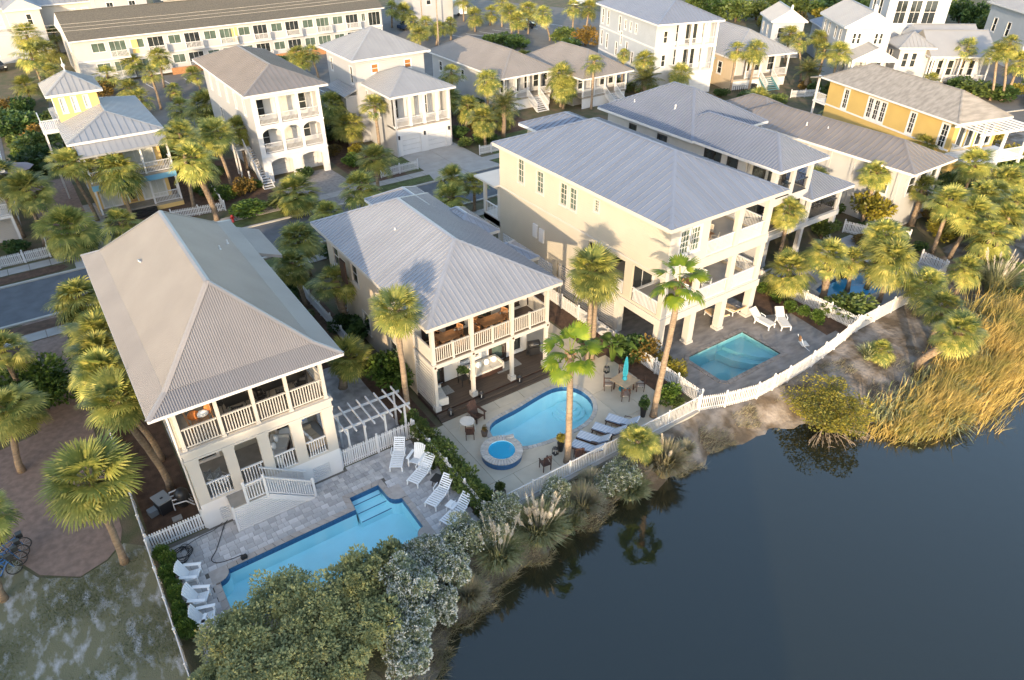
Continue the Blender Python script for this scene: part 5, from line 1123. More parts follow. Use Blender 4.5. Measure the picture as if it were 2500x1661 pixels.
I.stairs(6.0, 0, 1.45, (0, -1), 2.0, 7, 0.19, 0.3, mat('blue_green_paint', (0.10, 0.24, 0.27), 0.6, 0.1, 3)); I.rail((2.5, .1), (4.7, .1), 1.45, 1, M['white']); I.rail((7.2, .1), (9.4, .1), 1.45, 1, M['white'])
for k in (-1, 1): I.rail((6 + k * 1.05, 0), (6 + k * 1.05, -2.1), 1.45, 0.95, M['white'], 0.14, slope=-1.35)
# two-storey house with stepped white gables, far right
J = House('beach_house', 'white two-storey house with stepped gable ends and grey roofs, behind the yellow house', 98.4, 60.6, radians(-38))
J.gable_m = M['white']
J.hip(-0.5, 6.6, -0.4, 11.0, 7.9, 9.9, M['roof_grey'], 0.5, False, hf=False, hb=False, fascia=0.25)
J.boxwall(0, 6.1, 0, 10.6, 0, 7.85, M['stucco'], front=W4([(1.0, 1.45, 5.6, 7.0), (1.65, 2.1, 5.6, 7.0), (4.0, 4.45, 5.6, 7.0), (4.65, 5.1, 5.6, 7.0)]), left=W4([(1, 1.7, 5.6, 7.2), (3, 3.7, 5.6, 7.2), (6, 6.7, 5.6, 7.2), (8, 8.7, 5.6, 7.2)]))
J.hip(0.2, 6.4, -4.0, 0.0, 4.3, 5.9, M['roof_grey'], 0.5, False, hf=False, hb=False, name='porch_roof', fascia=0.25)
J.wall((0.4, -1.2), (6.0, -1.2), 1.0, 4.2, M['stucco'], [(0.5, 1.3, 0.3, 2.4, 'glassdoor', {'sill': False, 'glass': M['curtain']}), (2.2, 3.4, 0.3, 2.4, 'slider', {'grid': (2, 1), 'sill': False, 'glass': M['curtain']}), (4.3, 5.0, 0.3, 2.4, 'win')])
J.block('porch_floor', M['white'], 0.3, 6.3, -3.9, -1.2, 0.8, 1.0)
for x in (0.4, 2.3, 4.3, 6.2): J.column(x, -3.8, 1.0, 4.2, 0.3, M['white']); J.rail((x + .1, -3.8), (x + 1.8, -3.8), 1.0, 0.9, M['white'], 0.14) if x < 6 else None
mb = MB(); mb.box(-0.2, 0.2, -0.2, 0.2, 0, 0.7); mb.lathe([(0.28, 0.7), (0.05, 0.95)], n=8); mb.build('chimney', M['white'], J.t, loc=(3.05, -0.2, 9.8)); 
J2 = House('cottage', 'small white gabled cottage with a grey roof and a finial, behind the ribbed-roof cottage', 104.5, 77.5, radians(-38))
J2.gable_m = M['white']
J2.hip(-0.4, 5.4, -0.4, 7.5, 5.6, 7.4, M['roof_grey'], 0.5, False, hf=False, hb=False); J2.boxwall(0, 5, 0, 7, 0, 5.55, M['grey_side'], left=W4([(1, 1.7, 3, 4.6), (4, 4.7, 3, 4.6)]), front=W4([(1, 2, 3, 4.6), (3, 4, 3, 4.6)]))
mb = MB(); mb.box(-0.15, 0.15, -0.15, 0.15, 0, 0.5); mb.lathe([(0.22, 0.5), (0.04, 0.75)], n=8); mb.build('chimney', M['white'], J2.t, loc=(2.5, -0.2, 7.3))
J3 = House('cottage', 'low white wing with grey-blue roof between the stepped gables', 109.5, 71.5, radians(-38))
J3.hip(-0.4, 5.4, -0.4, 6.5, 5.0, 6.4, M['roof_blue'], 0.5, False); J3.boxwall(0, 5, 0, 6, 0, 4.95, M['grey_side'], left=W4([(2, 3, 2.5, 4)]))
# white-roofed house far right with a palm shadow on its roof
K = House('beach_house', 'house with broad plain white roof and open porch, top right beyond the yellow house', 107.6, 52.4, radians(-37))
K.gable_m = M['beige']
K.hip(-0.5, 8.6, -0.6, 8.5, 4.3, 7.0, M['roof_white'], 0, axis='x', hf=False, hb=False)
K.boxwall(0, 8.1, 1.5, 8.0, 0, 4.25, M['stucco'], front=W4([(0.6, 1.3, 1.2, 3.4), (1.8, 2.5, 1.2, 3.4), (3.2, 4.0, 1.2, 3.4), (4.8, 5.6, 1.2, 3.4), (6.2, 7.2, 1.2, 3.4)]), left=W4([(2, 3, 1.5, 3)]))
K.block('porch_floor', M['porch_floor'], 0, 8.1, -0.3, 1.5, 0.7, 0.9)
for i in range(5): K.column(0.1 + 1.97 * i, -0.2, 0.9, 4.25, 0.18, M['white']); K.rail((0.2 + 1.97 * i, -0.2), (1.97 * (i + 1), -0.2), 0.9, 0.9, M['white'], 0.14) if 0 < i < 4 else None
K.stairs(1.0, -0.3, 0.9, (0, -1), 1.4, 5, 0.18, 0.28, M['white'])
K.hip(-4.6, 0.6, 0.6, 6.0, 5.2, 6.9, M['roof_grey'], 0.5, False, name='side_roof'); K.boxwall(-4.1, 0.0, 1.2, 5.6, 0, 5.1, M['stucco'], front=W4([(0.6, 1.3, 2.5, 4.4), (1.8, 2.5, 2.5, 4.4)]), left=W4([(1, 2, 2.5, 4.4)]))
K2 = House('tower_house', 'tall narrow grey tower house with a glazed top, at the top right edge', 112.5, 63.5, radians(-37), cat='house')
K2.boxwall(0, 9.0, 0, 7, 0, 12.5, M['grey_side'], front=[(1.2, 2.8, 6.4, 9.6, 'win', {'grid': (2, 2)}), (3.3, 4.9, 6.4, 9.6, 'win', {'grid': (2, 2)}), (5.4, 7.2, 6.4, 9.6, 'win', {'grid': (2, 2)}), (1.2, 2.8, 10.2, 12, 'win'), (4.0, 6.5, 10.2, 12, 'win')], left=W4([(1.5, 2.6, 3.5, 5.5), (3.6, 4.7, 7.0, 9.5), (1.2, 2.2, 7.0, 9.5)]))
mb = MB(); mb.box(-0.06, 9.06, -0.08, 0, 5.9, 6.2); mb.box(-0.06, 9.06, -0.08, 0, 9.7, 10.0); mb.build('band_board', M['white'], K2.t)
K2.hip(-0.6, 9.6, -0.6, 7.6, 12.5, 14.5, M['roof_grey'], 0.5, False)
K2.hip(3.0, 12.0, -6.0, 0.0, 5.2, 6.9, M['roof_white'], 0, axis='x', hf=False, hb=False, name='wing_roof'); K2.boxwall(3.4, 11.6, -5.6, -0.02, 0, 5.1, M['stucco'], front=W4([(1, 2, 2, 4)]))
O = House('beach_house', 'pale blue-grey house cut off by the right edge at the top corner', 128, 49.5, radians(-37))
O.boxwall(0, 9, 0, 12, 0, 8.0, M['grey_side'], left=W4([(2, 3, 4, 6), (6, 7, 4, 6)]), front=W4([(2, 3, 4, 6)])); O.hip(-0.6, 9.6, -0.6, 12.6, 8.0, 10.2, M['roof_white'], 0.5, False)
O.wall((-0.01, 3), (-0.01, -3.0), 0, 3.0, M['white_side']); O.block('carport', M['white'], 0, 6, -4.5, -0.5, 2.6, 2.8)
for x in (0.2, 5.8): O.column(x, -4.3, 0, 2.6, 0.25, M['white'])
# ------------------------------------------------------------------ left edge and the back
N = House('beach_house', 'white house at the left edge, only its right-hand wall and porch in view', -11.5, 70.2)
N.wall((0, 0), (8.2, 0), 0, 6.2, M['white_side'], W4([(1, 2, 1, 2.6), (4, 5, 1, 2.6)])); N.wall((8.2, 0), (8.2, 11), 0, 6.2, M['white_side'], W4([(2, 3, 1, 2.6), (6, 7, 1, 2.6), (2, 3, 3.8, 5.4)])); N.wall((8.2, 11), (0, 11), 0, 6.2, M['white_side']); N.wall((0, 11), (0, 0), 0, 6.2, M['white_side'])
N.hip(-0.6, 8.8, -0.6, 11.6, 6.2, 8.2, M['roof_white'], 0.5, False)
N.block('porch_floor', M['white'], 3.0, 8.1, -1.8, 0, 2.6, 2.8); N.column(8.0, -1.7, 0, 2.6, 0.18, M['white']); N.column(5.5, -1.7, 0, 2.6, 0.18, M['white']); N.rail((3.1, -1.7), (8.0, -1.7), 2.8, 1, M['white'])
# long two-storey apartment block with brown shingle roof
AP = House('apartment_block', 'long white two-storey apartment block with a brown shingle roof', 9.0, 124.0, cat='building')
AP.gable_m = M['white']
Lx = 48.5
AP.hip(-0.4, Lx + .4, -0.5, 15.5, 6.0, 8.8, M['shingle_brown'], 0, axis='x', hf=False, hb=False, caps_m=M['shingle_brown'], fascia=0.18)
ops = []; rails = []
bays = [2.3 + 5.3 * i for i in range(9)]
for i, bx_ in enumerate(bays):
    w1 = min(bx_ + 1.9, Lx - 3)
    for v in (0.55, 3.35):
        ops.append((bx_, w1 - .1, v + .75, v + 2.0, 'slider', {'grid': (2, 1), 'sill': False, 'glass': M['glass_green'], 'tw': 0.05}))
        ops.append((w1 + .45, w1 + 2.7, v - .1, v + 2.05, 'slider', {'grid': (3, 1), 'sill': False, 'glass': M['glass'] if i % 3 else M['glass_green'], 'tw': 0.05}))
        rails.append((w1 + .3, w1 + 2.85, v))
ops = [o for o in ops if o[1] < Lx - .2]
AP.wall((0, 0), (Lx, 0), 0, 5.95, M['white_side'], ops, trim=M['white'])
AP.wall((0, 15), (0, 0), 0, 5.95, M['white_side'], W4([(4, 5, 3.8, 5.2), (9, 10, 3.8, 5.2)])); AP.wall((Lx, 0), (Lx, 15), 0, 5.95, M['white_side'])
mb = MB(); mb.box(-0.02, Lx + .02, -0.05, 0, 2.92, 3.1); mb.build('band_board', M['white'], AP.t)
for a, b, v in rails:
    if b > Lx - .2: continue
    AP.block('balcony', M['white'], a, b, -1.1, -0.01, v - .22, v - .08)
    r = AP.rail((a, -1.05), (b, -1.05), v - .08, 1.0, M['white'], 0.17, 0.06); AP.rail((a + .03, -1.0), (a + .03, -0.05), v - .08, 1.0, M['white'], 0.2, 0.06); AP.rail((b - .03, -1.0), (b - .03, -0.05), v - .08, 1.0, M['white'], 0.2, 0.06)
for k in range(5):
    mb = MB(); mb.box(12 + 7.5 * k, 18.8 + 7.5 * k, -1.6, -1.5, 0, 1.0); mb.build('timber_screen', M['wood'], AP.t)
for x in (7.6, 22.4): 
    mb = MB(); mb.box(x, x + .9, -0.02, -0.005, 3.4, 5.4); mb.build('apricot_panel', M['yellow2'], AP.t)
# houses beyond the apartment block
Q = House('beach_house', 'long white house with grey ribbed roof and roof terrace, at the top left corner', -7, 146, cat='house')
Q.hip(-0.5, 30, 3.2, 14, 7.6, 10.2, M['roof_grey'], 0.8, False, axis='x', hf=False, hb=False, rib=(0.08, 0.06))
Q.boxwall(0, 29.5, 3.8, 13.5, 0, 7.55, M['cream'], front=W4([(1, 2.4, 4.4, 6.6), (8.2, 9.2, 4.6, 6.6), (10, 11, 4.6, 6.6), (19, 20, 4.6, 6.6), (21, 22, 4.6, 6.6)], glass=M['curtain']))
Q.wall((0, 0), (14.5, 0), 0, 4.4, M['grey_side'], [(1.2, 4.2, 0.02, 2.6, 'garage'), (6, 7, 1.2, 2.6, 'win'), (11.5, 12.5, 0.05, 2.3, 'door', {'mat': M['white']})]); Q.block('terrace', M['cream'], 0, 14.6, 0.1, 3.78, 4.2, 4.5); Q.rail((0.1, 0.05), (9.4, 0.05), 4.5, 1.0, M['white'], 0.2, 0.05)
Q.gable_m = M['cream']
Q.hip(9.6, 15.0, -0.4, 6.5, 7.7, 9.3, M['roof_grey'], 0, hf=False, hb=False, name='gable_roof'); Q.wall((9.9, 0), (14.6, 0), 4.5, 7.7, M['cream'], W4([(2.6, 3.3, 0.8, 2.4)])); Q.wall((14.6, 0), (14.6, 3.8), 0, 7.7, M['cream'])
Q2 = House('beach_house', 'white gable-ended house with paired dark windows behind the apartment block', 15.5, 142.5, cat='house')
Q2.boxwall(0, 7.8, 0, 10, 0, 9.0, M['white_side'], front=W4([(1.6, 2.6, 5.4, 8.0), (5.0, 6.0, 5.4, 8.0)], grid=(2, 4)), right=W4([(2, 3, 5, 7)])); Q2.hip(-0.4, 8.2, -0.3, 10.4, 9.0, 11.5, M['roof_white'], 0.5, False, hf=False, hb=False)
Q3 = House('beach_house', 'cream house with an outside stair behind the apartment roof', 26.5, 145.5, cat='house')
Q3.boxwall(0, 15, 0, 10, 0, 7.4, M['cream'], front=W4([(3.2, 4.2, 4.4, 6.4), (4.8, 5.6, 4.4, 6.4), (11, 12, 4.4, 6.4)], glass=M['curtain'])); Q3.hip(-0.4, 15.4, -0.4, 10.4, 7.4, 9.6, M['roof_grey'], 0.5, False, axis='x')
for k in range(5): Q3.block('stair_flight', M['white'], 9.0 + 0.5 * k, 9.5 + 0.5 * k, -1.3, -0.02, 5.8 - .4 * k, 6.0 - .4 * k)
Q4 = House('beach_house', 'pale house with blank white wall behind the car park palms, top centre', 70, 136, cat='house')
Q4.boxwall(0, 9, 0, 8, 0, 6.5, M['white_side'], front=W4([(3, 4, 3.5, 5)])); Q4.hip(-0.4, 9.4, -0.4, 8.4, 6.5, 8.5, M['roof_grey'], 0.5, False)
# ------------------------------------------------------------------ where things are, said in words
ZONES = [
    ('left of the tan-roofed house', lambda x, y: x < 2.6 and y < 56),
    ('between the tan-roofed house and the beige house', lambda x, y: x < 16 and y < 52),
    ('on the near side of the street', lambda x, y: x < 34 and y < 56 and y > 49),
    ('around the yellow tower house', lambda x, y: x < 11.9 and y < 95),
    ('beside the arched white house', lambda x, y: x < 29 and y < 95),
    ('around the twin-garage house', lambda x, y: x < 41 and y < 95 and y > 56),
    ('between the twin-garage house and the cottages', lambda x, y: x < 51 and y < 95 and y > 56),
    ('around the apartment car park', lambda x, y: x < 47 and y >= 95),
    ('by the car park at the top centre', lambda x, y: x < 98 and y >= 95),
    ('by the tan-roofed cottages', lambda x, y: x < 70 and y > 60),
    ('around the pale grey house and blue-stair cottage', lambda x, y: x < 103 and y > 54),
    ('in the belt along the top right', lambda x, y: x > 103 and y > 54),
    ('by the far white houses at right', lambda x, y: x > 98),
    ('around the yellow house at right', lambda x, y: x > 66),
    ('around the deep blue pool at right', lambda x, y: x > 40),
    ('beside the cream house', lambda x, y: x > 24),
    ('by the kidney pool', lambda x, y: True)]
def zone(x, y): return next(n for n, f in ZONES if f(x, y))
def px_x(x, y, z=0):
    v = Vector((x, y, z - 27)); return v.dot(_rr) / v.dot(_f)
ORD = ['first', 'second', 'third', 'fourth', 'fifth', 'sixth', 'seventh', 'eighth', 'ninth', 'tenth', 'eleventh', 'twelfth', 'thirteenth', 'fourteenth', 'fifteenth', 'sixteenth', 'seventeenth', 'eighteenth', 'nineteenth', 'twentieth']
def place_labels(items, noun):
    """items [(x,y,z,adj)] -> one label each: kind, zone, rank from the left inside that zone"""
    by = {}
    for i, (x, y, z, adj) in enumerate(items): by.setdefault((adj, zone(x, y)), []).append((px_x(x, y, z), i))
    lab = {}
    for (adj, zn), l in by.items():
        l.sort()
        for k, (_, i) in enumerate(l):
            s = '%s %s %s' % (adj, noun, zn)
            if len(l) > 1: s += ', ' + ('leftmost' if k == 0 else 'rightmost' if k == len(l) - 1 else ORD[k] + ' from left')
            lab[i] = s
    return [lab[i] for i in range(len(items))]
# ------------------------------------------------------------------ palms
def blade(mb, hub, d, lat, nrm, R, ang, w, droop, fold=0.0):
    """one finger of a fan leaf: narrow, widest in the middle, tip hanging"""
    dr = d * cos(ang) + lat * sin(ang); pr = dr.cross(nrm).normalized()
    L = R * (0.72 + 0.28 * cos(ang * 0.8))
    def pt(t, s_): return hub + dr * (L * t) + pr * s_ - Vector((0, 0, 1)) * (droop * (L * t) ** 2) + nrm * (fold * L * t * (1 - t))
    mb.add([pt(0.06, 0), pt(0.5, w), pt(0.5, -w), pt(0.8, w * .75), pt(0.8, -w * .75), pt(1.0, 0)], [(0, 2, 1), (1, 2, 4, 3), (3, 4, 5)])
def fan_frond(mb, T, pet, R, nseg, spread, droop, rs, wk=1.0, arch_=0.0):
    """petiole along +X of T, then a fan blade; T is a rotation matrix for the frond"""
    d = T @ Vector((1, 0, 0)); lat = T @ Vector((0, 1, 0)); nrm = T @ Vector((0, 0, 1))
    p0 = Vector((0, 0, 0)); p1 = d * (pet * .6); p2 = d * pet - Vector((0, 0, 1)) * (arch_ * pet * pet)
    w = 0.018
    for a, b in ((p0, p1), (p1, p2)):
        mb.add([a + lat * w, a - lat * w, b - lat * w, b + lat * w], [(0, 1, 2, 3)])
    d2 = (p2 - p1).normalized(); n2 = (nrm - d2 * nrm.dot(d2)).normalized()
    for i in range(nseg):
        a = -spread + 2 * spread * i / (nseg - 1) + rs.uniform(-.03, .03)
        blade(mb, p2, d2, lat, n2, R * rs.uniform(.9, 1.05), a, R * 0.052 * wk, droop * rs.uniform(.7, 1.3), 0.12)
def frond_rot(az, el, tw=0.0): return Matrix.Rotation(az, 3, 'Z') @ Matrix.Rotation(-el, 3, 'Y') @ Matrix.Rotation(tw, 3, 'X')
def sabal_layout(rs, n=44, low=135):
    for i in range(n):
        t = i / (n - 1); el = radians(84 - low * t ** 0.95) + rs.uniform(-.12, .12); az = i * 2.39996 + rs.uniform(-.2, .2)
        yield az, el, rs.uniform(-.25, .25), 0.30 + 0.32 * min(1, t * 1.5)
def crown_mesh(seed, n=42, nseg=22):
    rs = random.Random(seed); mb = MB(); n = int(n * rs.uniform(.72, 1.12)); low = rs.uniform(112, 145); dr = rs.uniform(.22, .6); tx_ = rs.uniform(.85, 1.15)
    for az, el, tw, pet in sabal_layout(rs, n, low): fan_frond(mb, frond_rot(az, el, tw), pet * rs.uniform(.8, 1.3), 0.64 * tx_ * rs.uniform(.78, 1.15), nseg, radians(rs.uniform(85, 118)), dr * rs.uniform(.7, 1.3), rs, .80, 0.22)
    return mb.mesh('sabal_crown', M['sabal'])
CROWNS = [crown_mesh(s_) for s_ in range(9)]
FAR_CROWNS = [crown_mesh(20 + s_, 36, 17) for s_ in range(6)]
def single_frond(seed, m, nseg, R, spread, droop, wk, pet=0.5, name='frond'):
    rs = random.Random(seed); mb = MB(); fan_frond(mb, Matrix.Identity(3), pet, R, nseg, spread, droop, rs, wk, 0.2); return mb.mesh(name, m)
def feather_frond(seed):
    """arching feather leaf along +X, unit length"""
    rs = random.Random(seed); mb = MB(); n = 26; pts = []
    for i in range(n + 1): t = i / n; pts.append(Vector((t * .95, 0, 0.35 * t - 0.62 * t * t)))
    mb.tube(pts[::4] + [pts[-1]], 0.012, 4)
    for i in range(3, n + 1):
        t = i / n; L = 0.30 * sin(pi * min(1, t * 0.9 + .12)) + .05; d = (pts[i] - pts[i - 1]).normalized()
        for s_ in (-1, 1):
            e = pts[i] + Vector((0, s_, 0)) * L * .85 + d * L * .5 - Vector((0, 0, 1)) * L * rs.uniform(.05, .35)
            m_ = pts[i].lerp(e, .5); mb.add([pts[i], m_ + d * .016, e, m_ - d * .016], [(0, 1, 2, 3)])
    return mb.mesh('frond', M['date'])
FEATHER = [feather_frond(s_) for s_ in range(3)]
BOOT = None
def trunk_mesh(h, lx, ly, r0, r1, rs, kind):
    mb = MB(); n = max(4, int(h / 0.5)); pts = []; rad = []
    for i in range(n + 1):
        t = i / n; k = t * t * (3 - 2 * t) if abs(lx) + abs(ly) > .3 else t
        pts.append((lx * k + 0.04 * sin(t * 5 + rs.random()), ly * k + 0.04 * cos(t * 4), h * t - (0.15 if i == 0 else 0)))
        rad.append((r0 + (r1 - r0) * t) * (1.35 if i == 0 else rs.uniform(.94, 1.07)))
    mb.tube(pts, rad, 9)
    return mb.mesh('trunk', M['trunk'], True), pts
def boots_mesh(pts, r, z0, z1, rs, h):
    mb = MB(); n = int((z1 - z0) * 26)
    for i in range(n):
        t = z0 + (z1 - z0) * i / max(n, 1); k = t / h * (len(pts) - 1); j = min(int(k), len(pts) - 2); p = Vector(pts[j]).lerp(Vector(pts[j + 1]), k - j)
        a = i * 2.39996; d = Vector((cos(a), sin(a), 0)); s_ = Vector((-sin(a), cos(a), 0))
        b = p + d * r * .8; e = p + d * (r + rs.uniform(.09, .17)) + Vector((0, 0, rs.uniform(.13, .22)))
        mb.add([b + s_ * .06, b - s_ * .06, e - s_ * .03, e + s_ * .03, b - Vector((0, 0, .05))], [(0, 1, 2, 3), (1, 0, 4), (3, 0, 4), (2, 1, 4)])
    return mb.mesh('leaf_boots', M['boot'])
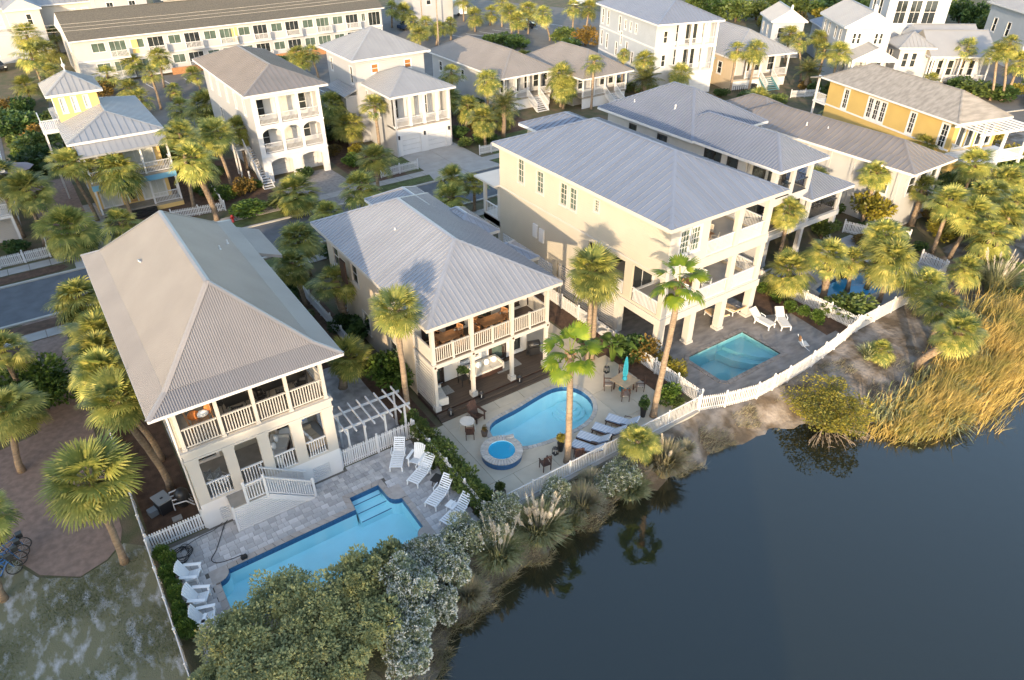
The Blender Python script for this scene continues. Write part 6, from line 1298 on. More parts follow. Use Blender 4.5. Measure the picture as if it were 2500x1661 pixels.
PALMS = [(-2.8, 27.9, 5.3, 0.2, 0.0, 2.09, 'S*'), (0.1, 31.6, 6.3, -0.7, -0.0, 1.68, 'S*'), (0.2, 34.1, 6.6, -1.0, -0.0, 1.59, 'S'), (-0.7, 39.9, 4.3, 0.0, 0.0, 1.79, 'S'), (-0.5, 43.3, 3.6, 0.0, 0.0, 1.92, 'S'), (-0.8, 48.9, 3.6, 0.0, 0.0, 1.93, 'S'), (-6.2, 37.5, 4.1, 0.7, 0.1, 1.67, 'S'), (-5.2, 43.1, 4.5, 0.0, 0.0, 1.61, 'S'), (-7.6, 28.8, 4.9, 0.9, 0.2, 1.36, 'S'), (0.3, 64.5, 2.4, -0.2, 0.0, 2.42, 'S'), (3.7, 60.5, 3.3, 0.0, 0.0, 1.9, 'S'), (-2.0, 67.3, 5.3, 0.3, 0.0, 2.06, 'S'), (-3.4, 70.3, 5.8, -0.0, -0.0, 2.03, 'S'), (2.5, 70.4, 5.7, -0.6, 0.0, 1.98, 'S'), (5.2, 69.1, 4.8, 0.0, 0.0, 2.02, 'S'), (11.5, 64.2, 6.0, -0.6, 0.1, 2.04, 'Sb'), (10.5, 68.3, 7.1, 0.5, -0.1, 2.04, 'S'), (14.9, 71.3, 5.8, -0.4, 0.1, 2.03, 'S'), (17.7, 75.2, 4.6, 0.0, 0.0, 1.88, 'S'), (11.7, 76.2, 4.2, 0.0, 0.0, 1.96, 'S'), (18.1, 90.0, 3.6, 0.0, 0.0, 2.31, 'S'), (15.8, 93.0, 3.0, 0.0, 0.0, 1.96, 'S'), (4.5, 140.1, 5.0, 0.0, 0.0, 2.43, 'S'), (3.8, 129.9, 4.0, 0.0, 0.0, 2.64, 'S'), (5.9, 131.8, 4.0, 0.0, 0.0, 2.21, 'S'), (8.6, 149.6, 3.3, 0.2, -0.0, 1.66, 'S'), (1.5, 116.4, 2.6, 0.0, 0.0, 1.85, 'S'), (5.1, 119.7, 3.2, 0.0, 0.0, 1.92, 'S'), (16.1, 123.9, 2.3, -0.2, 0.0, 1.84, 'S'), (11.6, 117.3, 2.5, 0.0, 0.0, 2.07, 'S'), (18.2, 115.5, 4.4, 0.3, -0.1, 1.74, 'S'), (15.3, 104.2, 4.8, -0.0, 0.0, 1.47, 'S'), (22.1, 110.6, 2.4, -0.5, 0.1, 1.38, 'S'), (17.4, 107.8, 1.6, 0.7, -0.1, 1.45, 'S'), (12.8, 107.9, 2.4, 0.0, 0.0, 1.73, 'S'), (13.1, 103.5, 2.2, 0.0, 0.0, 1.89, 'S'), (36.7, 110.1, 3.5, 0.0, 0.0, 1.71, 'S'), (38.4, 107.2, 4.0, -0.4, 0.2, 1.57, 'S'), (18.2, 61.4, 2.3, 0.0, 0.0, 2.31, 'S'), (21.6, 54.3, 4.3, 0.0, 0.0, 1.95, 'S'), (26.5, 61.9, 3.5, 0.0, 0.0, 1.97, 'S'), (14.6, 49.4, 3.4, -0.4, 0.1, 1.81, 'S'), (12.6, 45.2, 3.7, -0.3, 0.1, 1.33, 'S'), (13.9, 40.8, 3.8, -0.2, 0.1, 1.87, 'Sb'), (13.7, 30.5, 6.4, -0.1, 0.1, 1.57, 'S*'), (18.1, 53.5, 3.1, 0.0, 0.0, 1.36, 'S'), (10.9, 34.5, 2.2, 0.6, -0.2, 1.54, 'Sb*'), (30.0, 53.2, 3.6, 0.0, 0.0, 1.62, 'S'), (28.4, 51.0, 2.8, 0.0, 0.0, 1.65, 'S'), (31.8, 52.5, 2.8, 0.1, -0.0, 1.34, 'S'), (29.1, 78.3, 4.5, 0.0, 0.0, 1.94, 'S'), (29.4, 75.2, 3.0, 0.0, 0.0, 2.01, 'S'), (31.3, 71.4, 5.6, 0.0, 0.0, 1.84, 'S'), (47.3, 82.6, 4.6, 0.0, 0.0, 1.8, 'S'), (48.6, 76.1, 4.8, 0.0, 0.0, 1.92, 'S'), (43.3, 72.9, 3.3, 0.4, -0.2, 1.93, 'S'), (42.6, 67.4, 3.3, -0.2, 0.1, 1.84, 'S'), (46.0, 68.7, 3.7, 0.1, -0.1, 2.18, 'D'), (59.2, 74.7, 4.2, 0.0, 0.0, 2.02, 'S'), (61.8, 71.5, 6.0, -0.0, 0.0, 1.56, 'S'), (59.0, 73.8, 2.8, 0.0, 0.0, 1.81, 'S'), (70.5, 70.8, 2.6, 0.0, 0.0, 2.31, 'D'), (70.9, 71.8, 5.2, 0.0, 0.0, 1.42, 'S'), (71.3, 76.3, 5.0, 0.0, 0.0, 1.25, 'S'), (74.6, 68.4, 3.6, 0.0, 0.0, 1.65, 'S'), (83.1, 66.6, 5.8, 0.0, 0.0, 1.56, 'S'), (84.8, 64.8, 5.9, 0.0, 0.0, 1.78, 'S'), (75.7, 56.2, 2.4, 0.0, 0.0, 2.54, 'S'), (79.6, 115.8, 4.4, -0.3, 0.2, 1.95, 'S'), (83.2, 108.8, 4.8, -1.1, 0.8, 2.19, 'S'), (95.9, 113.8, 3.8, 0.2, -0.2, 2.04, 'S'), (89.7, 110.4, 5.0, 0.0, 0.0, 2.11, 'S'), (83.6, 116.1, 4.5, 0.0, 0.0, 2.13, 'S'), (65.3, 136.6, 3.7, 0.3, -0.1, 1.91, 'S'), (67.0, 135.4, 3.0, 0.5, -0.2, 2.07, 'S'), (64.4, 125.4, 3.0, 0.0, 0.0, 1.65, 'S'), (76.5, 123.7, 3.0, -0.0, 0.0, 2.02, 'S'), (82.4, 127.5, 2.5, 0.2, -0.2, 2.1, 'S'), (64.2, 116.9, 3.2, 0.5, -0.3, 1.72, 'S'), (65.3, 122.3, 3.0, 0.0, 0.0, 1.92, 'S'), (59.9, 114.8, 3.0, 0.0, 0.0, 1.81, 'S'), (68.9, 119.8, 3.0, 0.0, 0.0, 1.77, 'S'), (103.5, 73.2, 4.6, 0.0, 0.0, 1.67, 'S'), (95.9, 64.5, 5.9, -0.7, 1.0, 1.64, 'S'), (102.7, 67.4, 5.0, 0.0, 0.0, 1.73, 'S'), (95.4, 61.4, 5.2, 0.0, 0.0, 1.6, 'S'), (94.8, 58.8, 5.4, 0.0, 0.0, 1.68, 'S'), (127.0, 79.8, 4.7, -0.1, 0.1, 1.32, 'W'), (92.3, 61.1, 2.6, 0.0, 0.0, 2.06, 'D'), (114.9, 60.1, 2.2, -0.1, 0.2, 2.15, 'D'), (115.9, 57.9, 3.5, -0.1, 0.3, 1.62, 'S'), (111.6, 50.3, 5.5, 0.1, -0.3, 1.71, 'S'), (108.5, 43.5, 6.2, -0.4, 0.9, 1.83, 'S'), (109.1, 42.4, 7.4, -0.5, 1.3, 1.81, 'S'), (110.5, 42.5, 5.0, 0.0, 0.0, 1.94, 'S'), (82.4, 49.9, 1.8, 0.0, 0.0, 1.71, 'S'), (76.5, 35.1, 2.6, 0.0, 0.0, 1.62, 'S'), (79.4, 39.1, 2.2, 0.0, 0.0, 1.17, 'S'), (70.2, 27.5, 4.2, 0.0, 0.0, 1.87, 'S'), (58.9, 30.3, 4.8, 0.0, 0.0, 1.55, 'S'), (46.6, 29.8, 4.7, 0.0, 0.0, 1.52, 'S'), (42.1, 25.9, 2.6, 0.0, 0.0, 1.9, 'S'), (44.7, 24.2, 3.6, -0.2, 0.3, 1.76, 'Sb'), (47.3, 23.9, 2.6, -0.1, 0.3, 1.39, 'S'), (47.6, 21.5, 3.7, -0.0, 0.0, 1.75, 'S'), (48.9, 23.3, 4.5, 0.0, 0.0, 1.79, 'S'), (62.1, 27.5, 3.7, 0.0, 0.0, 1.63, 'Sb'), (58.4, 23.5, 4.8, -0.1, 0.1, 1.62, 'S'), (58.7, 22.2, 4.3, 0.2, -0.4, 1.92, 'S'), (57.8, 19.7, 3.6, 0.0, 0.0, 1.87, 'S'), (60.6, 20.0, 4.0, 0.0, 0.0, 1.59, 'S'), (52.9, 18.7, 2.6, 0.0, 0.0, 1.37, 'S'), (63.4, 20.8, 4.4, 0.0, 0.0, 1.31, 'S'), (64.0, 23.6, 4.0, 0.0, 0.0, 1.51, 'S'), (48.2, 19.0, 2.6, 0.0, 0.0, 1.54, 'S'), (45.9, 16.6, 2.8, 0.0, 0.0, 1.78, 'S'), (42.5, 15.6, 3.6, 0.5, -1.4, 1.64, 'Sb'), (40.9, 17.4, 0.9, 0.0, 0.0, 0.95, 'S'), (18.3, 21.4, 7.2, -0.1, 0.1, 1.49, 'W*'), (24.8, 21.5, 9.1, 0.2, -0.3, 1.51, 'W*'), (26.5, 28.9, 5.7, -0.1, 0.1, 1.84, 'S*'), (21.3, 19.3, 1.9, 0.0, 0.0, 1.12, 'S'), (80.3, 134.1, 4.0, 0.0, 0.0, 2.14, 'S'), (83.4, 124.7, 4.5, 0.0, 0.0, 2.06, 'S'), (79.5, 113.5, 3.5, 0.0, 0.0, 1.93, 'S'), (12.5, 80, 2.2, 0.0, 0.0, 1.75, 'S'), (14, 86, 2.5, 0.0, 0.0, 1.75, 'S'), (28, 83, 2.5, 0.0, 0.0, 1.75, 'S'), (45, 80, 2.5, 0.0, 0.0, 1.75, 'S'), (47.5, 71, 2, 0.0, 0.0, 1.75, 'S'), (44, 86, 3, 0.0, 0.0, 1.75, 'S'), (70.5, 82, 3, 0.0, 0.0, 1.75, 'S'), (64, 90, 3, 0.0, 0.0, 1.75, 'S'), (96, 55, 2.5, 0.0, 0.0, 1.75, 'S'), (69, 33, 2.5, 0.0, 0.0, 1.75, 'S'), (68, 40, 3, 0.0, 0.0, 1.75, 'S'), (57.5, 35, 3, 0.0, 0.0, 1.75, 'S'), (56.8, 40, 3.5, 0.0, 0.0, 1.75, 'S'), (62, 21, 3, 0.0, 0.0, 1.75, 'S'), (66, 23.5, 3.5, 0.0, 0.0, 1.75, 'S'), (72, 25, 3, 0.0, 0.0, 1.75, 'S'), (-8, 46, 3.5, 0.0, 0.0, 1.75, 'S'), (41.5, 36, 2.5, 0.0, 0.0, 1.75, 'S'), (41.8, 41, 2.8, 0.0, 0.0, 1.75, 'S'), (36.5, 108, 3, 0.0, 0.0, 1.75, 'S'), (27, 100, 3, 0.0, 0.0, 1.75, 'S'), (5, 112, 3, 0.0, 0.0, 1.75, 'S'), (100, 48, 3, 0.0, 0.0, 1.75, 'S'), (93, 52, 3.5, 0.0, 0.0, 1.75, 'S')]
adj = []
for x, y, h, lx, ly, R, k in PALMS:
    a = 'short' if h < 2.7 else 'tall' if h > 4.9 else 'mid-height'
    if hypot(lx, ly) > .9: a = 'leaning'
    if 'b' in k: a = 'shaggy-trunked'
    adj.append((x, y, h, a + (' feather' if k[0] == 'D' else ' bright fan' if k[0] == 'W' else ' sabal')))
plabels = place_labels(adj, 'palm')
FRONDS_S = [single_frond(40 + s_, M['sabal'], 24, 0.62, radians(112), 0.34, .85) for s_ in range(4)]
FRONDS_W = [single_frond(50 + s_, M['washy'], 20, 0.56, radians(84), 0.75, 1.25, 0.6) for s_ in range(4)]
def add_palm(i, x, y, h, lx, ly, R, k, label):
    rs = random.Random(100 + i); z0 = ground_z(x, y) if y < 24 else 0.0
    t = thing('palm_tree', label, 'palm tree', (x, y, z0), 0, 'palm trees')
    r0 = 0.16 + 0.02 * rs.random(); r1 = r0 * .85
    if 'b' in k: r0, r1 = 0.24, 0.26
    if k[0] == 'W': r0, r1 = 0.19, 0.15
    if k[0] == 'D': r0, r1 = 0.26, 0.26
    h = max(h, 0.3); me, pts = trunk_mesh(h, lx, ly, r0, r1, rs, k); put('trunk', me, t)
    if 'b' in k: put('leaf_boots', boots_mesh(pts, r0 * .9, h * .25, h, rs, h), t)
    elif rs.random() < .75 and h > 1.2: put('leaf_boots', boots_mesh(pts, r1 * .9, max(.4, h - rs.uniform(.5, 1.3)), h, rs, h), t)
    top = (lx, ly, h - 0.02); s_ = R / 1.1
    if k[0] == 'D':
        for j in range(30):
            tt = j / 29; el = radians(75 - 95 * tt); put('frond', FEATHER[j % 3], t, top, frond_rot(j * 2.4, el, rs.uniform(-.3, .3)).to_euler(), R * 1.1 * rs.uniform(.9, 1.05))
    elif k[0] == 'W':
        n = 15 if '*' in k else 15
        for j in range(n):
            tt = j / (n - 1); el = radians(78 - 122 * tt) + rs.uniform(-.1, .1)
            put('frond', FRONDS_W[j % 4], t, top, frond_rot(j * 2.39996 + rs.uniform(-.2, .2), el, rs.uniform(-.5, .5)).to_euler(), s_ * rs.uniform(.95, 1.12))
        mb = MB()
        for j in range(26):
            a = j * 2.4; mb.bar((0.1 * cos(a), 0.1 * sin(a), -.5 + .02 * j), (0.3 * cos(a), 0.3 * sin(a), -.35 + .02 * j + .1), .05, .02)
        mb.build('fibre_skirt', M['boot'], t, loc=top)
    elif '*' in k:
        for j, (az, el, tw, pet) in enumerate(sabal_layout(rs, 54 if i == 0 else 42, 165 if i == 0 else 140)):
            put('frond', FRONDS_S[j % 4], t, top, frond_rot(az, el, tw).to_euler(), s_ * rs.uniform(.88, 1.08))
    else:
        put('crown', (CROWNS if hypot(x, y) < 85 else FAR_CROWNS)[i % (9 if hypot(x, y) < 85 else 6)], t, top, (rs.uniform(-.16, .16), rs.uniform(-.16, .16), rs.uniform(0, 6.28)), (s_ * rs.uniform(.95, 1.12), s_ * rs.uniform(.95, 1.12), s_ * rs.uniform(.85, 1.05)))
    if rs.random() < .35 and k[0] == 'S':   # a few dry fronds hanging
        for j in range(3): put('dry_frond', DRY, t, top, frond_rot(rs.uniform(0, 6.28), radians(rs.uniform(-80, -55))).to_euler(), s_ * .8)
    return t
DRY = single_frond(60, M['dead'], 16, 0.5, radians(60), 0.2, 0.9)
for i, (p, lb) in enumerate(zip(PALMS, plabels)):
    if p[:2] == (13.7, 30.5): p = (12.6, 28.9, 7.9, 0, 0, 1.55, 'S*')
    if p[:2] == (26.5, 28.9): p = (24.8, 27.7, 6.9, 0, 0, 1.75, 'S*')
    x, y = p[0], p[1]
    if p[6] == 'W*': lb = 'bright green fan palm in front of the kidney pool, pale straight trunk' if x < 20 else 'tallest bright green fan palm, slanting pale trunk before the cream house'
    add_palm(i, *p[:7], lb)
add_palm(500, 25.5, 28.0, 6.0, 0.2, 0.3, 1.4, 'S', 'second trunk of the twin sabal palm beside the cream house')
# ------------------------------------------------------------------ shrubs
def leaf_cloud(seed, n, size, lumps=7, m=None, spread=0.55, flat=0.85, shape='leaf', fill=.35, lr=(.34, .56)):
    """leaf-sized faces through a lumpy unit volume"""
    rs = random.Random(seed); mb = MB(); cs = []
    for i in range(lumps):
        a = i * 2.4; rr = spread * sqrt((i + .3) / lumps); cs.append((Vector((rr * cos(a), rr * sin(a), rs.uniform(-.30, .42) * flat + .15 * (1 - rr))), rs.uniform(*lr)))
    for i in range(n):
        c, r = cs[rs.randrange(lumps)]
        z = rs.uniform(-1, 1); a = rs.uniform(0, 2 * pi); s_ = sqrt(1 - z * z); nrm = Vector((s_ * cos(a), s_ * sin(a), z * flat)).normalized()
        rad = r * (1 - fill * rs.random() ** 2) * rs.uniform(.92, 1.12); p = c + nrm * rad
        d = (nrm + Vector((rs.uniform(-1, 1), rs.uniform(-1, 1), rs.uniform(-.6, 1))) * .75).normalized(); q = d.cross(Vector((rs.uniform(-1, 1), rs.uniform(-1, 1), rs.uniform(-1, 1))))
        if q.length < .05: continue
        q.normalize(); L = size * rs.uniform(.7, 1.35); w = L * (.38 if shape == 'leaf' else .12)
        mb.add([p - d * L * .2, p + d * L * .35 + q * w, p + d * L, p + d * L * .35 - q * w], [(0, 1, 2, 3)])
    return mb, cs
def cloud_mesh(*a, m=None, **k): mb, cs = leaf_cloud(*a, **k); return mb.mesh('foliage', m)
VAR = {}
for kind, mname, args in (('shrub', 'shrub', dict(n=1100, size=.17)), ('deep', 'deep', dict(n=1100, size=.19)), ('hedge', 'hedge', dict(n=1500, size=.13, lumps=5, spread=.35)), ('hedge2', 'hedge', dict(n=1700, size=.16, lumps=8)),
                          ('rust', 'rust_leaf', dict(n=1000, size=.15)), ('rust2', 'rust_leaf', dict(n=900, size=.15)), ('ochre', 'ochre_leaf', dict(n=1200, size=.15)), ('tree_big', 'hedge', dict(n=5200, size=.085, lumps=13, spread=.62))):
    VAR[kind] = [cloud_mesh(7 * s_ + len(kind), m=M[mname], **args) for s_ in range(3 if kind != 'tree_big' else 1)]
mb = MB()
for i in range(7):
    a = i * 2.4; mb.tube([(0, 0, -1.0), (.12 * cos(a), .12 * sin(a), -.5), (.35 * cos(a), .35 * sin(a), .05 + .04 * i)], [.05, .035, .015], 5)
STEMS = mb.mesh('stems', M['bark'])
def banana_mesh(seed):
    rs = random.Random(seed); mb = MB()
    for i in range(15):
        az = i * 2.4 + rs.uniform(-.3, .3); el = radians(rs.uniform(25, 78)); d = Vector((cos(az) * cos(el), sin(az) * cos(el), sin(el))); lat = Vector((-sin(az), cos(az), 0)); L = rs.uniform(.8, 1.25)
        pr = None
        for k in range(6):
            t = k / 5; w = .17 * sin(pi * (t * .86 + .1)) + .01; c = d * (L * (.35 + .65 * t)) - Vector((0, 0, 1)) * (.5 * t * t * L); cur = (c + lat * w + Vector((0, 0, .03)), c, c - lat * w + Vector((0, 0, .03)))
            if pr: mb.quad(pr[0], pr[1], cur[1], cur[0]); mb.quad(pr[1], pr[2], cur[2], cur[1])
            pr = cur
        mb.tube([(0, 0, -.9), tuple(d * .2), tuple(d * (L * .36))], .02, 4)
    return mb.mesh('foliage', M['hedge'])
BANANA = [banana_mesh(s_) for s_ in (1, 2)]
SHRUBS = [(-4.4, 42.6, 1.6, 2.27, 'tree_big'), (30.7, 78.8, 1.2, 2.11, 'shrub'), (14.5, 63.9, 0.7, 2.27, 'hedge'), (17.9, 63.6, 0.6, 1.93, 'shrub'), (13.5, 68.8, 0.7, 1.58, 'hedge'), (71.8, 70.8, 1.0, 1.90, 'shrub'), (74.0, 110.0, 1.2, 1.87, 'deep'), (74.7, 107.4, 1.2, 2.14, 'deep'), (73.3, 113.0, 1.0, 1.76, 'deep'), (83.7, 105.5, 1.5, 2.48, 'shrub'), (85.9, 102.0, 1.8, 2.73, 'rust'), (81.5, 100.5, 1.2, 1.83, 'deep'), (10.0, 115.3, 1.2, 2.27, 'rust'), (-1.1, 113.4, 1.2, 2.12, 'rust'), (-0.9, 102.1, 1.6, 2.91, 'deep'), (0.3, 92.3, 1.6, 2.69, 'shrub'), (-1.5, 86.5, 1.4, 2.11, 'deep'), (2.9, 101.8, 1.5, 2.27, 'shrub'), (59.1, 29.7, 1.6, 1.98, 'ochre'), (60.6, 31.7, 1.3, 1.12, 'deep'), (64.6, 26.9, 0.8, 1.47, 'rust'), (53.0, 30.4, 1.0, 1.05, 'shrub'), (43.9, 21.6, 1.0, 1.79, 'shrub'), (41.5, 27.2, 0.6, 0.67, 'hedge'), (41.4, 25.9, 0.6, 0.72, 'hedge'), (41.0, 24.4, 0.6, 0.65, 'hedge'), (41.2, 23.4, 0.6, 0.58, 'hedge'), (41.2, 22.3, 0.6, 0.63, 'hedge'), (27.8, 26.7, 1.0, 1.17, 'deep'), (28.2, 25.8, 1.1, 1.05, 'rust2'), (26.5, 27.1, 1.4, 1.31, 'banana'), (25.3, 28.0, 1.2, 1.16, 'banana'), (28.6, 24.6, 0.7, 0.68, 'ochre'), (28.5, 23.4, 0.7, 0.71, 'ochre'), (26.3, 22.0, 0.8, 0.97, 'hedge'), (26.5, 21.3, 0.5, 0.53, 'shrub'), (13.7, 33.1, 1.2, 1.76, 'hedge2'), (33.7, 32.3, 0.8, 0.91, 'rust2'), (109.2, 45.2, 1.2, 3.36, 'shrub'), (109.3, 48.3, 1.1, 1.95, 'deep'), (109.8, 42.8, 1.1, 1.88, 'deep'), (111.8, 52.2, 0.8, 1.43, 'hedge'), (151.6, 65.2, 2.0, 3.01, 'shrub'), (156.8, 70.7, 2.5, 2.67, 'deep'), (142.1, 57.3, 2.2, 3.05, 'shrub'), (159.1, 74.6, 2.5, 2.42, 'deep'), (162.9, 80.8, 2.5, 2.86, 'shrub'), (130.0, 100.8, 2.2, 3.00, 'shrub'), (129.5, 95.3, 2.2, 2.91, 'deep'), (136.5, 95.9, 2.6, 3.32, 'shrub'), (140.7, 93.0, 2.2, 2.99, 'deep'), (143.2, 85.5, 2.2, 2.10, 'shrub'), (124.6, 101.5, 2.6, 3.28, 'shrub'), (122.4, 106.0, 2.6, 3.33, 'deep'), (121.6, 109.7, 2.6, 3.04, 'shrub'), (123.9, 93.6, 1.5, 2.05, 'ochre'), (142.5, 81.7, 2.4, 1.90, 'deep'), (41.8, 132.1, 1.0, 1.73, 'deep'), (35.0, 128.8, 1.0, 1.66, 'shrub'), (37.3, 119.2, 0.8, 1.58, 'deep'), (41.6, 71.6, 0.8, 1.25, 'deep'), (43.2, 68.6, 0.8, 1.33, 'deep'), (40.6, 68.5, 0.6, 0.93, 'shrub'), (26.8, 85.4, 0.9, 1.49, 'deep'), (27.0, 79.2, 1.0, 1.70, 'shrub'), (22.1, 69.7, 0.6, 0.93, 'deep'), (16.7, 69.7, 0.5, 1.22, 'hedge'), (1.0, 64.8, 0.6, 0.90, 'deep'), (-1.6, 52.4, 0.6, 0.98, 'deep'), (-3.9, 67.3, 0.6, 1.16, 'deep'), (16.5, 43.9, 1.0, 1.21, 'deep'), (11.0, 45.2, 0.8, 0.94, 'deep'), (14.2, 38.7, 1.0, 1.22, 'deep'), (16.1, 40.3, 0.8, 1.04, 'deep'), (17.5, 50.9, 0.8, 1.34, 'deep'), (12.4, 48.1, 0.7, 0.93, 'deep'), (68.0, 69.2, 0.7, 1.41, 'shrub'), (80.0, 65.7, 0.7, 1.13, 'deep'), (80.8, 62.1, 0.8, 1.32, 'deep'), (83.6, 59.0, 0.8, 1.31, 'shrub'), (88.1, 55.3, 0.9, 1.30, 'deep'), (91.6, 59.1, 0.9, 1.14, 'deep'), (72.0, 35.7, 1.2, 1.26, 'deep'), (72.3, 29.9, 1.2, 1.36, 'shrub'), (89.6, 34.5, 1.2, 1.58, 'ochre'), (78.5, 27.6, 1.4, 1.62, 'shrub'), (86.6, 30.6, 1.0, 1.50, 'ochre'), (61.3, 24.6, 1.0, 1.39, 'ochre'), (62.9, 24.0, 0.8, 1.05, 'deep'), ]
def MORE():
    """the many bushes that fill the gardens"""
    rs = random.Random(77); out = []; keep = [(s_[0], s_[1]) for s_ in SHRUBS]
    for x0, x1, y0, y1, n, r0, r1 in ((10.9, 15.6, 67, 92, 13, .7, 1.4), (-2.4, 1.2, 85, 112, 13, .9, 1.8), (26.6, 29.6, 66, 90, 9, .7, 1.3), (41.4, 49.8, 66, 96, 15, .7, 1.5), (2, 50, 87.5, 93, 15, .8, 1.7), (60, 72, 88, 97, 9, .8, 1.6), (69.6, 72.2, 64, 79, 6, .6, 1.1),
                               (9.6, 12.6, 38, 50, 8, .5, .9), (92, 97, 50, 63, 8, .7, 1.3), (66.8, 73.5, 22, 50, 13, .7, 1.4), (56.6, 59, 24, 48, 10, .6, 1.0), (54, 58.4, 31, 48, 8, .6, 1.1), (98, 124, 28, 44, 14, 1.0, 2.2), (77, 100, 19, 30, 14, .8, 1.6), (55, 66, 14.5, 21.5, 13, .8, 1.5), (114, 168, 74, 118, 26, 2.0, 3.4), (47, 58, 24, 29.5, 6, .5, .9), (24.5, 27.4, 36, 50, 7, .5, .9), (39.6, 43, 31, 47, 8, .6, 1.0), (-14, -6, 41, 51, 8, .7, 1.3)):
        k = 0; tries = 0
        while k < n and tries < 200:
            tries += 1; x, y = rs.uniform(x0, x1), rs.uniform(y0, y1); R = rs.uniform(r0, r1)
            if any(hypot(x - a, y - b) < R for a, b in keep): continue
            keep.append((x, y)); out.append((x, y, R * rs.uniform(.55, .85), R, rs.choice(['shrub', 'deep', 'shrub', 'deep', 'hedge2', 'ochre', 'rust']))); k += 1
    return out
WORDS = {'shrub': 'mid-green', 'deep': 'dark green', 'hedge': 'bright clipped', 'hedge2': 'bright leafy', 'rust': 'rusty green', 'rust2': 'reddish green', 'ochre': 'yellow-green', 'tree_big': 'large round dark green', 'banana': 'broad-leaved'}
SHRUBS += MORE()
slabels = place_labels([(x, y, h, WORDS[k]) for x, y, h, R, k in SHRUBS], 'shrub')
for i, ((x, y, h, R, k), lb) in enumerate(zip(SHRUBS, slabels)):
    rs = random.Random(900 + i)
    if 14.2 < x < 22.6 and 30 < y < 43.8: x = 13.7
    t = thing('shrub', lb, 'shrub', (x, y, 0), 0, 'garden shrubs')
    if k == 'banana': put('foliage', BANANA[i % 2], t, (0, 0, 1.0), rs.uniform(0, 6), R * 1.25); continue
    zs = max(h, .5) / .75; v = VAR[k]
    put('foliage', v[i % len(v)], t, (0, 0, zs * .62 if k != 'tree_big' else 1.7), rs.uniform(0, 6), (R * 1.05, R * 1.05, zs * .8 if k != 'tree_big' else 2.0))
    put('stems', STEMS, t, (0, 0, zs * .62), rs.uniform(0, 6), (R * .7, R * .7, zs * .7))
# --- hedge rows, each plant its own
def row(pts, n, R, h, kind, words, where, jit=.12):
    for i in range(n):
        t_ = i / max(1, n - 1) * (len(pts) - 1); j = min(int(t_), len(pts) - 2); x = pts[j][0] + (pts[j + 1][0] - pts[j][0]) * (t_ - j); y = pts[j][1] + (pts[j + 1][1] - pts[j][1]) * (t_ - j)
        rs = random.Random(int(x * 77 + y * 13)); x += rs.uniform(-jit, jit); y += rs.uniform(-jit, jit)
        pos = 'nearest the water' if i == 0 else 'farthest from the water' if i == n - 1 else ORD[i] + ' from the water end'
        t = thing('shrub', '%s %s, %s' % (words, where, pos), 'shrub', (x, y, 0), 0, 'hedge plants ' + where)
        v = VAR[kind]; s_ = R * rs.uniform(.85, 1.15); put('foliage', v[i % len(v)], t, (0, 0, h * .5), rs.uniform(0, 6), (s_, s_, h * rs.uniform(.5, .68))); put('stems', STEMS, t, (0, 0, h * .5), 0, (s_ * .6, s_ * .6, h * .5))
row([(12.8, 20.9), (12.7, 28.6)], 12, 0.72, 1.35, 'shrub', 'leafy hedge plant', 'between paver terrace and kidney pool')
row([(-1.2, 22.0), (-1.15, 27.0)], 8, 0.5, 1.1, 'hedge', 'leafy hedge plant', 'along the left picket fence')
row([(12.25, 21.0), (12.2, 25.2)], 5, 0.24, 0.5, 'shrub', 'low loose shrub', 'in the shell strip by the white chaises')
# ------------------------------------------------------------------ big bushes and grasses on the bank
def bush(name, label, x, y, R, h, seed, mats, n=5200, size=.085, flower=0.0, lumps=26, yellow=0):
    """large near bush: branching stems, leafy clumps, optional pale flower tufts on the outside"""
    t = thing(name, label, 'bush', (x, y, ground_z(x, y)), 0, 'waterside bushes'); rs = random.Random(seed)
    mb, cs = leaf_cloud(seed, n, size / R * 1.25, lumps, spread=.8, flat=.95, fill=.6, lr=(.20, .36))
    put('foliage', mb.mesh('foliage', mats[0]), t, (0, 0, h * .56), 0, (R, R, h * .56))
    if flower:
        mf = MB()
        for i in range(int(n * flower)):
            c, r = cs[rs.randrange(len(cs))]; z = rs.uniform(-.25, 1); a = rs.uniform(0, 2 * pi); s_ = sqrt(1 - z * z); nr = Vector((s_ * cos(a), s_ * sin(a), z))
            if sin(c.x * 9 + a * 3) + sin(c.y * 8 - z * 4) < -.5: continue
            p = c + nr * r * rs.uniform(1.0, 1.15)
            for k in range(2):
                d = (nr + Vector((rs.uniform(-1, 1), rs.uniform(-1, 1), rs.uniform(-.3, 1))) * .8).normalized(); q = d.orthogonal().normalized(); L = size / R * rs.uniform(.6, 1.1); mf.add([p, p + d * L * .5 + q * L * .28, p + d * L, p + d * L * .5 - q * L * .28], [(0, 1, 2, 3)])
        put('flower_tufts', mf.mesh('flower_tufts', M['groundsel_flower']), t, (0, 0, h * .56), 0, (R, R, h * .56))
    mb = MB()
    for c, r in cs: mb.tube([(0, 0, 0), (c.x * R * .35, c.y * R * .35, h * .28), (c.x * R * .9, c.y * R * .9, h * (.52 + .5 * c.z))], [.05, .035, .012], 5)
    mb.build('stems', M['bark'], t)
    return t
k = 0
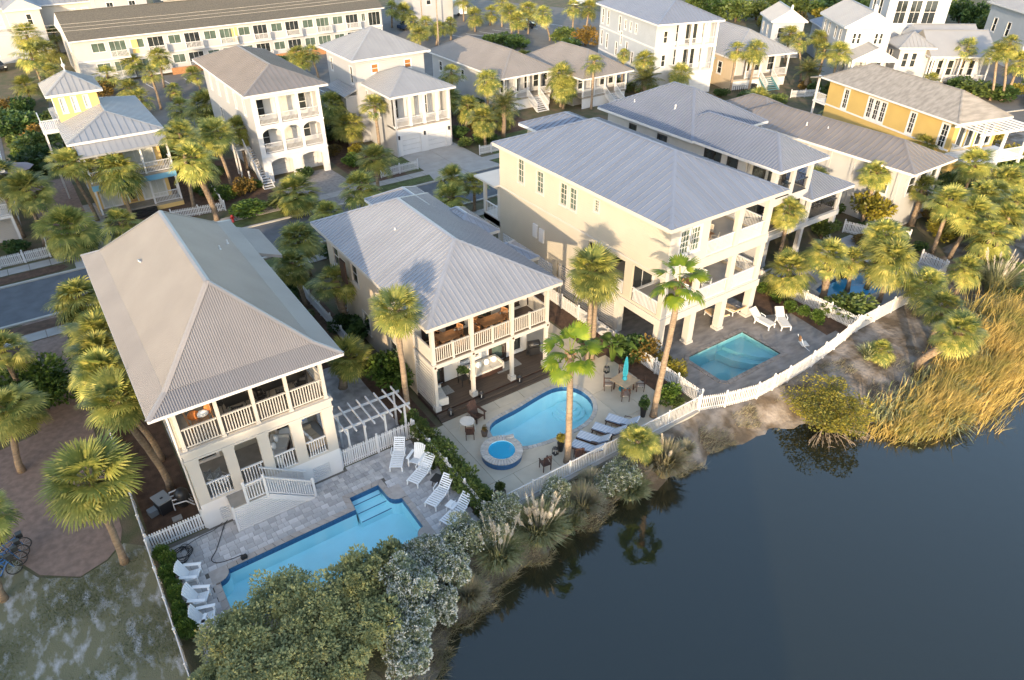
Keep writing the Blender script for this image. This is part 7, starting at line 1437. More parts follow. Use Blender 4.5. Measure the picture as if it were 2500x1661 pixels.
for x, y, R, h, w in ((0.3, 20.3, 1.35, 2.3, 'nearest the left picket fence'), (2.5, 20.8, 1.5, 2.5, 'with a yellow-tinged crown against the long pool'), (3.4, 19.0, 1.6, 2.6, 'in the middle of the thicket below the long pool'), (0.9, 18.2, 1.7, 2.3, 'at the bottom edge, left'),
                      (3.3, 17.0, 1.6, 2.3, 'at the bottom edge, centre'), (5.4, 19.6, 1.25, 2.7, 'tallest olive one overlapping the pool'), (-0.9, 18.9, 1.2, 1.6, 'low one at the foot of the left fence'), (5.0, 17.6, 1.3, 2.2, 'right of centre beside the white-tufted bushes'), (7.2, 20.2, 0.9, 2.0, 'small olive one at the pool corner'), (1.6, 16.2, 1.5, 2.0, 'lowest at the bottom edge')):
    bush('wax_myrtle', 'grey-green wax myrtle bush ' + w, x, y, R, h, 300 + k, [M['myrtle']], 6500 if k < 8 else 3500); k += 1
for x, y, R, h, w in ((7.3, 18.4, 1.15, 2.3, 'largest, in front of the pool corner'), (6.4, 16.9, 1.1, 1.9, 'lower left by the water'), (8.0, 17.5, .95, 2.0, 'overhanging the water'), (5.8, 15.9, .95, 1.7, 'lowest at the bottom edge'), (9.3, 18.5, 1.0, 1.9, 'next to the pampas grass'), (8.6, 19.7, .85, 1.7, 'against the chaises')):
    bush('groundsel_bush', 'groundsel bush thick with white tufts, ' + w, x, y, R, h, 330 + k, [M['groundsel']], 4000, .095, .95); k += 1
for x, y, R, h, w in ((10.6, 19.5, 1.0, 1.9, 'by the end of the terrace hedge'), (13.0, 19.8, .95, 1.8, 'below the aluminium fence corner'), (19.9, 18.9, 1.05, 1.8, 'right of the bank palm'), (16.2, 19.7, .75, 1.3, 'against the metal fence behind the marsh grass'), (12.1, 19.4, .8, 1.6, 'between the two pampas clumps'), (18.6, 18.9, .7, 1.2, 'low beside the marsh grass')):
    bush('groundsel_bush', 'pale green groundsel bush with fading tufts ' + w, x, y, R, h, 350 + k, [M['groundsel']], 3200, .085, .38); k += 1
t = bush('autumn_bush', 'large yellowing bush leaning over the pond with bare lower twigs', 33.6, 15.9, 2.6, 2.5, 77, [M['ochre_leaf']], 7800, .10, lumps=30)
mb = MB(); rs = random.Random(5)
for i in range(70):
    a = rs.uniform(pi * 1.05, pi * 1.95); r = rs.uniform(.8, 2.1); p = Vector((r * cos(a) * 1.1, r * sin(a), rs.uniform(0, .7)))
    q = p + Vector((cos(a), sin(a), 0)) * rs.uniform(.3, .8) - Vector((0, 0, rs.uniform(.1, .6))); mb.tube([p * .6, p, q], [.025, .018, .006], 4)
    for j in range(3): mb.tube([p.lerp(q, .5), p.lerp(q, .6) + Vector((rs.uniform(-.25, .25), rs.uniform(-.3, .1), rs.uniform(-.3, .1)))], [.01, .004], 3)
mb.build('bare_twigs', M['twig'], t)
def grass_clump(name, label, x, y, R, h, n, m, seed, w=.022, plumes=0, plume_h=1.0, lean=(0, 0), cat='grass clump', group=None, arch_=.75):
    rs = random.Random(seed); mb = MB()
    for i in range(n):
        a = rs.uniform(0, 2 * pi); r0 = rs.random() ** .7 * R * .35; out = rs.uniform(.25, 1) * R; H = h * rs.uniform(.65, 1.1); d = Vector((cos(a), sin(a), 0)); s_ = Vector((-sin(a), cos(a), 0)) * w * rs.uniform(.6, 1.3)
        p = [d * r0]
        for t_ in (.4, .75, 1.0): p.append(d * (r0 + out * t_ ** 1.6) + Vector((lean[0] * t_, lean[1] * t_, H * (t_ * 1.25 - arch_ * .75 * t_ ** 3 * (out / R)))))
        mb.add([p[0] - s_, p[0] + s_, p[1] + s_, p[1] - s_, p[2] + s_ * .8, p[2] - s_ * .8, p[3]], [(0, 1, 2, 3), (3, 2, 4, 5), (5, 4, 6)])
    t = thing(name, label, cat, (x, y, ground_z(x, y)), 0, group)
    put('blades', mb.mesh('blades', m), t)
    for i in range(plumes):
        a = rs.uniform(0, 2 * pi); o = rs.uniform(.1, .75) * R; H = h * plume_h * rs.uniform(.9, 1.3); b = Vector((cos(a) * o * .3, sin(a) * o * .3, h * .3)); e = Vector((cos(a) * o, sin(a) * o, H)); mb = MB(); mb.tube([b, e], .008, 3)
        ax = (e - b).normalized(); L = rs.uniform(.5, .75)
        for j in range(70):
            u = rs.random(); c = e + ax * (u * L - .12); q = Vector((rs.uniform(-1, 1), rs.uniform(-1, 1), rs.uniform(-1, 1))); q = (q - ax * q.dot(ax)).normalized(); ww = .13 * sin(pi * min(1, u * .85 + .12)); f_ = c + q * ww + ax * .12; s_ = ax.cross(q) * .022; mb.add([c - s_, c + s_, f_], [(0, 1, 2)])
        mb.build('plume', M['plume'], t)
    return t
GG = 'pampas and tall grass clumps on the bank'
grass_clump('pampas_grass', 'pampas grass with many cream plumes below the aluminium fence', 14.2, 18.5, 1.45, 1.8, 1500, M['pampas'], 1, plumes=32, group=GG)
grass_clump('pampas_grass', 'pampas grass with thin tan plumes beside the white-tufted bushes', 11.8, 18.4, 1.3, 1.8, 1200, M['pampas'], 2, plumes=11, plume_h=1.2, group=GG)
grass_clump('pampas_grass', 'straw-coloured pampas clump at the water, right of the bank palm', 22.7, 18.5, 1.35, 1.8, 1300, M['dry_grass'], 3, plumes=4, group=GG)
grass_clump('tall_grass', 'dry tan grass tussock on the bank under the groundsel bushes', 9.6, 17.6, 1.0, 1.1, 700, M['dry_grass'], 12, group=GG)
grass_clump('tall_grass', 'dry tussock at the fence foot between pampas and palm', 18.4, 19.5, .8, .9, 500, M['dry_grass'], 13, group=GG)
grass_clump('tall_grass', 'low tussock on the bank right of the straw pampas', 24.6, 18.7, .7, .7, 420, M['dry_grass'], 14, group=GG)
grass_clump('pampas_grass', 'pampas grass with pink-cream plumes among the golden reeds', 55.8, 17.4, 1.7, 2.3, 800, M['pampas'], 4, plumes=16, group=GG)
grass_clump('tall_grass', 'loose clump of brown-green marsh grass between pampas and bank palm', 17.0, 18.6, 1.2, 1.6, 800, M['dry_grass'], 6, group=GG)
grass_clump('tall_grass', 'drooping green grass under the groundsel right of the palm', 20.1, 18.3, 1.1, 1.2, 900, M['pampas'], 7, group=GG)
grass_clump('tall_grass', 'olive reed clump left of the marsh grass by the water', 15.9, 18.4, 1.0, 1.5, 600, M['pampas'], 8, group=GG)
grass_clump('reed_tuft', 'green reed tuft splaying over the pond at the end of the golden reeds', 39.6, 11.9, 1.7, 1.5, 200, M['pampas'], 9, w=.03, group=GG, arch_=1.3)
grass_clump('young_palm_tuft', 'small spiky green tuft on the bare bank below the cream house fence', 40.4, 17.8, .9, 1.0, 130, M['pampas'], 10, w=.04, group=GG)
mg = MB()
# golden reeds: nobody could count the stalks
mb = MB(); rs = random.Random(21)
for i in range(8500):
    t_ = rs.random(); x = 35.6 + 17.5 * t_ + rs.gauss(0, .8); yb = interp([(34, 14.2), (38, 12.7), (41, 12.2), (45, 13.0), (49, 13.4), (53, 14.4), (58, 15.8), (66, 18)], x); y = yb + rs.gauss(0, 1) * interp([(34, .5), (42, 1.0), (66, 1.6)], x)
    if sin(x * 1.3 + y) + sin(x * 0.6 - y * 1.2) < -1.2: continue
    H = rs.uniform(1.3, 2.6) * interp([(34, .65), (40, .9), (50, 1.1), (66, 1.0)], x); ln = Vector((rs.gauss(.35, .35), rs.gauss(-.1, .35), 0)) * H * .6
    b = Vector((x, y, ground_z(x, y))); a = rs.uniform(0, pi); s_ = Vector((cos(a), sin(a), 0)) * rs.uniform(.012, .024)
    m_ = b + ln * .35 + Vector((0, 0, H * .6)); e = b + ln + Vector((0, 0, H * rs.uniform(.75, 1)))
    mb.add([b - s_, b + s_, m_ + s_, m_ - s_, e], [(0, 1, 2, 3), (3, 2, 4)])
for i in range(2200):
    x = rs.uniform(36, 54); y = interp([(34, 14.4), (38, 13.2), (41, 12.9), (45, 13.8), (49, 14.4), (53, 15.4), (58, 16.6), (66, 18)], x) + rs.gauss(0, .9)
    H = rs.uniform(.8, 1.9); ln = Vector((rs.gauss(.1, .5), rs.gauss(-.1, .5), 0)) * H * .5; b = Vector((x, y, ground_z(x, y))); a = rs.uniform(0, pi); s_ = Vector((cos(a), sin(a), 0)) * .03
    m_ = b + ln * .4 + Vector((0, 0, H * .65)); e = b + ln * 1.5 + Vector((0, 0, H * rs.uniform(.5, .9)))
    mg.add([b - s_, b + s_, m_ + s_, m_ - s_, e], [(0, 1, 2, 3), (3, 2, 4)])
mg.build('green_reeds', M['pampas'], kind='stuff', label='greener reed blades mixed through the golden stand', cat='reeds')
mb.build('golden_reeds', M['reed'], kind='stuff', label='dense golden reeds along the right-hand shore of the pond', cat='reeds')
mb = MB()
for i in range(60):
    x = rs.uniform(38, 50); y = interp([(34, 13.4), (38, 12.2), (41, 11.7), (45, 12.2), (49, 12.4), (53, 13)], x); b = Vector((x, y, -.9)); a = rs.uniform(-2.6, -.4); L = rs.uniform(.9, 2.0); e = b + Vector((cos(a) * L + .6, sin(a) * L, rs.uniform(.02, .35))); mb.tube([b, b.lerp(e, .5) + Vector((0, 0, .25)), e], [.014, .012, .004], 3)
mb.build('fallen_reeds', M['twig'], kind='stuff', label='broken reed stalks lying out over the water', cat='reeds')
# dry grass fringe on the bank and turf on the sandy lawn
mb = MB(); rs = random.Random(22)
for i in range(30000):
    x = rs.uniform(5, 44); d = rs.random() ** 1.3 * (2.0 if x < 33 else 5.5); y = shore_y(x) + d - .1
    if y > 19.2 + .9 * (x < 27) or (sin(x * 1.9 + d) + sin(x * .8 - d * 2)) < (-1.2 if x < 14.5 else -.2 if x < 25 else .35): continue
    H = rs.uniform(.18, .5) * (1.3 if x < 14 else 1); b = Vector((x, y, ground_z(x, y))); a = rs.uniform(0, 6.28); dr = Vector((rs.gauss(0, .5), -abs(rs.gauss(.35, .4)), 0)) * H; s_ = Vector((cos(a), sin(a), 0)) * .012
    mb.add([b - s_, b + s_, b + dr + Vector((0, 0, H * .75))], [(0, 1, 2)])
mb.build('bank_grass', M['dry_grass'], kind='stuff', label='dry grass fringe along the pond edge', cat='grass')
mb = MB()
for i in range(42000):
    x = rs.uniform(-9, -1.75); y = rs.uniform(18, 29.4)
    if not inside((x, y), lawn_poly): continue
    v = sin(x * 1.1 + y * .7) + sin(x * .45 - y * 1.3 + 1) + rs.gauss(0, .6)
    if v < .15: continue
    H = rs.uniform(.03, .09); b = Vector((x, y, 0.004)); a = rs.uniform(0, 6.28); s_ = Vector((cos(a), sin(a), 0)) * .012; mb.add([b - s_, b + s_, b + Vector((rs.gauss(0, .04), rs.gauss(0, .04), H))], [(0, 1, 2)])
mb.build('lawn_turf', M['turf'], kind='stuff', label='patchy short turf on the grey sand at lower left', cat='grass')
# tall pines across the pond, behind the viewpoint: their shade lies over the foreground
def far_tree(x, y, h, R, seed):
    t = thing('pine_tree', 'tall pine across the pond behind the viewpoint', 'tree', (x, y, 0), 0, 'pines across the pond')
    mb = MB(); mb.tube([(0, 0, -.2), (.1, 0, h * .5), (0, .1, h * .95)], [.35, .25, .08], 8); mb.build('trunk', M['bark'], t)
    mb, cs = leaf_cloud(seed, 2600, .22, 12, spread=.6, flat=1.0, fill=.8); put('crown', mb.mesh('crown', M['deep']), t, (0, 0, h * .62), 0, (R, R, h * .42))
# ------------------------------------------------------------------ fences
def picket_mesh(h, w=0.075, t=0.022, point=True):
    mb = MB()
    if point: mb.add([(-w / 2, -t / 2, .05), (w / 2, -t / 2, .05), (w / 2, -t / 2, h - .05), (0, -t / 2, h), (-w / 2, -t / 2, h - .05), (-w / 2, t / 2, .05), (w / 2, t / 2, .05), (w / 2, t / 2, h - .05), (0, t / 2, h), (-w / 2, t / 2, h - .05)],
           [(0, 1, 2, 3, 4), (9, 8, 7, 6, 5), (0, 5, 6, 1), (1, 6, 7, 2), (2, 7, 8, 3), (3, 8, 9, 4), (4, 9, 5, 0)])
    else: mb.box(-w / 2, w / 2, -t / 2, t / 2, .05, h)
    return mb
PK = {}
def fence(name, label, pts, h=1.1, sp=0.115, w=0.075, m=None, point=True, post=1.9, pw=0.1, cap=True, toprail=False, base=None, group='white fences'):
    m = m or M['white']; key = (round(h, 2), w, point, m.name)
    if key not in PK: PK[key] = picket_mesh(h, w, 0.022 if w > .03 else w, point).mesh('picket', m)
    t = thing(name, label, 'fence', (pts[0][0], pts[0][1], 0), 0, group); o = Vector((pts[0][0], pts[0][1], 0)); cnt = 0; rs = random.Random(len(label))
    for (a, b) in zip(pts, pts[1:]):
        A_, B_ = Vector((*a, 0)) - o, Vector((*b, 0)) - o; L_ = (B_ - A_).length; d = (B_ - A_) / L_; ang = atan2(d.y, d.x); nb = max(1, int(round(L_ / post)))
        for i in range(nb + (1 if b == pts[-1] else 0)):
            p = A_ + d * (L_ * i / nb); mb = MB(); mb.box(-pw / 2, pw / 2, -pw / 2, pw / 2, 0, h + .08)
            if cap: mb.lathe([(pw * .75, 0), (pw * .75, .025), (0.01, .09)], (0, 0, h + .08), 4)
            mb.build('post', m, t, loc=p, rot=ang + (0 if not cap else 0))
        for z in ((.22, h - .22) if not toprail else (.16, h - .04)):
            mb = MB(); off = Vector((-d.y, d.x, 0)) * (0.028 if not toprail else 0); mb.bar(A_ + off + Vector((0, 0, z)), B_ + off + Vector((0, 0, z)), .035 if not toprail else .05, .07 if not toprail else .045); mb.build('rail', m, t)
        n = int(L_ / sp)
        for i in range(n):
            if cnt >= 300: break
            p = A_ + d * (L_ * (i + .5) / n); put('picket', PK[key], t, (p.x, p.y, rs.uniform(-.012, .008)), (0, rs.uniform(-.02, .02), ang)); cnt += 1
    return t
fence('picket_fence', 'white picket fence running down the left side of the paver terrace', [(-1.65, 18.4), (-1.65, 46)], 1.05, 0.13)
fence('picket_fence', 'short white picket fence at the left front corner of the tan-roofed house', [(-1.6, 27.9), (0.98, 27.9)], 1.1)
fence('picket_fence', 'white picket fence under the pergola beside the tan-roofed house', [(8.1, 27.95), (12.35, 27.95)], 1.25)
fence('picket_fence', 'white picket fence hidden in the hedge between the two pool terraces', [(12.45, 20.6), (12.45, 27.9)], 1.15)
fence('picket_fence', 'white picket fence between the tan-roofed and beige houses', [(13.05, 33.6), (13.05, 51)], 1.1)
fence('metal_fence', 'thin white metal fence between the kidney pool deck and the pond', [(12.9, 20.5), (27.3, 20.45)], 1.1, 0.115, 0.028, post=2.4, pw=.07, cap=False, point=False, toprail=True)
fence('picket_fence', 'white picket fence between the kidney pool and the cream house', [(27.85, 20.7), (27.85, 40)], 1.1, 0.12)
fence('picket_fence', 'curving white picket fence in front of the teal pool', [(27.35, 20.35), (28.9, 19.75), (31.1, 19.2), (34, 19.2), (36.6, 19.35), (39.5, 19.7), (42.6, 20.15)], 1.15, 0.125, 0.065)
fence('picket_fence', 'white picket fence between the teal pool and the deep blue pool', [(42.7, 20.3), (42.7, 30.5)], 1.15, 0.11)
fence('board_fence', 'close-boarded white fence below the deep blue pool', [(42.75, 20.15), (49, 20.2), (55.3, 20.9)], 1.2, 0.098, 0.094, point=False)
fence('picket_fence', 'short white picket fence beyond the deep blue pool', [(55.7, 21.2), (55.9, 23.2)], 1.1)
fence('picket_fence', 'white picket fence under palms behind the deep blue pool', [(55.9, 30.2), (57.2, 27.0), (58.6, 25.8)], 1.1)
fence('picket_fence', 'white picket fence at the left edge across the street', [(-9, 64.9), (-1.85, 64.75), (-1.75, 69.5)], 1.0, 0.13)
fence('picket_fence', 'low white picket fence in front of the yellow tower house', [(8.2, 66.7), (12.8, 66.0), (13.0, 71.0)], 0.9, 0.14)
fence('picket_fence', 'white picket fence left of the twin-garage driveway', [(28.4, 65.1), (32.7, 65.2)], 1.0, 0.13)
fence('picket_fence', 'white picket fence right of the twin-garage driveway', [(40.4, 65.1), (43.4, 65.0)], 1.0, 0.13)
fence('picket_fence', 'white panel fence in front of the blue-stair cottage', [(87.6, 59.9), (91.4, 58.2)], 1.0, 0.14)
t = thing('retaining_wall', 'low pale concrete wall under the thin metal fence', 'wall', (12.9, 20.34, 0), 0)
mb = MB(); mb.box(0, 14.4, -0.1, 0.08, -0.6, 0.1); mb.build('wall_face', M['kerb'], t)
for i in range(7): mb = MB(); mb.box(2.05 * i + .1, 2.05 * i + 1.95, -0.13, 0.11, 0.1, 0.15); mb.build('coping_stone', M['concrete'], t)
# pergola over the side yard
t = thing('pergola', 'small white timber pergola beside the tan-roofed house', 'pergola', (8.4, 27.7, 0))
for x in (0.35, 1.3, 2.5, 3.7):
    for y in (0.45, 1.75):
        if y > 1 and x in (1.3, 2.5): continue
        mb = MB(); mb.box(x - .05, x + .05, y - .05, y + .05, 0, 2.3); mb.build('post', M['white'], t)
for y in (0.45, 1.75): mb = MB(); mb.box(-0.1, 4.05, y - .03, y + .03, 2.28, 2.42); mb.build('beam', M['white'], t)
for i in range(8): mb = MB(); mb.box(0.1 + .52 * i, 0.16 + .52 * i, -0.15, 2.2, 2.42, 2.54); mb.build('rafter', M['white'], t)
# ------------------------------------------------------------------ outdoor furniture
def slat_panel(root, name, m, w, L, n, T, loc, gap=.35, th=.02):
    """row of slats across a seat or back, each its own part; T rotates, loc shifts"""
    for i in range(n):
        mb = MB(); y = L * (i + .5) / n; mb.cbox((0, y, 0), (w, L / n * (1 - gap), th)); 
        o = mb.build(name, m, root); o.matrix_local = Matrix.Translation(loc) @ T.to_4x4()
def chaise(label, x, y, rz, m, cushion=None, group='white plastic chaises'):
    """origin at foot end, length along +Y, back raised"""
    t = thing('chaise_lounge', label, 'lounger', (x, y, 0.03), rz, group); w = .66
    for sx in (-1, 1):
        mb = MB(); mb.bar((sx * .32, 0, .3), (sx * .32, 1.28, .3), .05, .07); mb.build('side_rail', m, t)
        for yy in (.1, 1.2): mb = MB(); mb.bar((sx * .31, yy, .3), (sx * .33, yy + (.05 if yy > 1 else -.05), 0), .06, .06, (0, 1, 0)); mb.build('leg', m, t)
        mb = MB(); mb.tube([(sx * .36, .95, .3), (sx * .38, .95, .5), (sx * .38, 1.35, .54)], .025, 5); mb.build('armrest', m, t)
        mb = MB(); mb.bar((sx * .28, 1.27, .32), (sx * .28, 1.88, .84), .04, .05); mb.build('back_rail', m, t)
    if cushion:
        mb = MB(); mb.cbox((0, .64, .37), (.6, 1.26, .09)); mb.build('cushion', cushion, t)
        mb = MB(); mb.cbox((0, 0, 0), (.6, .78, .09), Matrix.Rotation(.70, 3, 'X')); mb.build('back_cushion', cushion, t, loc=(0, 1.55, .63))
    else:
        slat_panel(t, 'slat', m, w - .04, 1.28, 9, Matrix.Identity(3), (0, 0, .34)); slat_panel(t, 'back_slat', m, w - .08, .8, 7, Matrix.Rotation(.70, 3, 'X'), (0, 1.28, .34))
    return t
PL = M['plastic']
chaise('white slatted chaise nearest the pergola fence', 10.3, 26.0, radians(-35), PL)
chaise('second white chaise from the pergola fence, pointing at the pool steps', 10.5, 24.55, radians(-62), PL)
chaise('third white chaise from the pergola fence, beside the dark side table', 10.5, 22.65, radians(-62), PL)
chaise('white chaise nearest the water, half behind the groundsel', 10.5, 21.2, radians(-70), PL)
for (x, y, rz, lb) in ((38.1, 23.6, radians(2), 'white lounger by the round hedge plants at the teal pool, left one'), (38.7, 22.9, radians(-32), 'white lounger at the teal pool angled away, right one')): chaise(lb, x, y, rz, PL, M['cloth'], 'loungers at the teal pool')
chaise('tan lounger under the cream house, beside the pier', 36.0, 27.6, radians(170), M['white'], mat('tan_sling', (.52, .36, .2), .8), 'loungers at the teal pool'); chaise('second tan lounger under the cream house', 37.4, 27.6, radians(185), M['white'], MATS['tan_sling'], 'loungers at the teal pool')
STR = stripes('blue_white_stripe', (.75, .77, .78), (.20, .28, .42), 'X', .11)
for i, (x, y, w_) in enumerate(((22.25, 22.75, 'farthest right'), (21.1, 22.6, 'second from right'), (19.95, 22.55, 'third from right'), (19.2, 22.15, 'nearest the palm trunk'))): chaise('blue striped dark wood lounger by the metal fence, ' + w_, x, y, radians(208), M['wood_dark'], STR, 'striped loungers by the kidney pool')
def adirondack(label, x, y, rz, m, group='adirondack chairs'):
    """faces -Y"""
    t = thing('adirondack_chair', label, 'chair', (x, y, 0.03), rz, group)
    for sx in (-1, 1):
        mb = MB(); mb.bar((sx * .27, -.42, .30), (sx * .27, .5, .04), .035, .11); mb.build('side_rail', m, t)
        mb = MB(); mb.bar((sx * .31, -.40, 0), (sx * .31, -.40, .56), .05, .09, (0, 1, 0)); mb.build('leg', m, t)
        mb = MB(); mb.cbox((sx * .36, -.08, .57), (.15, .78, .03)); mb.build('armrest', m, t)
    T = Matrix.Rotation(radians(-16), 3, 'X')
    for i in range(5): mb = MB(); mb.cbox((0, -.40 + .115 * i, .36 - .045 * i), (.54, .098, .025), T); mb.build('seat_slat', m, t)
    for i in range(6):
        u = -.25 + .1 * i; L = .86 - .9 * u * u; mb = MB(); mb.bar((u * .9, .1, .2), (u * 1.15, .1 + L * .42, .2 + L), .09, .022, (0, -1, .4)); mb.build('back_slat', m, t)
    mb = MB(); mb.bar((-.28, .26, .48), (.28, .26, .48), .03, .08); mb.build('cross_rail', m, t)
    return t
adirondack('white adirondack chair between the first two white chaises', 11.6, 26.0, radians(-55), PL)
for i, (x, y, rz, w_) in enumerate(((-.45, 25.2, 62, 'first from the house'), (-.45, 23.75, 60, 'second from the house'), (-.5, 22.55, 70, 'third from the house'), (-.3, 21.95, 150, 'nearest the water, turned round'))): adirondack('white adirondack chair on the left edge of the paver terrace, ' + w_, x, y, radians(rz), PL)
adirondack('dark brown adirondack chair on the kidney pool deck by the steps', 16.15, 27.3, radians(10), M['wood_dark'])
def stool(name, label, x, y, w, d, h, m, cat='table', top=.03, z=.03, rz=0, group=None, round_=False):
    t = thing(name, label, cat, (x, y, z), rz, group)
    mb = MB()
    if round_: mb.lathe([(w / 2, h - top), (w / 2, h)], n=20)
    else: mb.cbox((0, 0, h - top / 2), (w, d, top))
    mb.build('table_top', m, t)
    for sx in (-1, 1):
        for sy in (-1, 1): mb = MB(); mb.bar((sx * w * .32, sy * d * .32, h - top), (sx * w * .4, sy * d * .4, 0), .04, .04, (1, 0, 0)); mb.build('leg', m, t)
    return t
stool('side_table', 'low white side table between the adirondack chair and second chaise', 11.75, 25.35, .5, .5, .42, PL, rz=.5); stool('side_table', 'low white side table by the chaise nearest the water', 11.4, 22.0, .5, .5, .42, PL, rz=.4); stool('side_table', 'black slatted side table between two white chaises', 11.75, 23.85, .6, .8, .45, M['black'], rz=.5)
stool('garden_table', 'round white table beside the brown adirondack chair', 15.2, 26.7, .85, .85, .7, M['cloth'], round_=True)
def chair(label, x, y, z, rz, m, seat=None, group=None, name='chair', h=.95):
    """faces -Y"""
    t = thing(name, label, 'chair', (x, y, z), rz, group)
    for sx in (-1, 1):
        mb = MB(); mb.bar((sx * .22, -.22, 0), (sx * .22, -.22, .64), .04, .04, (0, 1, 0)); mb.build('leg', m, t)
        mb = MB(); mb.bar((sx * .22, .22, 0), (sx * .22, .27, h), .04, .04, (0, 1, 0)); mb.build('leg', m, t)
        mb = MB(); mb.bar((sx * .24, -.25, .65), (sx * .24, .25, .65), .06, .03); mb.build('armrest', m, t)
    mb = MB(); mb.cbox((0, 0, .43), (.46, .46, .06)); mb.build('seat', seat or m, t)
    for i in range(5): mb = MB(); mb.bar((-.16 + .08 * i, .23, .46), (-.16 + .08 * i, .27, h - .03), .035, .015, (0, 1, 0)); mb.build('back_slat', m, t)
    mb = MB(); mb.bar((-.24, .27, h), (.24, .27, h), .03, .07); mb.build('top_rail', m, t)
    return t
# dining set with folded parasol
cx_, cy_ = 25.1, 24.45
t = thing('dining_table', 'square tan dining table with a folded turquoise parasol', 'table', (cx_, cy_, .02), radians(8))
mb = MB(); mb.cbox((0, 0, .73), (1.25, 1.25, .05)); mb.build('table_top', mat('tan_table_top', (.40, .30, .20), .5, .15, 4), t)
for a in (45, 135, 225, 315): mb = MB(); mb.bar((.5 * cos(radians(a)) * 1.2, .5 * sin(radians(a)) * 1.2, 0), (.48 * cos(radians(a)) * 1.2, .48 * sin(radians(a)) * 1.2, .71), .07, .07, (1, 0, 0)); mb.build('leg', M['wood_dark'], t)
t = thing('parasol', 'folded turquoise parasol standing in the square dining table', 'parasol', (cx_, cy_, .02))
mb = MB(); mb.tube([(0, 0, 0), (0, 0, 2.5)], .025, 8); mb.build('pole', M['steel'], t); mb = MB(); mb.lathe([(.3, 0), (.3, .07), (.05, .12)], n=16); mb.build('base', M['teal'], t)
mb = MB(); n = 16
for k_, (r, z) in enumerate(((.10, 1.05), (.17, 1.25), (.15, 1.8), (.08, 2.3), (.02, 2.5))):
    for j in range(n): rr = r * (1 if j % 2 else .62); mb.v.append((rr * cos(2 * pi * j / n), rr * sin(2 * pi * j / n), z))
for i in range(4):
    for j in range(n): mb.f.append((i * n + j, i * n + (j + 1) % n, (i + 1) * n + (j + 1) % n, (i + 1) * n + j)); mb.mi.append(0)
mb.build('folded_canopy', M['teal'], t)
mb = MB(); mb.lathe([(.12, .76), (.16, .82), (.12, 1.0), (.05, 1.06)], n=12); mb.build('table_collar', M['teal'], t)
for a, w_ in ((8, 'left rear'), (98, 'left front'), (188, 'right front'), (278, 'right rear')):
    r = radians(a - 45 + 45); dx, dy = cos(r + pi * .75) * .98, sin(r + pi * .75) * .98
    chair('brown sling dining chair at the parasol table, ' + w_, cx_ + dx, cy_ + dy, .02, atan2(dy, dx) - pi / 2, M['wood_dark'], mat('grey_sling', (.33, .30, .27), .8), 'chairs round the parasol table')
chair('dark brown rocking chair facing away by the metal fence', 17.0, 21.7, .02, radians(172), M['wood_dark'], group='dark rocking chairs', name='rocking_chair', h=1.05); chair('dark rocking chair beside the palm trunk at the metal fence', 18.9, 21.2, .02, radians(150), M['wood_dark'], group='dark rocking chairs', name='rocking_chair', h=1.05)
chair('dark brown chair tucked behind the round white table', 15.0, 26.1, .02, radians(150), M['wood_dark'])
# planters and lanterns
def planter(label, x, y, r, h, kind, s_, m=None, z=.02):
    t = thing('planter', label, 'planter', (x, y, z), 0, 'potted plants'); mb = MB(); mb.lathe([(r * .7, 0), (r, h), (r * 1.05, h), (r * .9, h - .04)], n=14); mb.build('pot', m or M['terracotta'], t); put('foliage', VAR[kind][0], t, (0, 0, h + s_ * .55), 0, (s_ * .6, s_ * .6, s_ * .9))
planter('black pot with a yellowish plant by the palm trunk and striped loungers', 18.55, 22.35, .2, .55, 'ochre', .5, M['black']); planter('dark pot with upright shrub by the metal fence near the slanting palm', 24.3, 21.9, .2, .6, 'deep', .6, M['black']); planter('squat clay pot beside the spa', 15.75, 25.75, .2, .35, 'rust', .3); planter('low pot of spiky plants at the hedge end of the kidney pool deck', 13.9, 21.4, .3, .35, 'shrub', .5)
def lantern(label, x, y, z, h=.5):
    t = thing('lantern', label, 'lantern', (x, y, z), 0, 'black lanterns'); w_ = .12
    mb = MB()
    for sx in (-1, 1):
        for sy in (-1, 1): mb.box(sx * w_ - .012, sx * w_ + .012, sy * w_ - .012, sy * w_ + .012, .03, h * .8)
    mb.box(-.14, .14, -.14, .14, 0, .03); mb.lathe([(.19, h * .8), (.05, h), (.03, h + .03)], n=4); mb.build('frame', M['black'], t); mb = MB(); mb.lathe([(.04, .03), (.04, .25)], n=8); mb.build('candle', M['cloth'], t)
for i, (x, y, z, w_) in enumerate(((18.15, 22.3, .02, 'by the black pot near the palm trunk'), (15.05, 28.3, .14, 'at the foot of the left porch column'), (17.3, 28.5, .25, 'at the foot of the second porch column'), (20.1, 28.5, .25, 'at the foot of the third porch column'), (25.4, 26.4, .02, 'behind the parasol table'))): lantern('black candle lantern ' + w_, x, y, z)
t = thing('lantern_stand', 'tall black lantern with a green plant roof beside the porch sofa', 'lantern', (17.1, 30.2, .37)); mb = MB()
for sx in (-1, 1):
    for sy in (-1, 1): mb.box(sx * .25 - .02, sx * .25 + .02, sy * .25 - .02, sy * .25 + .02, 0, .9)
mb.box(-.27, .27, -.27, .27, .42, .45); mb.build('frame', M['black'], t); put('foliage', VAR['deep'][1], t, (0, 0, 1.0), 0, (.42, .42, .3))
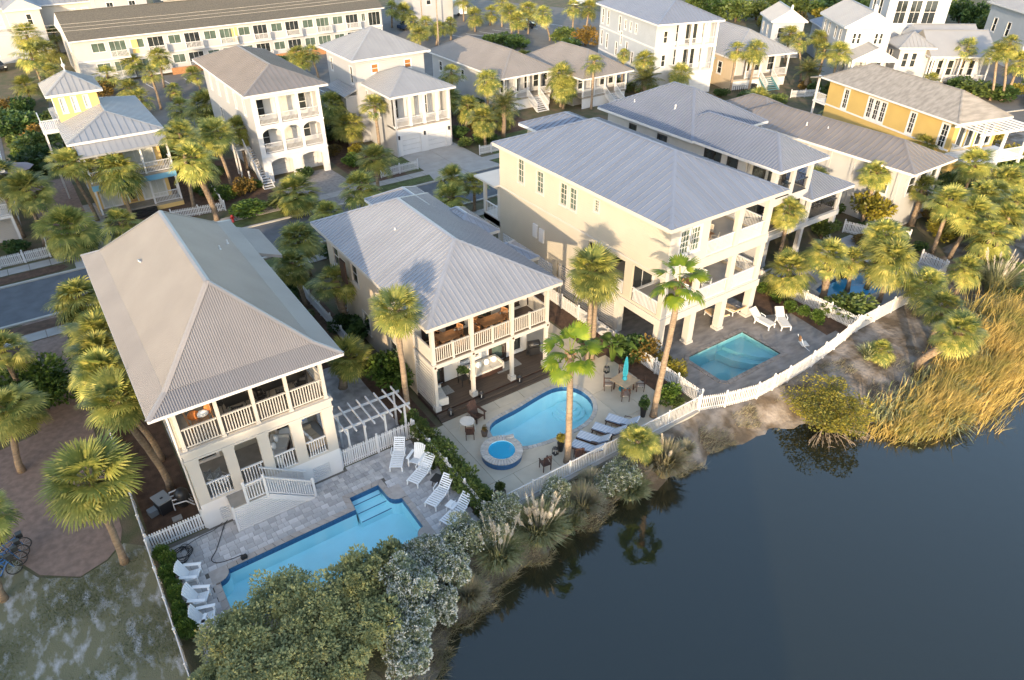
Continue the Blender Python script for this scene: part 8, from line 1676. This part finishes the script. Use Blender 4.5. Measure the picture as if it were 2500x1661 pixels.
# sofas on the beige porch
def sofa(label, x, y, z, rz, L, m, n=3, frame=None):
    t = thing('sofa', label, 'sofa', (x, y, z), rz); mb = MB(); mb.cbox((0, 0, .18), (L, .85, .3)); mb.build('base', frame or M['wood_dark'], t)
    mb = MB(); mb.cbox((0, .38, .5), (L, .16, .55)); mb.build('backrest', m, t)
    for i in range(n): mb = MB(); mb.cbox((-L / 2 + L * (i + .5) / n, -.05, .4), (L / n - .04, .72, .16)); mb.build('seat_cushion', m, t)
    for sx in (-1, 1): mb = MB(); mb.cbox((sx * (L / 2 + .06), 0, .4), (.12, .85, .5)); mb.build('armrest', frame or m, t)
    for i in range(n + 1): mb = MB(); mb.ell((-L / 2 + .25 + (L - .5) * i / n, .18, .66), (.22, .1, .2), 10, 6, Matrix.Rotation(-.3, 3, 'X')); mb.build('pillow', M['plastic'], t, True)
sofa('off-white sofa with white pillows on the brown deck', 18.7, 30.35, .37, 0, 2.2, M['cloth']); sofa('cushioned bench at the left end of the brown deck', 14.95, 29.6, .37, radians(80), 1.2, M['cloth'], 2)
def rug(label, x, y, w_, d, rz=0): mb = MB(); mb.box(-w_ / 2, w_ / 2, -d / 2, d / 2, 0, .012); mb.build('rug', M['rug'], loc=(x, y, .365), rot=rz, label=label, cat='rug')
rug('pale grey doormat at the left porch door', 15.6, 30.2, 1.2, .8); rug('grey rug before the right porch door beside the sofa', 20.3, 30.2, 1.8, .8)
# grill by the beige house
def grill(label, x, y, z, rz=0):
    t = thing('barbecue_grill', label, 'grill', (x, y, z), rz, 'barbecue grills'); mb = MB(); mb.cbox((0, 0, .45), (.7, .5, .55)); mb.build('cabinet', M['black'], t); mb = MB(); mb.tube([(-.38, 0, .86), (.38, 0, .86)], .26, 10); mb.build('lid', M['black'], t, True)
    mb = MB(); mb.tube([(-.25, -.3, .98), (.25, -.3, .98)], .015, 6); mb.build('handle', M['steel'], t); mb = MB(); mb.cbox((.55, 0, .74), (.36, .4, .03)); mb.build('side_shelf', M['grey_plastic'], t)
    for sx in (-1, 1): mb = MB(); mb.tube([(sx * .4 - .03, .15, .12), (sx * .4 + .03, .15, .12)], .12, 10); mb.build('wheel', M['rubber'], t)
grill('black barbecue grill at the right end of the brown deck', 22.4, 30.2, .37, -.3)
# equipment by the left corner of the tan-roofed house
t = thing('pool_pump', 'grey pool equipment box beside the left corner of the tan-roofed house', 'pump', (-.45, 30.3, 0), radians(15)); mb = MB(); mb.cbox((0, 0, .4), (.62, .75, .75)); mb.build('housing', M['black'], t); mb = MB(); mb.cbox((0, 0, .81), (.7, .85, .08)); mb.build('lid', M['grey_plastic'], t); mb = MB(); mb.cbox((0, -.05, .86), (.14, .1, .02)); mb.build('handle', M['black'], t); mb = MB(); mb.cbox((-.55, .1, .2), (.4, .4, .35)); mb.build('motor', M['grey_plastic'], t)
t = thing('pool_filter', 'black pool filter tank wrapped in white pipes by the house corner', 'pump', (.45, 30.2, 0)); mb = MB(); mb.lathe([(.3, 0), (.34, .2), (.34, .75), (.2, .95), (.06, 1.0)], n=16); mb.build('tank', M['black'], t, True)
for k_ in range(4): mb = MB(); mb.tube([(-.5, -.35 + .2 * k_, .1 + .2 * k_), (-.5, -.35 + .2 * k_, .5 + .1 * k_), (.1, -.45 + .25 * k_, .5 + .1 * k_), (.4, -.5 + .25 * k_, .1)], .035, 6); mb.build('pipe', M['white'], t)
mb = MB(); mb.cbox((0, 0, .05), (.45, .3, .1)); mb.build('stepping_stone', M['concrete'], loc=(-.1, 29.3, 0), label='pale stepping stone by the pool equipment', cat='stone')
# hoses
def hose(label, pts, r=.018, name='pool_hose'):
    P_ = []
    for i in range(len(pts) - 1):
        p0, p1, p2, p3 = [Vector(pts[max(0, min(len(pts) - 1, i + k_))]) for k_ in (-1, 0, 1, 2)]
        for j in range(6): u = j / 6; P_.append(.5 * ((2 * p1) + (-p0 + p2) * u + (2 * p0 - 5 * p1 + 4 * p2 - p3) * u * u + (-p0 + 3 * p1 - 3 * p2 + p3) * u ** 3))
    P_.append(Vector(pts[-1])); o = P_[0].copy(); mb = MB(); mb.tube([p - o for p in P_], r, 5); mb.build(name, M['rubber'], smooth=True, loc=o, label=label, cat='hose')
hose('black hose looping over the pavers into the long pool', [(2.1, 27.85, .06), (1.75, 27.6, .06), (1.35, 26.9, .06), (.95, 26.2, .06), (.6, 25.75, .06), (.8, 25.4, .06), (1.4, 25.25, .06), (1.95, 25.15, .07), (1.95, 24.75, -.1)])
hose('thin black hose from the vent to the coiled heap', [(1.75, 27.8, .06), (1.2, 27.5, .05), (.5, 27.45, .05), (-.1, 27.3, .05), (-.5, 27.0, .06)], .014)
rs = random.Random(4); hose('tangled coil of black hose by the left hedge', [(-.45 + (.42 + .14 * rs.random()) * cos(i * .9) * rs.uniform(.5, 1.1), 26.8 + (.42 + .14 * rs.random()) * sin(i * .9) * rs.uniform(.5, 1.1), .05 + .004 * i) for i in range(46)], .016)
mb = MB(); mb.cbox((0, 0, .08), (.25, .18, .16)); mb.tube([(-.15, 0, .08), (.15, 0, .08)], .07, 8); mb.build('pool_cleaner', M['black'], loc=(1.9, 24.98, .05), label='small black pool cleaner head at the end of the hose', cat='cleaner')
# bicycles leaning together
def bicycle(label, x, y, rz, lean):
    t = put('bicycle', None, None, (x, y, 0.01), (lean, 0, rz), None, None, label, 'bicycle', 'blue bicycles')
    for xx in (-.52, .52):
        mb = MB(); n = 22; R_ = .33; mb.tube([(xx + R_ * cos(2 * pi * i / n), 0, .34 + R_ * sin(2 * pi * i / n)) for i in range(n + 1)], .025, 5, False); wo_ = mb.build('wheel', M['rubber'], t)
        mb = MB()
        for i in range(9): mb.bar((xx, 0, .34), (xx + .31 * cos(2 * pi * i / 9), 0, .34 + .31 * sin(2 * pi * i / 9)), .008, .008)
        mb.build('spokes', M['steel'], wo_, kind='stuff')
    mb = MB()
    for a, b in (((-.52, .34), (-.18, .78)), ((-.18, .78), (-.06, .32)), ((-.06, .32), (-.52, .34)), ((-.06, .32), (.38, .74)), ((-.17, .72), (.36, .84)), ((.36, .92), (.52, .34))): mb.tube([(a[0], 0, a[1]), (b[0], 0, b[1])], .022, 6)
    mb.build('frame', M['bike'], t)
    mb = MB(); mb.tube([(.36, 0, .9), (.38, 0, 1.02), (.32, .28, 1.06), (.2, .32, 1.04)], .014, 5); mb.tube([(.38, 0, 1.02), (.32, -.28, 1.06), (.2, -.32, 1.04)], .014, 5); mb.build('handlebar', M['black'], t)
    mb = MB(); mb.ell((-.2, 0, .88), (.15, .08, .05), 8, 5); mb.build('saddle', M['black'], t); mb = MB(); mb.cbox((.55, 0, .9), (.26, .32, .22)); mb.build('basket', M['black'], t)
for i, (x, y, w_) in enumerate(((-7.0, 31.35, 'farthest from the lawn'), (-7.1, 30.85, 'second from the drive side'), (-7.2, 30.4, 'third of the row'), (-7.4, 29.95, 'nearest the lawn'))): bicycle('blue bicycle at the left edge of the brick drive, ' + w_, x, y, radians(8 + 4 * i), radians(-10 - 3 * i))
# balcony furniture
def dining(label, x, y, z, w_, d, m, n=4, cm=None, rz=0, what='porch', top=None):
    t = stool('porch_table', label, x, y, w_, d, .74, m, z=z, rz=rz); 
    if top: t.children[0].data.materials[0] = top
    for i in range(n):
        a = 2 * pi * i / n + .4; r_ = max(w_, d) / 2 + .3; dx, dy = cos(a) * (w_ / 2 + .3), sin(a) * (d / 2 + .3)
        chair('%s, %s chair' % (what, ('right', 'rear', 'left', 'front', 'far right', 'far left')[i]), x + dx, y + dy, z, atan2(dy, dx) - pi / 2, cm or m, group='chairs on the ' + what.split(' of ')[-1])
dining('glass-topped black table on the tan-roofed house balcony', 4.0, 29.3, 5.09, 1.1, 1.0, M['black'], 3, what='black chair at the glass table of tan-roofed balcony', top=M['glass_green'])
dining('long black dining table on the tan-roofed house balcony', 6.2, 29.4, 5.09, 1.8, .9, M['black'], 6, what='black slatted chair at the long table of tan-roofed balcony')
t = thing('hammock_chair', 'wooden hanging chair with orange and white cushions on the balcony', 'chair', (2.3, 28.9, 5.09)); mb = MB(); mb.tube([(-.5, -.1, 0), (-.75, .1, 1.9)], .04, 6); mb.tube([(.5, -.1, 0), (.5, .1, 1.9)], .04, 6); mb.build('frame', M['wood'], t)
for i in range(8): mb = MB(); mb.bar((-.4 + .1 * i, -.25, .45), (-.4 + .1 * i, .35, .5), .05, .02); mb.build('slat', M['wood'], t)
mb = MB(); mb.ell((-.25, .15, .75), (.3, .12, .28), 10, 6); mb.build('cushion', mat('orange_cushion', (.62, .20, .05), .8, .3, 5), t, True); mb = MB(); mb.ell((.12, .1, .72), (.3, .14, .2), 10, 6); mb.build('cushion', M['plastic'], t, True); mb = MB(); mb.ell((.42, .2, .8), (.2, .1, .3), 10, 6); mb.build('cushion', MATS['orange_cushion'], t, True)
for i, (x, y, rz, w_) in enumerate(((2.0, 28.9, 2.4, 'upright'), (2.35, 28.4, .6, 'turned to the rail'))): chair('white metal chair on the lower porch left bay, ' + w_, x, y, 1.64, rz, M['steel'], M['plastic'], 'white chairs on the lower porch')
sofa('cream sofa on the lower porch of the tan-roofed house', 5.3, 29.0, 1.64, radians(60), 1.6, M['cloth'], 2); stool('porch_table', 'small round white table on the lower porch', 6.0, 29.9, .6, .6, .6, M['plastic'], z=1.64, round_=True); sofa('tan loveseat in the right bay of the lower porch', 7.0, 28.9, 1.64, radians(100), 1.2, mat('tan_cushion', (.5, .38, .25), .9), 2)
mb = MB(); mb.ell((0, 0, .35), (.45, .3, .35), 12, 7); mb.build('pool_float', stripes('blue_white_float', (.1, .25, .6), (.7, .72, .75), 'Z', .18), smooth=True, loc=(6.9, 30.0, 2.4), label='blue and white inflatable ring against the porch wall', cat='float')
dining('teak table on the beige balcony, left', 16.0, 29.9, 3.75, 1.2, .9, M['wood'], 4, M['wood'], what='teak chair at the left table of beige balcony'); dining('teak table on the beige balcony, centre', 19.0, 29.9, 3.75, 1.5, .9, M['wood'], 4, M['wood'], what='teak chair at the middle table of beige balcony')
dining('teak table on the top balcony of the cream house', 33.6, 27.3, 6.37, 1.4, .9, M['wood'], 4, mat('pale_metal', (.5, .45, .38), .5), what='pale chair at the table of cream top balcony'); dining('red-brown table on the middle porch of the cream house', 33.6, 27.3, 2.99, 1.6, .9, M['wood'], 4, M['plastic'], what='white chair at the table of cream middle porch')
for i, (x, w_) in enumerate(((45.6, 'left'), (48.0, 'right'))): chair('black chair on the upper black-railed balcony, ' + w_, x, 31.6, 5.51, 0, M['black'], group='black balcony chairs')
for i, (x, w_) in enumerate(((50.6, 'left'), (51.8, 'middle'), (52.8, 'right'))): chair('tall black chair on the lower black-railed porch, ' + w_, x, 31.4, 2.77, 0, M['black'], group='black porch chairs', h=1.1)
t = thing('plastic_chair', 'white and brown folding chair beside the teal pool fence', 'chair', (37.9, 20.9, .02), radians(60)); mb = MB(); mb.tube([(-.3, -.3, 0), (-.3, .2, .45), (-.3, .45, 1.0)], .02, 5); mb.tube([(.3, -.3, 0), (.3, .2, .45), (.3, .45, 1.0)], .02, 5); mb.build('frame', M['plastic'], t); mb = MB(); mb.cbox((0, .05, .42), (.6, .5, .03)); mb.build('seat', M['cloth'], t); mb = MB(); mb.ell((0, .4, .85), (.22, .05, .22), 12, 6); mb.build('head_rest', M['boot'], t, True)
# hydrant
t = thing('fire_hydrant', 'red fire hydrant on the verge across the street', 'hydrant', (12.6, 63.0, 0)); mb = MB(); mb.lathe([(.16, 0), (.16, .06), (.11, .08), (.11, .5), (.15, .52), (.13, .62), (.05, .7)], n=12); mb.build('barrel', M['red'], t, True)
for a in (0, pi / 2, pi): mb = MB(); mb.tube([(0, 0, .42), (.2 * cos(a), .2 * sin(a), .42)], .05, 8); mb.build('nozzle', M['red'], t)
# parasol and bins across the street
t = thing('parasol', 'open mauve parasol in the dark garden at the left edge', 'parasol', (-2.4, 84.0, 0)); mb = MB(); mb.tube([(0, 0, 0), (0, 0, 2.4)], .03, 6); mb.build('pole', M['steel'], t); mb = MB(); mb.add([(1.7 * cos(2 * pi * j / 8), 1.7 * sin(2 * pi * j / 8), 1.9) for j in range(8)] + [(0, 0, 2.45)], [(j, (j + 1) % 8, 8) for j in range(8)]); mb.build('canopy', mat('mauve_canvas', (.30, .24, .25), .8), t)
# vehicles
def car(label, x, y, rz, m, h=1.45, L=4.5, van=False):
    t = thing('parked_car', label, 'car', (x, y, .01), rz, 'parked vehicles'); W_ = .9
    prof = [(-L / 2, .35), (-L / 2, .85), (-L / 2 + .25, .95), (-L * .36, 1.0), (-L * .24, h), (L * .22, h), (L * .34, .98), (L / 2 - .1, .88), (L / 2, .6), (L / 2, .35)] if not van else [(-L / 2, .4), (-L / 2, h - .1), (-L / 2 + .15, h), (L * .42, h), (L / 2 - .1, h * .62), (L / 2, h * .5), (L / 2, .4)]
    mb = MB(); n = len(prof)
    for s_ in (-1, 1): mb.add([(a, s_ * W_ * (1 if z < 1.05 else .82), z) for a, z in prof], [tuple(range(n)) if s_ < 0 else tuple(range(n))[::-1]])
    for i in range(n): j = (i + 1) % n; mb.f.append((i, j, n + j, n + i)); mb.mi.append(0)
    mb.build('body', m, t)
    if not van:
        mb = MB()
        for s_ in (-1, 1): mb.add([(-L * .32, s_ * .875, 1.05), (L * .29, s_ * .875, 1.05), (L * .2, s_ * .76, h - .08), (-L * .22, s_ * .76, h - .08)], [(0, 1, 2, 3)])
        mb.add([(L * .345, -.7, 1.0), (L * .345, .7, 1.0), (L * .235, .62, h - .04), (L * .235, -.62, h - .04)], [(0, 1, 2, 3)]); mb.add([(-L * .365, -.7, 1.03), (-L * .365, .7, 1.03), (-L * .25, .62, h - .04), (-L * .25, -.62, h - .04)], [(0, 1, 2, 3)]); mb.build('windows', M['glass'], t)
    for a in (-L * .31, L * .31):
        for s_ in (-1, 1): mb = MB(); mb.tube([(a, s_ * .78, .33), (a, s_ * .93, .33)], .33, 14); mb.build('wheel', M['rubber'], t)
    for s_ in (-1, 1): mb = MB(); mb.cbox((L / 2, s_ * .62, .7), (.04, .3, .14)); mb.build('headlight', M['plastic'], t)
    return t
car('black car in front of the garage at the top left edge', -1.2, 141.5, radians(-70), M['car_black']); car('dark car by the palms right of the apartment block', 71.5, 141, radians(40), M['car_black'], 1.75, 4.8); car('dark blue car behind the slim palms right of the apartments', 67.5, 133.5, radians(10), mat('navy_paint', (.02, .035, .07), .25), 1.5); car('white motorhome parked beyond the car park palms', 80, 141.5, radians(-20), M['car_white'], 3.0, 9.5, True); car('white van at the top edge left of the pale grey house', 112, 136, radians(30), M['car_white'], 2.4, 5.5, True); car('dark car parked between palms at the top centre', 86, 121, radians(-15), M['car_black'])
# utility poles and wires beyond the houses
for i, (x, y, w_) in enumerate(((62.5, 113.0, 'left'), (66.5, 126.0, 'right'))):
    t = thing('utility_pole', 'grey utility pole at the car park, %s one' % w_, 'pole', (x, y, 0), 0, 'utility poles'); mb = MB(); mb.tube([(0, 0, 0), (0, 0, 9.5)], [.14, .09], 8); mb.build('shaft', M['twig'], t); mb = MB(); mb.box(-.9, .9, -.06, .06, 8.9, 9.05); mb.build('crossarm', M['twig'], t)
for k_ in range(3):
    mb = MB(); mb.tube([(-40 + 10.25 * i, 121.0 + .5 * k_ - .78 * i + 0, 9.3 + .35 * k_ - .9 * sin(pi * i / 10)) for i in range(11)], .02, 4); mb.build('overhead_wire', M['kerb'], label='thin overhead wire crossing the apartment roof, %s of three' % ('lowest', 'middle', 'highest')[k_], cat='wire', group='overhead wires')
mb = MB(); mb.cbox((0, 0, .7), (.9, .7, 1.4)); mb.cbox((0, 0, 1.43), (1.0, .8, .06)); mb.build('utility_cabinet', M['car_white'], loc=(86.6, 108, 0), label='white utility cabinet at the edge of the car park', cat='cabinet')
t = thing('bicycle_rack', 'black bicycle rack with bikes beside the grey house garage', 'rack', (83.4, 66.0, 0), radians(-14))
for i in range(6): mb = MB(); mb.tube([(.35 * i, 0, 0), (.35 * i, 0, .8), (.35 * i, .5, .8), (.35 * i, .5, 0)], .03, 6); mb.build('hoop', M['black'], t)
t = thing('rubbish_bin', 'dark wheeled bin beside the bicycle rack', 'bin', (85.9, 64.9, 0)); mb = MB(); mb.cbox((0, 0, .5), (.55, .6, 1.0)); mb.build('body', M['rubber'], t); mb = MB(); mb.cbox((0, 0, 1.03), (.6, .66, .06)); mb.build('lid', M['rubber'], t)
# ------------------------------------------------------------------ what stands outside the frame and shades the foreground
dS = Vector((sin(SUN_AZ), cos(SUN_AZ))); rS = Vector((cos(SUN_AZ), -sin(SUN_AZ)))
rs = random.Random(8)
def at_sp(s_, p): v = dS * s_ + rS * p; return v.x, v.y
k = 0
for p in [-50 + 3.0 * i for i in range(19)]:
    for row_ in (0, 1):
        s_ = -48 + 5 * row_ + rs.uniform(-1, 1); x, y = at_sp(s_, p + row_ * 1.5)
        base = interp([(-60, 18.6), (-25, 18.4), (-21, 17.8), (-14, 17.5), (-8, 16.9), (-3, 16.2), (3, 15.4)], p) - (0.9 if row_ else 0)
        far_tree(x, y, base / 1.02 + rs.uniform(-.3, .2), 3.0, 700 + k % 4); k += 1
S = House('beach_house', 'neighbouring white house outside the picture on the left', -23.0, 39.0)
S.boxwall(0, 9, 0, 17, 0, 8.2, M['white_side'], front=W4([(2, 3, 4, 5.6), (5, 6, 4, 5.6)])); S.hip(-0.7, 9.7, -0.7, 17.7, 8.2, 11.5, M['roof_white'], 0.5, False)
